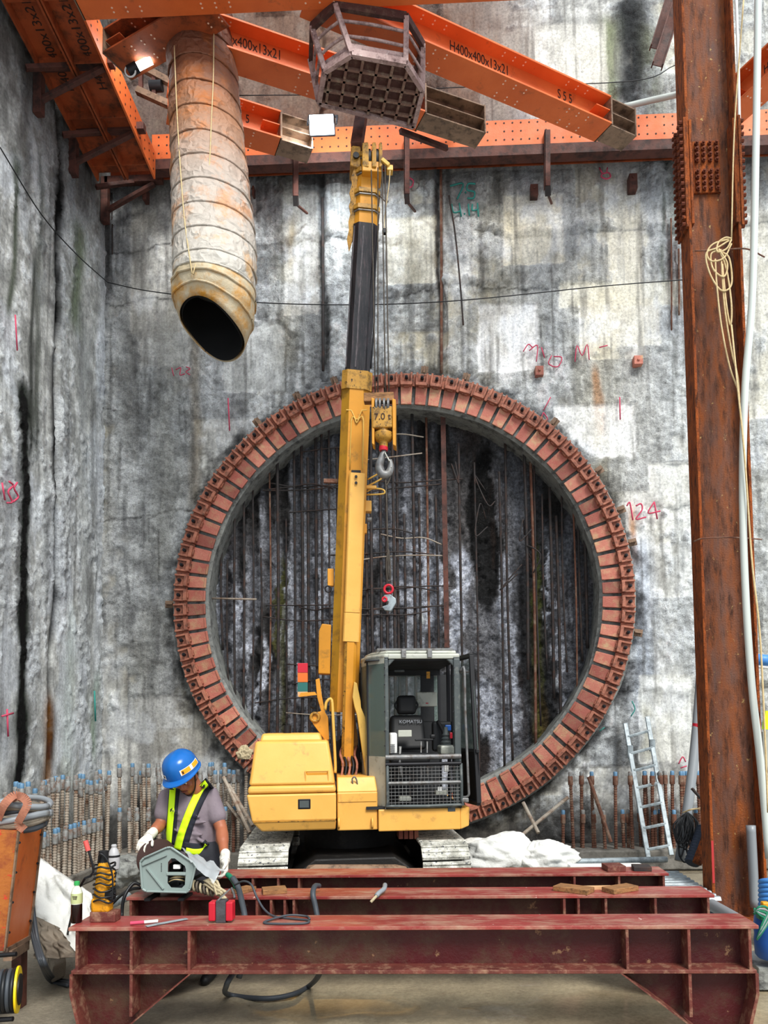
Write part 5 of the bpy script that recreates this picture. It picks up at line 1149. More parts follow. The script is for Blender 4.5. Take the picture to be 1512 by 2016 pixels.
m_=MB(); m_.prism([LC(588,1372,.8),LC(592,1364,.8),LC(620,1362,.8),LC(624,1368,.8)],(0,.08,0)); part(m_,'flag_bracket','boom')
for (a_,b_,mt) in((1306,1324,'red_plastic'),(1325,1343,'orange_lamp'),(1344,1362,'teal'),(1362,1371,'wood_pale')):
    part(MB().b2(LC(586,b_,.82),LC(606,a_,.86)),'warning_board',mt,bevel=.002)
for k in range(5):
    x=672+k*7; part(MB().tube([LC(x,1530,.75),LC(x+3,1505,.8),LC(x-2,1485,.9),LC(x+2,1470,1.0)],.015,6),'hydraulic_hose','black' if k%2 else 'ring_hinge',smooth=True)
# ------------------------------------------------------------------ hook block
DH=8.05
def hk(x,y,d=0): return P(x,y,DH+d)
hb_=thing('hook_block','worn yellow three-part hook block hanging on wire ropes right of the boom','hook',hk(757,900))
for (a_,b_,c_,d_) in((731,737,784,876),(772,779,786,878)):
    m_=MB(); m_.prism([hk(a_,c_-2,-.06),hk(b_,c_,-.06),hk(b_+(0 if a_<740 else 0),d_,-.06),hk(a_+1,d_-3,-.06)],(0,.16,0)); m_.build('side_plate',M['boom'],hb_,bevel=.006)
m_=MB(); m_.b2(hk(716,790,-.04),hk(776,779,.06)); m_.build('top_yoke',M['wood'],hb_,bevel=.006)
m_=MB(); m_.b2(hk(733,842,-.07),hk(773,810,.08)); m_.build('housing',M['boom_dark'],hb_,bevel=.012)
text_mesh('7.0 t','stencil_lettering',hk(736,826,-.075),(1,0,0),(0,0,1),.10,M['ink'],hb_,thick=.001)
for px in(742,749,757,765): q=hk(px,800); MB().cyl(q-Vector((.012,0,0)),q+Vector((.012,0,0)),.085,n=24).build('sheave',M['steel'],hb_,smooth='auto')
q=hk(755,862); MB().lathe(q,[(.06,.10),(.06,.055),(.10,.05),(.105,.0),(.09,-.03),(.05,-.05),(.045,-.12)],20).build('swivel',M['boom_dark'],hb_,smooth='auto')
hkpts=[hk(757,886),hk(752,900),hk(747,918),hk(752,932),hk(762,934),hk(769,922),hk(768,905)]
m_=MB(); sp=smoothpath(hkpts,5); m_.loft([(p,.020+.028*math.sin(math.pi*min(1,i/len(sp)*1.05))**.7) for i,p in enumerate(sp)],12); m_.build('hook',M['steel'],hb_,smooth=True)
MB().bar(hk(757,890,-.04),hk(767,908,-.04),.035,.012).build('safety_latch',M['shoe'],hb_,bevel=.003)
MB().lathe(hk(755,884),[(.045,-.02),(.05,0),(.045,.04)],14).build('red_collar',M['red_plastic'],hb_,smooth='auto')
sl=thing('wire_sling','thin steel wire sling hanging from the hook, red link and grey clamp at its end','sling',hk(765,1190))
MB().tube([hk(755,924,-.03),hk(757,940),hk(760,958),hk(763,1060),hk(765,1140)],.009,8).build('wire_leg',M['wire'],sl,smooth=True)
MB().tube([hk(770,920,-.03),hk(768,940),hk(761,957)],.009,8).build('eye_loop',M['wire'],sl,smooth=True)
MB().tube([hk(764,1080),hk(761,1110),hk(763,1140),hk(768,1142),hk(768,1115),hk(765,1082)],.008,6).build('eye_loop',M['wire'],sl,smooth=True)
MB().torus(hk(765,1160),.045,.014,(0,1,0),20,8).build('red_link',M['red_plastic'],sl,smooth=True)
m_=MB(); m_.prism([hk(x,y,-.02) for x,y in((757,1171),(768,1170),(779,1178),(780,1186),(770,1203),(757,1201),(752,1194),(764,1190),(765,1184),(757,1182),(752,1178))],(0,.05,0)); m_.build('lifting_clamp',M['galv'],sl,bevel=.005)
MB().torus(hk(757,1180,-.02),.022,.012,(0,1,0),14,6).build('clamp_cam',M['red_plastic'],sl,smooth=True)
# ------------------------------------------------------------------ man basket above boom
zB=8.95
bk=thing('work_basket','rusty pale-railed steel work basket seen from below above the boom head','basket',P(735,180,8.4))
bot=[(692,105),(799,124),(832,176),(814,247),(628,200),(639,139)]
top=[(660,10),(800,34),(833,89),(826,150),(600,150),(614,54)]
def Bp(x,y): return G(x,y,zB)
b3=[Bp(x,y) for x,y in bot]
t3=[P(x,y,b.y-.02) for (x,y),b in zip(top,b3)]
t3[3]=b3[3]+Vector((.02,0,.62)); t3[4]=b3[4]+Vector((-.10,.05,.55))
n_=6
MB().prism(b3,(0,0,.02)).build('floor_plate',M['basket_dark'],bk)
cen=sum(b3,Vector())/n_
gm=MB(); mx=max(p.x for p in b3);mn_=min(p.x for p in b3);my=max(p.y for p in b3);mny=min(p.y for p in b3)
def clip(p,q):
    # clip segment to convex polygon in xy
    t0_,t1_=0,1; d=q-p
    for i in range(n_):
        a_=b3[i];b_=b3[(i+1)%n_]; e=b_-a_; nx,ny=e.y,-e.x
        if (cen.x-a_.x)*nx+(cen.y-a_.y)*ny>0: nx,ny=-nx,-ny
        den=d.x*nx+d.y*ny; num=(a_.x-p.x)*nx+(a_.y-p.y)*ny
        if abs(den)<1e-9:
            if num<0: return None
            continue
        t_=num/den
        if den>0: t1_=min(t1_,t_)
        else: t0_=max(t0_,t_)
    return None if t0_>=t1_ else (p+d*t0_,p+d*t1_)
ux=(b3[1]-b3[0]).normalized(); uy=Vector((-ux.y,ux.x,0))
for i in range(-9,10):
    for base_,dr,stp in((ux,uy,.135),(uy,ux,.135)):
        p=cen+base_*i*stp*1.2; s_=clip(p-dr*2,p+dr*2)
        if s_: gm.bar(s_[0]-Vector((0,0,.015)),s_[1]-Vector((0,0,.015)),.028,.03)
gm.build('floor_grid',M['basket_bar'],bk)
m_=MB()
for i in range(n_): m_.bar(b3[i],b3[(i+1)%n_],.05,.07)
m_.build('floor_frame',M['basket'],bk)
m_=MB()
for i in range(n_):
    if i!=3: m_.bar(t3[i],t3[(i+1)%n_],.045,.09)
m_.build('top_rail',M['basket_dark'],bk)
for i in range(n_):
    MB().bar(b3[i],t3[i],.055,.055).build('post',M['basket'],bk,bevel=.004)
    if i==3: continue
    for k in(.36,.68):
        a_=b3[i].lerp(t3[i],k); b_=b3[(i+1)%n_].lerp(t3[(i+1)%n_],k); c_=(a_+b_)/2+Vector((0,0,.015)); MB().tube([a_,c_,b_],.017,6,4).build('mid_rail',M['basket'],bk,smooth=True)
for i in(0,5): MB().prism([b3[i]+Vector((0,.02,.02)),b3[(i+1)%n_]+Vector((0,.02,.02)),b3[(i+1)%n_]+Vector((0,.02,.13)),b3[i]+Vector((0,.02,.13))],(0,.01,0)).build('toe_board',M['basket'],bk)
MB().bar(P(702,290,8.25),P(712,226,8.68),.125,.11).build('mounting_post',M['brown_steel'],bk,bevel=.005)
# ------------------------------------------------------------------ red support beams in front
def red_beam(label,D,xl_,xr_,yt,yb_,stiff,legs,wide=.28):
    """top front edge at pixel row yt, bottom flange row yb_"""
    a=P(xl_,yt,D);b=P(xr_,yt,D); zt=a.z; zt2=b.z; zbot=P((xl_+xr_)/2,yb_,D).z; zm=(a.z+b.z)/2
    t=thing('red_support_beam',label,'steel beam',((a.x+b.x)/2,D+wide/2,0))
    x0,x1=a.x,b.x; y0,y1=D,D+wide; yc=D+wide/2
    MB().b2((x0,y0,zm-.022),(x1,y1,zm)).build('top_flange',M['red_top'],t,bevel=.003,bseg=1)
    MB().b2((x0+.02,y0,zbot),(x1-.02,y1,zbot+.022)).build('bottom_flange',M['red_edge'],t,bevel=.003,bseg=1)
    MB().b2((x0+.02,yc-.008,zbot+.02),(x1-.02,yc+.008,zm-.02)).build('web',M['red_beam'],t)
    for px in stiff:
        x=P(px,(yt+yb_)/2,D).x
        MB().b2((x-.009,y0+.006,zbot+.02),(x+.009,y1-.006,zm-.02)).build('stiffener',M['red_edge'],t,bevel=.002,bseg=1)
    for sgn,xe,w_top,w_bot,xmid in legs:
        # trapezoid leg: outer x xe, inner top, bottom
        h=zbot
        pts=[(xe,yc,h),(xe,yc,h*.72),(xe-sgn*.08,yc,0.0),(xe-sgn*w_bot,yc,0.0),(xe-sgn*w_top,yc,h)]
        MB().prism([Vector(p)-Vector((0,.008,0)) for p in pts],(0,.016,0)).build('leg_web',M['red_beam'],t)
        m_=MB()
        for i in(0,1,3): m_.bar(Vector(pts[i]),Vector(pts[i+1]),.018,wide,up=(1,0,0)) if False else m_.prism([Vector(pts[i])+Vector((0,-wide/2,0)),Vector(pts[i+1])+Vector((0,-wide/2,0)),Vector(pts[i+1])+Vector((0,wide/2,0)),Vector(pts[i])+Vector((0,wide/2,0))],(-sgn*.018,0,.004))
        m_.b2((min(xe-sgn*.08,xe-sgn*w_bot),y0,0),(max(xe-sgn*.08,xe-sgn*w_bot),y1,.015))
        m_.build('leg_flange',M['red_edge'],t)
        zz=h*(1-(w_top and 0)); MB().b2((xmid-.009,y0+.006,h*(.42 if True else 0)),(xmid+.009,y1-.006,h)).build('leg_stiffener',M['red_edge'],t)
    return t,zm
d1=4.58; xa=P(138,1824,d1).x; xb=P(1490,1824,d1).x
RB1,Z1=red_beam('nearest and longest red-brown steel support beam with gusseted legs in the foreground',d1,134,1494,1824,1918,(150,257,371,1236,1358,1478),
   [(-1,xa,.72,.20,P(257,1950,d1).x),(1,xb,.78,.22,P(1360,1950,d1).x)])
d2=5.38; xa=P(252,1764,d2).x; xb=P(1404,1764,d2).x
RB2,Z2=red_beam('middle red-brown steel support beam carrying the grey machine and wood blocks',d2,248,1407,1764,1842,(256,357,505,533,560,578,1112,1140,1194,1292,1396),
   [(-1,xa,.7,.2,xa+.35),(1,xb,.7,.2,xb-.35)])
d3=6.14; xa=P(306,1722,d3).x; xb=P(1314,1722,d3).x
RB3,Z3=red_beam('rear red-brown steel support beam just in front of the crane tracks',d3,304,1317,1722,1790,(497,547,588,1132,1220,1308),
   [(-1,xa,.7,.2,xa+.35),(1,xb,.7,.2,xb-.35)])
def onbeam(px,D,z,py=None): 
    p=P(px,1780,D); return Vector((p.x,D,z))
def Tp(px,py,z): return G(px,py,z)
def tz(o,label,cat,group=None): return tag(o,label,cat,group)
# timber blocks
for (px,D,z,w_,d_,h_,rot,mt,lb) in ((540,d2+.13,Z2,.17,.13,.035,.3,'wood','small timber block on the middle red beam left of the coiled hose'),(480,d2+.16,Z2,.10,.16,.03,-.5,'wood','dark timber offcut on the middle red beam next to the gloved hand'),
      (1130,d2+.12,Z2,.26,.13,.035,-.6,'wood','long timber block at the left of the pair on the middle red beam'),(1222,d2+.12,Z2,.24,.12,.035,.55,'wood','timber block at the right of the pair on the middle red beam'),
      (1210,d3+.14,Z3,.15,.16,.045,.1,'red_edge','red-edged wooden block on the rear red beam'),(1265,d3+.14,Z3,.14,.14,.035,-.1,'rebar_dark','dark flat block on the rear red beam at right')):
    p=onbeam(px,D,z); o=MB().box((0,0,h_/2),(w_,d_,h_)).build('timber_block',M[mt],None,bevel=.004,local=True); o.location=p; o.rotation_euler=(0,0,rot); tz(o,lb,'wood block')
o=MB().bar(onbeam(1150,d2+.19,Z2+.01),onbeam(1205,d2+.2,Z2+.01),.06,.018).build('timber_lath',M['wood_pale']); tz(o,'pale wooden lath lying between the two timber blocks','wood')
# hoses and cables
def hose(name,lb,pts,r,mt='hose',cat='hose',n=10): 
    o=MB().tube(pts,r,n,8).build(name,M[mt],smooth=True); return tag(o,lb,cat)
hose('black_hose','thick grey hose running down from the green torch between the beams',[P(458,1728,5.3),P(468,1745,5.25),P(476,1775,5.15),P(483,1815,5.05),P(484,1880,5.0),P(470,1925,4.98)],.020)
hose('black_hose','grey hose bent over the middle beam left of centre',[P(628,1744,5.50),P(620,1745,5.42),P(616,1760,5.33),P(622,1790,5.3),P(628,1830,5.25),P(632,1900,5.1)],.019)
hose('black_hose','thick grey hose looping on the floor beneath the nearest beam',[P(484,1880,4.98),P(462,1912,4.85),P(446,1940,4.80),G(450,1958,.02),G(520,1966,.02),G(575,1958,.02),G(610,1940,.03),P(630,1915,4.98),P(640,1870,5.05)],.018)
z_=Z1+.008
hose('thin_cable','thin grey cable coiled on the nearest beam near the red magnet',[P(462,1742,5.2),P(480,1735,5.1),P(495,1742,5.0),P(505,1765,4.95),P(520,1790,4.88),Vector((P(540,1800,4.8).x,4.80,z_)),Vector((P(575,1800,4.72).x,4.74,z_)),Vector((P(606,1800,4.7).x,4.70,z_)),Vector((P(600,1800,4.63).x,4.63,z_)),Vector((P(545,1800,4.63).x,4.62,z_)),Vector((P(520,1800,4.66).x,4.66,z_)),Vector((P(560,1800,4.7).x,4.78,z_+.01)),Vector((P(600,1800,4.76).x,4.80,z_)),Vector((P(608,1800,4.7).x,4.73,z_))],.007)
t=thing('welding_torch_end','frayed grey cable end with pale tip lying over the middle beam','cable',onbeam(748,d2+.1,Z2))
MB().tube([P(758,1742,d2+.14),P(756,1750,d2+.05),P(746,1758,d2-.02),P(741,1764,d2-.05)],.017,10).build('taped_cable',M['pvc_grey'],t,smooth=True)
MB().cyl(P(742,1763,d2-.045),P(730,1776,d2-.07),.010,n=10).build('pale_tip',M['foam'],t,smooth='auto')
# red magnet with black block
p=onbeam(437,4.70,Z1); t=thing('welding_magnet','red and black welding magnet standing on the nearest beam','tool',p)
MB().box(p+Vector((0,0,.068)),(.062,.06,.135)).build('black_core',paint('magnet_core','#3b3a3c','#57565a',None,.5,.6,sc=12,bump=.3),t,bevel=.004)
for s_ in(-1,1): MB().box(p+Vector((s_*.053,0,.070)),(.042,.075,.115)).build('red_jaw',M['red_plastic'],t,bevel=.008)
MB().bar(p+Vector((-.02,-.02,.135)),p+Vector((.05,.0,.2)),.008,.008).build('wire_hanger',M['steel'],t)
# pens, ruler
p=onbeam(300,4.66,Z1); t=thing('marker_pen','white and red marker pen lying on the nearest beam','pen',p)
q0=Vector((P(258,1800,4.64).x,4.63,Z1+.012)); q1=Vector((P(309,1800,4.66).x,4.68,Z1+.012)); MB().cyl(q0,q0.lerp(q1,.5),.011,n=10).build('cap',M['spray_red'],t,smooth='auto'); MB().cyl(q0.lerp(q1,.5),q1,.010,n=10).build('barrel',M['white'],t,smooth='auto')
a_=Vector((P(290,1800,4.6).x,4.585,Z1+.006)); b_=Vector((P(366,1800,4.74).x,4.76,Z1+.006)); o=MB().bar(a_,b_,.035,.003).build('steel_ruler',M['galv']); tz(o,'short steel ruler overhanging the front edge of the nearest beam','ruler')
# bottle
p=onbeam(151,4.70,Z1); t=thing('drink_bottle','green-capped bottle of dark liquid at the left end of the nearest beam','bottle',p)
MB().lathe(p,[(.029,0),(.033,.008),(.033,.105),(.032,.115)],20).build('dark_liquid',M['bottle_tea'],t,smooth='auto')
MB().lathe(p,[(.033,.115),(.034,.16),(.033,.185),(.026,.205),(.014,.222),(.014,.23)],20).build('upper_bottle',M['bottle_body'],t,smooth='auto')
MB().lathe(p,[(.0345,.12),(.0345,.18)],20).build('label_band',paint('pale_label','#c9cf9c','#b7c08c',None,rough=.5,bump=0),t,smooth='auto')
MB().lathe(p,[(.017,.228),(.017,.248),(.012,.252)],16).build('green_cap',plain('cap_green','#3ba65a',.4),t,smooth='auto')
for k in range(3): MB().box(p+Vector((.004,-.0348,.165-k*.008)),(.03-.004*k,.001,.004)).build('label_print',M['ink'],t)
# yellow drill
p=onbeam(203,4.74,Z1); t=thing('magnetic_drill','yellow magnetic drill wrapped in black cable on the nearest beam','drill',p)
MB().box(p+Vector((.015,0,.032)),(.16,.09,.064)).build('magnet_base',M['red_edge'],t,bevel=.006)
MB().box(p+Vector((-.005,0,.10)),(.115,.085,.09)).build('body',M['tool_yellow'],t,bevel=.018,bseg=3,smooth='auto')
MB().loft([(p+Vector((-.01,0,.13)),.05),(p+Vector((-.005,0,.20)),.046),(p+Vector((.0,0,.30)),.040),(p+Vector((.0,0,.36)),.030)],16).build('motor_housing',M['tool_yellow'],t,smooth='auto')
MB().cyl(p+Vector((0,0,.355)),p+Vector((0,0,.43)),.030,n=14).build('motor_top',M['black'],t,smooth='auto')
MB().box(p+Vector((.05,-.01,.26)),(.05,.05,.10)).build('gear_case',M['tool_yellow'],t,bevel=.012); MB().box(p+Vector((.04,-.0,.16)),(.06,.07,.06)).build('slide',M['black'],t,bevel=.008)
rr_=random.Random(9)
for k in range(7):
    z=.13+k*.035; MB().tube([p+Vector((.065*math.cos(a)+.01,.06*math.sin(a)-.005,z+rr_.uniform(-.015,.015))) for a in [j*math.pi/4 for j in range(9)]],.006,6,3).build('wrapped_cable',M['cable'],t,smooth=True)
MB().tube([p+Vector((-.02,-.03,.36)),p+Vector((.0,-.05,.42)),p+Vector((.04,-.04,.38)),p+Vector((.07,-.03,.28)),p+Vector((.07,-.03,.12))],.006,6).build('wrapped_cable',M['cable'],t,smooth=True)
# lever of the drill with red grip
t=thing('pry_handle','thin black lever with a red grip leaning behind the drill','handle',P(170,1740,5.0))
MB().tube([G(120,1905,.0)*1.0,P(152,1755,5.0),P(178,1725,5.0),P(184,1712,5.0),P(176,1680,5.0),P(173,1672,5.0)],.008,8,2).build('lever',M['black'],t,smooth='auto'); MB().cyl(P(174,1675,5.0),P(168,1655,5.0),.016,n=12).build('grip',plain('grip_red','#d8605a',.5),t,smooth='auto')
# spray bottle behind the drill
q=P(224,1713,4.95); t=thing('coolant_bottle','translucent grey bottle with black band and white cap beside the yellow drill','bottle',q)
MB().lathe(q,[(.022,0),(.036,.01),(.038,.055),(.036,.10),(.026,.13),(.016,.145),(.018,.16),(.013,.166)],18).build('body',paint('milky_plastic','#b9b9b8','#a8a8ab',None,rough=.35,bump=0),t,smooth='auto')
MB().lathe(q,[(.0385,.086),(.0385,.098)],18).build('black_band',M['black'],t,smooth='auto'); MB().bar(q+Vector((-.02,0,.01)),q+Vector((-.03,.0,-.12)),.02,.02).bar(q+Vector((0,0,-.01)),P(208,1800,4.85),.03,.03).build('support_arm',M['dark'],t)
# ------------------------------------------------------------------ wire feeder on middle beam
D=5.36; t=thing('wire_feeder','grey-green welding wire feeder case with a brown spool, on the middle beam before the worker','machine',onbeam(330,D,Z2))
def fp(x,y,dy=0): return P(x,y,D+dy)
out=[(276,1697),(283,1689),(328,1669),(336,1668),(380,1698),(385,1706),(374,1750),(368,1757),(288,1755),(280,1750)]
win=[(331,1697),(337,1690),(344,1690),(364,1705),(366,1712),(364,1742),(358,1748),(337,1747),(330,1738)]
# side plate as ring around the window
m_=MB(); 
def ringplate(m_,outer,inner,y0,th):
    # connect by nearest sampling: resample both to 36 pts by angle around window centre
    c=(348,1718); 
    def samp(poly,ang):
        best=None; dx,dy=math.cos(ang),math.sin(ang)
        for i in range(len(poly)):
            x1,y1=poly[i];x2,y2=poly[(i+1)%len(poly)]; ex,ey=x2-x1,y2-y1; den=dx*ey-dy*ex
            if abs(den)<1e-9: continue
            t_=((x1-c[0])*ey-(y1-c[1])*ex)/den; s_=((x1-c[0])*dy-(y1-c[1])*dx)/den
            if t_>0 and -1e-6<=s_<=1+1e-6: best=(c[0]+dx*t_,c[1]+dy*t_)
        return best
    angs=sorted(set([math.atan2(y-c[1],x-c[0]) for x,y in outer]+[math.atan2(y-c[1],x-c[0]) for x,y in inner]+[k*math.pi/12-math.pi for k in range(24)]))
    O_=[samp(outer,a) for a in angs]; I_=[samp(inner,a) for a in angs]; n=len(angs); vs=[]
    for dy in(0,th): vs+= [fp(x,y,y0+dy) for x,y in O_]+[fp(x,y,y0+dy) for x,y in I_]
    fs=[]
    for i in range(n):
        j=(i+1)%n; fs+=[(i,j,n+j,n+i),(2*n+i,3*n+i,3*n+j,2*n+j),(i,2*n+i,2*n+j,j),(n+i,n+j,3*n+j,3*n+i)]
    return m_.add(vs,fs)
ringplate(m_,out,win,-.10,.012).build('side_plate',M['feeder'],t)
ringplate(MB(),out,win,.13,.012).build('side_plate',M['feeder'],t)
m_=MB()
for i in range(len(out)):
    a_,b_=out[i],out[(i+1)%len(out)]; m_.prism([fp(*a_,-.10),fp(*b_,-.10),fp(*b_,.14),fp(*a_,.14)],((fp(330,1720)-fp((a_[0]+b_[0])/2,(a_[1]+b_[1])/2)).normalized()*.008))
m_.build('shell',M['feeder'],t)
m_=MB(); 
for i in range(len(out)): m_.bar(fp(*out[i],-.107),fp(*out[(i+1)%len(out)],-.107),.014,.014,up=(0,1,0))
m_.build('rim',M['feeder'],t,bevel=.004,bseg=1)
for a_,b_ in(((289,1708),(322,1750)),((281,1703),(328,1683))): MB().bar(fp(*a_,-.105),fp(*b_,-.105),.010,.016,up=(0,1,0)).build('rib',M['feeder'],t)
MB().bar(fp(329,1720,-.09),fp(367,1720,-.09),.02,.035,up=(0,1,0)).build('handle_bar',M['feeder'],t,bevel=.004)
for k in range(6): MB().cyl(fp(318,1700+k*3,-.1)-Vector((0,.003,0)),fp(318,1700+k*3,-.1),.003,n=6).build('vent_hole',M['black'],t)
MB().b2(fp(332,1745,.0),fp(362,1695,.10)).build('drive_unit',M['black'],t,bevel=.01)
for k in range(4): MB().tube([fp(332+k,1740-k*3,-.05),fp(345,1733-k*2,-.08),fp(358,1736-k*3,-.06),fp(366,1742-k*4,.0)],.010,8).build('inner_cable',M['rope'] if k%2 else M['cable'],t,smooth=True)
MB().box(fp(349,1706,-.06),(.05,.03,.03)).build('white_connector',M['white'],t,bevel=.004)
q=P(303,1690,D+.20); ax=Vector((.75,-.66,.05)).normalized()
MB().cyl(q,q+ax*.008,.135,n=36).build('spool_flange',M['spool'],t,smooth='auto'); q2=P(313,1688,D+.27); MB().cyl(q2,q2+ax*.008,.135,n=36).build('spool_flange',M['spool'],t,smooth='auto'); MB().cyl(q,q2,.05,n=24).build('spool_core',M['black'],t,smooth='auto')
for px in(300,365): MB().box(Vector((P(px,1758,D).x,D+.0,Z2+.008)),(.04,.2,.016)).build('foot',M['black'],t)
for k,(a_,b_,c_) in enumerate((((384,1728),(400,1722),(416,1732)),((384,1735),(402,1738),(420,1745)),((382,1742),(398,1750),(425,1752)))): MB().tube([fp(*a_,.0),fp(*b_,-.04),fp(*c_,-.02)],.012,8).build('cable_plug',M['cable'] if k!=1 else M['dark'],t,smooth=True)
for k in range(5): x=346+k*6; MB().box(fp(x-6,1680+k*4,-.02),(.012,.03,.006)).build('top_vent',M['black'],t)
# braided cable bundle
t=thing('braided_cable_bundle','beige braided cable bundle with frayed strands beside the grey feeder','cable',P(415,1755,5.35))
rr_=random.Random(4)
for k in range(16):
    a_=P(388+rr_.uniform(0,30),1742+rr_.uniform(-6,10),5.36); b_=P(418+rr_.uniform(-12,14),1738+rr_.uniform(-8,10),5.30); c_=P(440+rr_.uniform(-14,6),1768+rr_.uniform(-14,6),5.2)
    MB().tube([a_,b_,c_],.010,6,5).build('strand',M['foam'],t,smooth=True)
for k in range(7):
    a_=P(376+k*7,1742+k*2,5.33); MB().torus(a_,.033,.009,(1,0,.1),14,6).build('coil',M['foam'] if k%2 else M['mud_sack'],t,smooth=True)
# clear plastic bag
rr_=random.Random(2); quad=[P(352,1668,5.42),P(372,1672,5.44),P(445,1716,5.42),P(436,1734,5.3),P(412,1732,5.22),P(385,1695,5.2)]
vs=[];fs=[];nu,nv=14,6
A,B,C_,D_=P(356,1668,5.40),P(446,1714,5.42),P(420,1736,5.24),P(376,1700,5.20)
for j in range(nv+1):
    for i in range(nu+1):
        u=i/nu;v=j/nv; p=A.lerp(B,u).lerp(D_.lerp(C_,u),v); p+=Vector((0,0,mn.noise(p*22)*.03+.02*math.sin(math.pi*v))); vs.append(p)
for j in range(nv):
    for i in range(nu): a_=j*(nu+1)+i; fs.append((a_,a_+1,a_+nu+2,a_+nu+1))
o=MB().add(vs,fs).build('plastic_bag',M['clear'],smooth=True); tz(o,'clear plastic sleeve lying between the feeder and the gloved hand','plastic bag')
t=thing('welding_torch','green-handled welding torch held in the gloved hand','torch',P(460,1730,5.35))
MB().tube([P(448,1722,5.40),P(455,1728,5.36),P(462,1738,5.30),P(466,1748,5.27)],.019,10).build('green_handle',M['green'],t,smooth=True)
MB().tube([P(456,1748,5.3),P(460,1758,5.27),P(462,1768,5.25)],.009,8).build('hook_clip',M['steel'],t,smooth=True)
# ------------------------------------------------------------------ left foreground: orange cabinet
A0=P(37,1636,4.72);A1=P(84,1620,5.25); B0=P(10,1872,4.72);B1=P(56,1846,5.25)
L0=P(-60,1630,4.60);L1=P(-90,1880,4.60)
t=thing('orange_cabinet','slanting orange steel cabinet with a coil of hose on top at the left edge','cabinet',P(0,1900,4.9))
th=Vector((-.7,.35,0))
MB().prism([B0,B1,A1,A0],(-.012,-.004,0)).build('right_panel',M['orange_box'],t,bevel=.002)
MB().prism([L1,B0,A0,L0],(0,.012,0)).build('front_panel',M['orange_side'],t,bevel=.002)
MB().prism([L0,A0,A1,A1+Vector((-.9,.2,0))],(0,0,-.02)).build('top_panel',M['orange_side'],t)
m_=MB(); m_.bar(A0,B0,.010,.02); m_.bar(B0,B1,.03,.03); m_.bar(A1,B1,.02,.02); m_.build('edge_frame',M['jack_steel'],t)
for k in range(4):
    for s_ in (0.04,.96): q=A0.lerp(B0,(k+.4)/4).lerp(A1.lerp(B1,(k+.4)/4),s_); MB().cyl(q,q+Vector((.012,-.008,0)),.008,n=8).build('rivet',M['dark'],t)
q=B1+Vector((-.04,-.03,0)); MB().b2((q.x-.05,q.y-.02,0),(q.x+.02,q.y+.06,q.z+.02)).build('leg',M['brown_steel'],t,bevel=.004)
q=B0+Vector((-.1,.05,0)); MB().b2((q.x-.05,q.y,.0),(q.x+.0,q.y+.06,q.z)).build('leg',M['brown_steel'],t); MB().bar(B0+Vector((0,.03,-.04)),B1+Vector((-.02,0,-.05)),.05,.06).build('base_rail',M['jack_steel'],t)
# coiled hose with strap
t=thing('coiled_hose','grey coil of hoses tied with a pink-brown strap on the orange cabinet','hose',P(35,1625,4.95))
rr_=random.Random(8); cz=P(30,1600,4.95)
for k in range(9):
    r_=.17+.012*(k%3); zz=-.075+.028*(k%6)+rr_.uniform(-.008,.008)
    pts=[cz+Vector(((r_+.02)*math.cos(a)*1.15-.03,r_*math.sin(a),zz+.02*math.sin(a*2+k))) for a in [2*math.pi*j/16 for j in range(17)]]
    MB().tube(pts,.020,8,2).build('hose_loop',[M['hose'],M['mud_sack'],M['pvc_grey']][k%3],t,smooth=True)
def ribbon(pts,w_,name,mat,par,nrm=(0,-1,0),th=.004):
    pts=smoothpath(pts,6); m_=MB()
    for a_,b_ in zip(pts,pts[1:]): m_.bar(a_,b_,w_,th,up=nrm)
    return m_.build(name,M[mat] if isinstance(mat,str) else mat,par)
ribbon([P(-4,1612,4.74),P(8,1585,4.70),P(28,1566,4.74),P(46,1572,4.8)],.055,'strap','strap',t,(.3,-1,.5))
ribbon([P(26,1572,4.78),P(42,1568,4.72),P(54,1582,4.69),P(44,1604,4.68),P(36,1622,4.70),P(48,1634,4.72)],.05,'strap','strap',t,(.2,-1,.3))
# cable reel
RA=Vector((.93,.36,0)).normalized(); q=P(18,1948,4.35); t=thing('cable_reel','yellow-rimmed cable reel wound with grey cable at the bottom left edge','cable reel',G(10,2010))
MB().cyl(P(33,1948,4.35),P(33,1948,4.35)+RA*.012,.128,n=40).build('yellow_flange',M['reel_yellow'],t,smooth='auto')
for k in range(9): MB().torus(P(33,1948,4.35)-RA*(.014+.022*k),.108,.012,RA,30,8).build('cable_wrap',M['hose'] if k%2 else M['cable'],t,smooth=True)
MB().cyl(P(33,1948,4.35)-RA*.25,P(33,1948,4.35)+RA*.02,.085,n=24).build('drum',M['black'],t,smooth='auto')
for y in(1990,2006): MB().cyl(P(-40,y+4,4.3),P(32-(y-1990)*.4,y,4.3),.014,n=8).build('base_tube',M['black'],t,smooth='auto')
MB().cyl(P(-20,1882,4.5),P(32,1878,4.5),.014,n=8).build('handle_tube',M['black'],t,smooth='auto')
MB().b2((P(33,1948,4.35).x-.05,4.30,0),(P(33,1948,4.35).x-.02,4.40,.12)).build('stand_foot',M['black'],t)
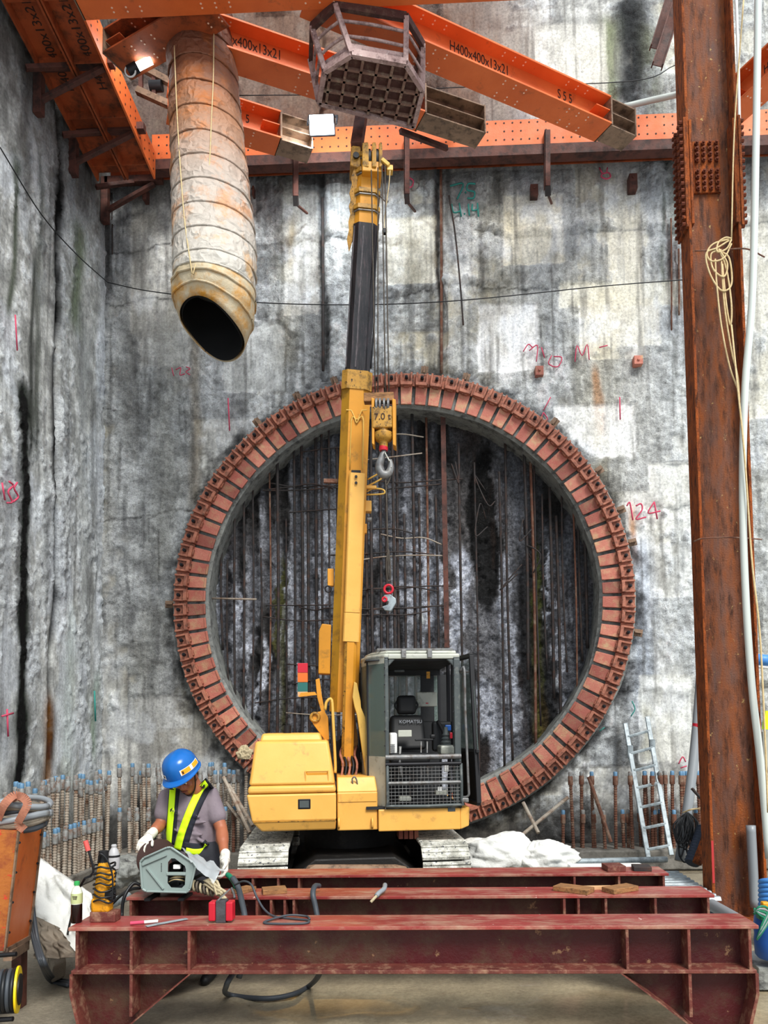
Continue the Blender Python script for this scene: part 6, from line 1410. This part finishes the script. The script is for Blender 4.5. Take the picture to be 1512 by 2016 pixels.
# tarp and bags
def sheet(name,lb,cat,quadpx,mat,amp=.06,fr=3.5,nu=26,nv=26,seed=0,grp=None,th=.004):
    A,B,C2,D2=[P(*q) for q in quadpx]; vs=[];fs=[]
    for j in range(nv+1):
        for i in range(nu+1):
            u=i/nu;v=j/nv; p=A.lerp(B,u).lerp(D2.lerp(C2,u),v)
            nn=mn.noise(Vector((u*fr+seed,v*fr,seed)))+.5*mn.noise(Vector((u*fr*2.3+seed,v*fr*2.3,seed+3)))+.6*abs(mn.noise(Vector((u*fr*1.5+v*3,v*fr*.8,seed+9))))
            p+=Vector((0,-nn*amp,nn*amp*.4)); p.z=max(p.z,.01); vs.append(p)
    for j in range(nv):
        for i in range(nu): a_=j*(nu+1)+i; fs.append((a_,a_+1,a_+nu+2,a_+nu+1))
    o=MB().add(vs,fs).build(name,M[mat],smooth=True,solid=th); return tag(o,lb,cat)
sheet('white_tarp','crumpled white tarpaulin sheet draped to the floor behind the nearest beam at left','tarpaulin',[(66,1680,6.0),(182,1760,5.9),(180,1885,5.35),(70,1860,5.6)],'white_sack',.07,3.2,seed=2)
sheet('mud_cloth','muddy brown folded cloth bag at the foot of the white tarpaulin','cloth',[(62,1800,5.55),(120,1828,5.5),(152,1885,5.15),(68,1888,5.2)],'mud_sack',.07,3,seed=12)
for k in range(3): hose('black_hose',['leftmost dark hose hanging behind the orange cabinet','middle dark hose hanging behind the orange cabinet','dark hose running from the cabinet to the nearest beam leg'][k],[P(56+k*4,1780,5.35-.02*k),P(66+k*4,1850,5.25),P(82+k*4,1900,5.1),G(100+k*4,1932-k*3,.02),G(135+k*2,1940-k*4,.02)],.014)
o=MB().prism([G(92,1908,.02),G(125,1895,.02),G(128,1925,.02),G(100,1938,.02)],(0,.02,.12)).build('mud_lump',M['mud_sack'],bevel=.02); tz(o,'grey rag-wrapped block on the floor beside the hoses','rag')
# ------------------------------------------------------------------ right foreground
def blob(name,lb,cat,px,py,D,size,mat,seed=0,amp=.25,flat=True,parent=None):
    c=P(px,py,D); m_=MB(); m_.ball((0,0,0),1,72,40); 
    for i,v in enumerate(m_.v):
        n1=mn.noise(v*1.3+Vector((seed,0,0)))+.5*mn.noise(v*3.1+Vector((seed,4,0)))+.35*abs(mn.noise(v*6+Vector((0,seed,0))))+.9*(.5-abs(mn.noise(v*2.3+Vector((seed,seed,0)))))*.5
        v=v*(1+amp*n1); m_.v[i]=Vector((c.x+v.x*size[0],c.y+v.y*size[1],max(c.z+v.z*size[2],c.z-size[2]*.8)))
    o=m_.build(name,M[mat],parent,smooth=True)
    return tag(o,lb,cat) if lb else o
blob('white_sack','crumpled white woven sack lying right of the crane track','sack',985,1682,8.4,(.42,.22,.20),'white_sack',3,.38)
blob('white_sack','flatter folded white sack at the right of the crumpled one','sack',1075,1688,8.3,(.28,.2,.15),'white_sack',8,.35)
# corrugated deck sheets
def deck(lb,x0,x1,ya,yb2,z,zs=0):
    m_=MB(); prof=[]; y=ya; k=0
    vs=[];fs=[]; ys=[]
    while y<yb2: ys+=[(y,0),(y+.02,.03),(y+.06,.03),(y+.08,0)]; y+=.12
    for x in(x0,x1): vs+=[(x,yy,z+zz) for yy,zz in ys]
    n=len(ys); fs=[(i,i+1,n+i+1,n+i) for i in range(n-1)]
    o=m_.add(vs,fs).build('metal_deck_sheet',M['galv'],solid=.004); return tag(o,lb,'metal sheet','galvanised deck sheets')
pz=P(1350,1712,7.9)
for k in range(4):
    deck(['galvanised corrugated deck sheet, bottom of the stack behind the rear beam','second galvanised corrugated sheet from the bottom of the stack','third galvanised corrugated sheet of the stack','topmost galvanised corrugated sheet of the stack behind the beams'][k],P(1060+12*k,1700,8).x,P(1385,1700,7.6).x,7.0+.05*k,8.6-.05*k,.03+.075*k)
o=MB().cyl(P(1110,1697,8.5),P(1312,1692,8.8),.035,n=12).build('galvanised_tube',M['galv'],smooth='auto'); tz(o,'long galvanised tube lying behind the white sack at right','tube')
o=MB().bar(P(1120,1706,8.1),P(1262,1704,8.2),.10,.04).build('white_channel',M['white']); tz(o,'white plastic channel lying on the corrugated sheets','channel')
o=MB().cyl(P(1318,1804,6.4),P(1348,1806,6.2),.055,n=16).build('sheet_roll',M['galv'],smooth='auto'); tz(o,'short galvanised pipe end seen between the beams at right','pipe')
o=MB().cyl(P(1402,1782,6.7),P(1450,1810,6.1),.05,n=16).build('floor_pipe',M['pvc_grey'],smooth='auto'); tz(o,'grey plastic pipe slanting down behind the nearest beam at right','pipe')
# ladder
t=thing('aluminium_ladder','pale aluminium ladder leaning on the rear wall right of the ring','ladder',P(1300,1690,9.75))
lb_,rb_=P(1277,1692,9.75),P(1322,1684,9.75); lt,rt_=P(1231,1424,10.42),P(1274,1411,10.42)
for a_,b_ in((lb_,lt),(rb_,rt_)): MB().bar(a_,b_,.03,.06,up=(1,0,0)).build('rail',M['galv'],t,bevel=.008)
for py in(1447,1482,1517,1552,1590,1630,1670):
    k=(1688-py)/(1688-1418); MB().bar(lb_.lerp(lt,k),rb_.lerp(rt_,k),.035,.038).build('rung',M['galv'],t,bevel=.008)
for a_,b_ in((lb_,lt),(rb_,rt_)): MB().box(a_.lerp(b_,.78),(.07,.05,.16)).build('hinge_bracket',M['galv'],t)
# leaning pipes
t=thing('leaning_pipe','grey plastic pipe with a red tape band leaning beside the column','pipe',P(1340,1690,8.7))
MB().tube([P(1338,1695,8.7),P(1358,1560,8.9),P(1372,1430,9.1),P(1385,1250,9.3)],.055,14).build('pipe',M['pvc_grey'],t,smooth=True)
MB().cyl(P(1372.5,1432,9.1),P(1373.5,1425,9.1),.06,n=14).build('red_tape',M['red_plastic'],t,smooth='auto')
for i,(xs) in enumerate(((1331,1340,1338),(1336,1334,1326),(1342,1346,1336))):
    pass
t=thing('cable_hank','hank of black cables hanging on the leaning grey pipe','cable',P(1345,1690,8.6))
rr_=random.Random(31)
for k in range(12):
    x=1345+rr_.uniform(-8,22); lo=rr_.uniform(1650,1700); wd_=rr_.uniform(5,14)
    MB().tube([P(1352,1600,8.7),P(x-wd_,1620,8.62),P(x-wd_*1.3,lo-20,8.6),P(x-4,lo,8.58),P(x+wd_*.6,lo-25,8.6),P(x+4,1615,8.66),P(1354,1600,8.7)],.010,6,5).build('cable_loop',M['cable'],t,smooth=True)
MB().tube([P(1344,1600,8.66),P(1360,1594,8.62),P(1374,1592,8.66),P(1394,1588,8.7)],.010,6).build('cable_tie',M['rope'],t,smooth=True)
t=thing('corrugated_hose','dark blue-grey corrugated hose leaning at the column foot','hose',P(1370,1700,8.4))
a_=P(1362,1700,8.3);b_=P(1388,1630,8.5); m_=MB(); n=26; m_.loft([(a_.lerp(b_,i/n),.085 if i%2 else .072) for i in range(n+1)],18); m_.build('corrugated_wall',plain('hose_navy','#3b4658',.5),t)
MB().tube([P(1372,1700,8.2),P(1392,1640,8.3),P(1400,1560,8.5)],.05,12).build('rusty_tube',M['rust'],t,smooth=True)
o=MB().bar(P(1362,1552,8.5),P(1396,1590,8.4),.05,.02).build('steel_strip',M['rebar_dark']); tz(o,'dark steel strip sticking out left of the column','steel strip')
# blue barrel and pump at right edge
q=G(1512,1905); q=P(1524,1885,5.6); t=thing('blue_barrel','blue plastic barrel cut by the right edge behind the nearest beam','barrel',q)
MB().lathe(q,[(.11,0),(.125,.02),(.13,.12),(.125,.16),(.13,.2),(.12,.3),(.10,.33)],28).build('body',M['blue'],t,smooth='auto')
o=MB().b2(P(1495,1960,5.55),P(1560,1880,5.95)).build('concrete_block',M['sleeve'],bevel=.01); o.location.z=0; o.scale=(1,1,1); tz(o,'stained concrete block under the blue barrel','block')
t=thing('green_pump','small green pump with coiled wires on the blue barrel','pump',P(1505,1800,5.55))
MB().box(P(1504,1800,5.5),(.09,.09,.07)).build('body',M['green'],t,bevel=.015); MB().box(P(1506,1782,5.5),(.05,.05,.05)).build('yellow_switch',M['tool_yellow'],t,bevel=.01)
for k in range(5): MB().tube([P(1484,1800-k*3,5.4),P(1495,1785+k*4,5.38),P(1512,1790+k*6,5.4),P(1500,1820+k*4,5.38),P(1490,1850,5.4)],.008,6,5).build('wire_loop',M['pvc_grey'] if k%2 else M['green'],t,smooth=True)
t=thing('blue_water_coil','blue hose coil visible behind the column foot at the right edge','hose',P(1510,1780,6.6))
for k in range(14): MB().torus(P(1519,1735+k*9,6.6),.085,.022,(0,.3,1),20,8).build('hose_loop',M['blue_pipe'],t,smooth=True)
# debris at the kerb, moss clump on ring, white concrete lumps
blob('wire_clump','small beige clump of wire stuck on the ring left of the engine housing','wire',481,1484,10.05,(.08,.05,.09),'foam',4,.6)
o=blob('tarp_bundle','grey plastic bundle on the left kerb behind the drill','bundle',240,1718,8.6,(.22,.3,.16),'sleeve',14,.4)
o=MB().cyl(P(196,1790,6.6),P(250,1765,7.3),.045,n=14).build('floor_pipe',M['galv'],smooth='auto'); tz(o,'galvanised pipe lying on the floor left of the wire feeder','pipe')
hose('black_cable','black cable hanging over the left end of the middle beam',[P(276,1742,5.5),P(262,1740,5.48),P(245,1765,5.42),P(240,1800,5.4),P(244,1840,5.35),G(250,1890,.02)],.012,'cable','cable')
hose('black_cable','second black cable from the feeder running to the floor at left',[P(276,1748,5.55),P(255,1752,5.6),P(230,1770,5.7),P(210,1800,5.8),G(200,1860,.02)],.012,'cable','cable')
# hi-vis thing and cream box at the far right wall
o=MB().bar(P(1512,1400,9.9),P(1508,1436,9.9),.08,.05,up=(0,1,0)).build('hiviz_strip',M['hiviz']); tz(o,'strip of yellow-green hi-vis cloth hanging at the right edge','cloth')
o=MB().b2(P(1505,1510,9.8),P(1540,1440,9.95)).build('cream_panel',M['cab']); tz(o,'cream panel board at the right edge near the rear wall','panel')
# ------------------------------------------------------------------ the worker
DW=5.80
def W(px,py,d=0): return P(px,py,DW+d)
wk=thing('person','worker in blue helmet, grey shirt and hi-vis braces bending over the wire feeder','person',(W(380,1700).x,DW,0))
def capsule(m_,pts,rad,n=14):
    """tapered chain of overlapping tubes and balls (merged by remesh)"""
    for i,(p,r) in enumerate(zip(pts,rad)):
        m_.ball(p,r,n,10)
        if i: m_.cyl(pts[i-1],p,rad[i-1],r,n)
def ell(m_,c,r,rot=None): m_.ball(c,r,20,14,rot)
feetz=0.0
hipL,hipR=W(402,1684),W(362,1684); xh=(hipL.x+hipR.x)/2
hipL=Vector((xh+.09,DW,.92)); hipR=Vector((xh-.09,DW,.92)); knL=Vector((xh+.12,DW-.06,.50)); knR=Vector((xh-.12,DW-.04,.50)); anL=Vector((xh+.13,DW+.02,.09)); anR=Vector((xh-.14,DW-.02,.09))
shR=W(330,1571); shL=W(412,1566,.02); nk=W(385,1553,-.02); chest=W(374,1600,.0); belly=W(378,1645,.0); pel=Vector((xh,DW,.96))
elR=W(317,1622,-.06); wrR=W(294,1646,-.20)
elL=W(436,1632,-.05); wrL=W(443,1694,-.28)
headc=W(366,1530,-.09)
# head frame: looking down and to image-left
hd=Matrix.Rotation(math.radians(-14),3,'Z')@Matrix.Rotation(math.radians(-8),3,'Y')@Matrix.Rotation(math.radians(38),3,'X')
# local head axes: -y face, z crown
def HP(x,y,z): return headc+hd@Vector((x,y,z))
b=MB()
ell(b,HP(0,.01,.02),(.077,.095,.105),hd); ell(b,HP(0,-.03,-.055),(.056,.065,.065),hd); ell(b,HP(0,-.055,-.09),(.032,.03,.025),hd)   # skull, jaw, chin
b.loft([(HP(0,-.085,.02),.010),(HP(0,-.104,-.012),.014),(HP(0,-.110,-.030),.017)],10); ell(b,HP(0,-.100,-.034),(.021,.014,.011),hd)   # nose
for s_ in(-1,1): ell(b,HP(s_*.079,.01,-.01),(.010,.020,.032),hd); ell(b,HP(s_*.033,-.078,.022),(.024,.014,.010),hd); ell(b,HP(s_*.045,-.06,-.03),(.022,.02,.022),hd)
ell(b,HP(0,-.088,-.062),(.026,.012,.012),hd)
capsule(b,[HP(0,.03,-.06),nk,W(381,1566,.02)],[.058,.060,.075])
capsule(b,[shR,W(372,1572,.04),shL],[.058,.072,.058]); capsule(b,[W(372,1580,.02),chest,belly,pel],[.115,.125,.118,.13])
for s_,sh in((-1,shR),(1,shL)): capsule(b,[W(372+s_*20,1592,.03),W(374+s_*16,1640,.02)],[.085,.08])
capsule(b,[shR,elR,wrR],[.060,.045,.029]); capsule(b,[shR.lerp(elR,.35),shR.lerp(elR,.6)],[.060,.056]); capsule(b,[elR.lerp(wrR,.2),elR.lerp(wrR,.45)],[.047,.043])
capsule(b,[shL,elL,wrL],[.060,.046,.029]); capsule(b,[shL.lerp(elL,.35),shL.lerp(elL,.6)],[.060,.056]); capsule(b,[elL.lerp(wrL,.15),elL.lerp(wrL,.4)],[.048,.045])
for h_,k_,a_ in((hipL,knL,anL),(hipR,knR,anR)): capsule(b,[h_,k_,a_],[.088,.058,.040]); capsule(b,[a_,a_+Vector((0,-.14,-.05))],[.042,.035])
for w_ in(wrR,wrL): ell(b,w_,(.03,.03,.03))
body=b.build('body',M['skin'],wk,remesh=.009,smooth_it=4,smooth=True)
# face details
for s_ in(-1,1):
    MB().ball(HP(s_*.033,-.084,.006),(.014,.008,.007),12,8,hd).build('eye',M['white'],wk,smooth=True)
    MB().ball(HP(s_*.033,-.091,.004),(.006,.004,.006),10,6,hd).build('iris',M['hair'],wk,smooth=True)
    MB().tube([HP(s_*.018,-.094,.022),HP(s_*.034,-.096,.027),HP(s_*.052,-.084,.022)],.005,6).build('eyebrow',M['hair'],wk,smooth=True)
MB().tube([HP(-.024,-.094,-.060),HP(0,-.103,-.058),HP(.024,-.094,-.060)],.006,8).build('mouth',M['lip'],wk,smooth=True)
# yellow-green chin mask shine as in the photo is vest light only; hair below the helmet
b=MB(); ell(b,HP(0,.030,.012),(.082,.088,.10),hd); 
hr=b.build('hair',M['hair'],wk,smooth=True)
# helmet
hm=Vector(HP(0,.0,.062)); hs=Matrix.Rotation(math.radians(-14),3,'Z')@Matrix.Rotation(math.radians(-8),3,'Y')@Matrix.Rotation(math.radians(30),3,'X')
def HM(x,y,z): return hm+hs@Vector((x,y,z))
m_=MB(); n=48; prof=[(1.0,0.0),(1.0,.02),(.985,.045),(.94,.08),(.85,.108),(.70,.132),(.48,.149),(.24,.157),(.02,.159)]
vs=[];fs=[]
for r_,z in prof:
    for k in range(n):
        a=2*math.pi*k/n; rx,ry=.128*r_,.150*r_
        ridge=.004*max(0,math.cos(a)**30) if False else 0
        vs.append(HM(rx*math.cos(a),ry*math.sin(a),z*1.0+.004*math.exp(-((rx*math.cos(a))/.022)**2)*(1 if z>.05 else 0)))
for i in range(len(prof)-1):
    for k in range(n): fs.append((i*n+k,i*n+(k+1)%n,(i+1)*n+(k+1)%n,(i+1)*n+k))
m_.add(vs,fs)
# brim, longer at front (-y)
vs=[];fs=[]
for j,(dr,dz) in enumerate(((0,0.004),(.5,0),(1,-.004),(1,-.010),(0,-.004))):
    for k in range(n):
        a=2*math.pi*k/n; ext=.010+.038*max(0,-math.sin(a))**2; vs.append(HM((.128+ext*dr)*math.cos(a),(.150+ext*dr)*math.sin(a),dz-.010*dr*max(0,-math.sin(a))))
for i in range(4):
    for k in range(n): fs.append((i*n+k,i*n+(k+1)%n,(i+1)*n+(k+1)%n,(i+1)*n+k))
m_.add(vs,fs); hel=m_.build('helmet',M['hat'],wk,smooth='auto')
WM[hel.name]=root_matrix(wk)
def hsurf(a,z): # point on shell at azimuth a, height z
    for (r0,z0),(r1,z1) in zip(prof,prof[1:]):
        if z0<=z<=z1: r=r0+(r1-r0)*(z-z0)/(z1-z0+1e-9); break
    return HM(.131*r*math.cos(a),.153*r*math.sin(a),z+.001)
def patch(a0,a1,z0,z1,name,mat,off=1.0):
    m_=MB(); vs=[];fs=[];na,nz_=12,4
    for j in range(nz_+1):
        for i in range(na+1): vs.append(hsurf(a0+(a1-a0)*i/na,z0+(z1-z0)*j/nz_)+(hsurf(a0+(a1-a0)*i/na,z0+(z1-z0)*j/nz_)-HM(0,0,.03)).normalized()*.0015*off)
    for j in range(nz_):
        for i in range(na): q=j*(na+1)+i; fs.append((q,q+1,q+na+2,q+na+1))
    m_.add(vs,fs); return m_.build(name,mat,hel,smooth=True)
amb=plain('sticker_amber','#f0a81c',.4)
patch(math.radians(-58),math.radians(18),.028,.070,'reflective_sticker',M['white'])
patch(math.radians(-54),math.radians(-24),.032,.066,'amber_sticker',amb,2); patch(math.radians(-14),math.radians(14),.032,.066,'amber_sticker',amb,2)
patch(math.radians(-52),math.radians(-47),.038,.058,'sticker_print',M['ink'],3)
patch(math.radians(-128),math.radians(-112),.022,.056,'round_sticker',M['white']); patch(math.radians(-124),math.radians(-116),.034,.05,'sticker_print',M['ink'],2)
MB().tube([HM(.115,-.02,-.0),HP(.062,-.05,-.075),HP(.0,-.075,-.12),HP(-.062,-.05,-.075),HM(-.115,-.02,0)],.005,6).build('chin_strap',M['black'],wk,smooth=True)
# shirt: torso plus short sleeves, merged
b=MB()
capsule(b,[shR,W(350,1572,.03),W(372,1572,.04),W(392,1570,.03),shL],[.070,.085,.088,.085,.070]); capsule(b,[W(372,1580,.03),chest,belly,pel+Vector((0,0,.02))],[.13,.145,.138,.145])
for s_ in(-1,1): capsule(b,[W(372+s_*24,1588,.01),W(375+s_*22,1620,.01),W(377+s_*20,1660,.01),Vector((xh+s_*.06,DW,.96))],[.105,.108,.105,.108])
slR=shR.lerp(elR,.60); slL=shL.lerp(elL,.62)
capsule(b,[shR,slR],[.074,.071]); capsule(b,[shL,slL],[.074,.073]); 
for k in range(9): ell(b,W(350+k*6,1600+((k*37)%60),-.125),(.06,.022,.014),Matrix.Rotation(.5-.2*(k%4),3,'Y'))
sh=b.build('shirt',M['shirt'],wk,remesh=.010,smooth_it=3,smooth=True)
# dark cuffs of sleeves
# trousers
b=MB(); capsule(b,[pel+Vector((-.06,0,-.02)),pel+Vector((.06,0,-.02))],[.135,.135])
for h_,k_,a_ in((hipL,knL,anL),(hipR,knR,anR)): capsule(b,[h_,k_,a_+Vector((0,0,.05))],[.112,.078,.066])
b.build('trousers',M['pants'],wk,remesh=.012,smooth_it=4,smooth=True)
for a_ in(anL,anR):
    b=MB(); capsule(b,[a_+Vector((0,.03,-.035)),a_+Vector((0,-.06,-.045)),a_+Vector((0,-.16,-.050))],[.052,.046,.038]); capsule(b,[a_+Vector((0,.01,.05)),a_+Vector((0,.01,-.02))],[.052,.052]); b.build('boot',M['black'],wk,remesh=.008,smooth_it=3,smooth=True)
# vest braces: conforming ribbons found by casting onto the torso
from mathutils.bvhtree import BVHTree
dg=bpy.context.evaluated_depsgraph_get(); ev=sh.evaluated_get(dg).to_mesh(); 
shm=Matrix(root_matrix(wk)); bv=BVHTree.FromPolygons([shm@v.co for v in ev.vertices],[tuple(p.vertices) for p in ev.polygons])
def front(px,py):
    r=ray(px,py).normalized(); h=bv.ray_cast(CAM,r); return h[0] if h[0] is not None else None
def strapstrip(center,wpx,name,mat,off,wrap=None):
    # center: list of px points; sample
    pts=smoothpath([Vector((x,y,0)) for x,y in center],8); L_=[];R_=[]
    rows=[]
    for i,p in enumerate(pts):
        d=(pts[min(i+1,len(pts)-1)]-pts[max(i-1,0)]).normalized(); nrm=Vector((-d.y,d.x,0)); row=[]
        for k in range(5):
            q=p+nrm*wpx*(k/4-.5); f_=front(q.x,q.y)
            if f_ is None: f_=rows[-1][k] if rows else P(q.x,q.y,DW-.13); row.append(f_); continue
            row.append(f_+(CAM-f_).normalized()*off)
        rows.append(row)
    vs=[v for r_ in rows for v in r_]; fs=[(i*5+k,i*5+k+1,(i+1)*5+k+1,(i+1)*5+k) for i in range(len(rows)-1) for k in range(4)]
    return MB().add(vs,fs).build(name,M[mat],wk,smooth=True,solid=.004)
strapstrip([(413,1541),(402,1551),(386,1582),(372,1616),(362,1648),(356,1674)],25,'vest_backing','vest',.004)
strapstrip([(344,1552),(341,1580),(338,1620),(334,1662)],20,'vest_backing','vest',.004)
strapstrip([(407,1542),(396,1551),(380,1582),(366,1616),(356,1645),(349,1672)],14,'hiviz_strap','hiviz',.010)
strapstrip([(340,1551),(338,1580),(335,1620),(331,1662)],12,'hiviz_strap','hiviz',.010)
strapstrip([(362,1663),(380,1666),(398,1666),(408,1658)],12,'vest_backing','vest',.006)
strapstrip([(366,1674),(384,1677),(402,1674),(408,1664)],11,'hiviz_strap','hiviz',.012)
# gloves
def hand(w_,dirv,palmn,curl,name,thumb_side,mat):
    """w_: wrist, dirv: pointing of fingers, palmn: palm normal (side the fingers curl to)"""
    d=dirv.normalized(); n_=(palmn-d*palmn.dot(d)).normalized(); s=d.cross(n_).normalized()*thumb_side
    b=MB()
    capsule(b,[w_-d*.05,w_],[.036,.034])
    for k in(-.028,-.009,.010,.028): capsule(b,[w_+s*k*.6,w_+d*.075+s*k],[.021,.019])
    lens=[.070,.078,.072,.056]; 
    for i,k in enumerate((.030,.010,-.011,-.031)):
        p=w_+d*.080+s*k; ang=0; L_=lens[i]; q=p; pts=[p];
        for seg,fr in enumerate((.42,.33,.25)):
            ang+=curl*(1.0 if seg else .8); dd=d*math.cos(ang)+n_*math.sin(ang); q=q+dd*L_*fr; pts.append(q)
        capsule(b,pts,[.0115,.0108,.010,.009],10)
    tp=w_+d*.025+s*.028; td=(d*.6+s*.75+n_*.35).normalized(); t1=tp+td*.035; t2=t1+(d*.8+s*.35+n_*.5).normalized()*.028; capsule(b,[tp,t1,t2],[.016,.0125,.0105],10)
    return b.build(name,mat,wk,remesh=.0045,smooth_it=2,smooth=True)
hand(wrR,Vector((-.25,-.75,-.45)),Vector((0,.1,-1)),.45,'glove',1,M['glove'])
hand(wrL,Vector((.05,-.35,-1)),Vector((-.8,-.5,.0)),.55,'glove',-1,M['glove'])
for w_,e_ in((wrR,elR),(wrL,elL)):
    d=(e_-w_).normalized(); MB().loft([(w_-d*.01,.037),(w_+d*.03,.038),(w_+d*.04,.036)],16).build('glove_cuff',M['glove'],wk,smooth='auto')
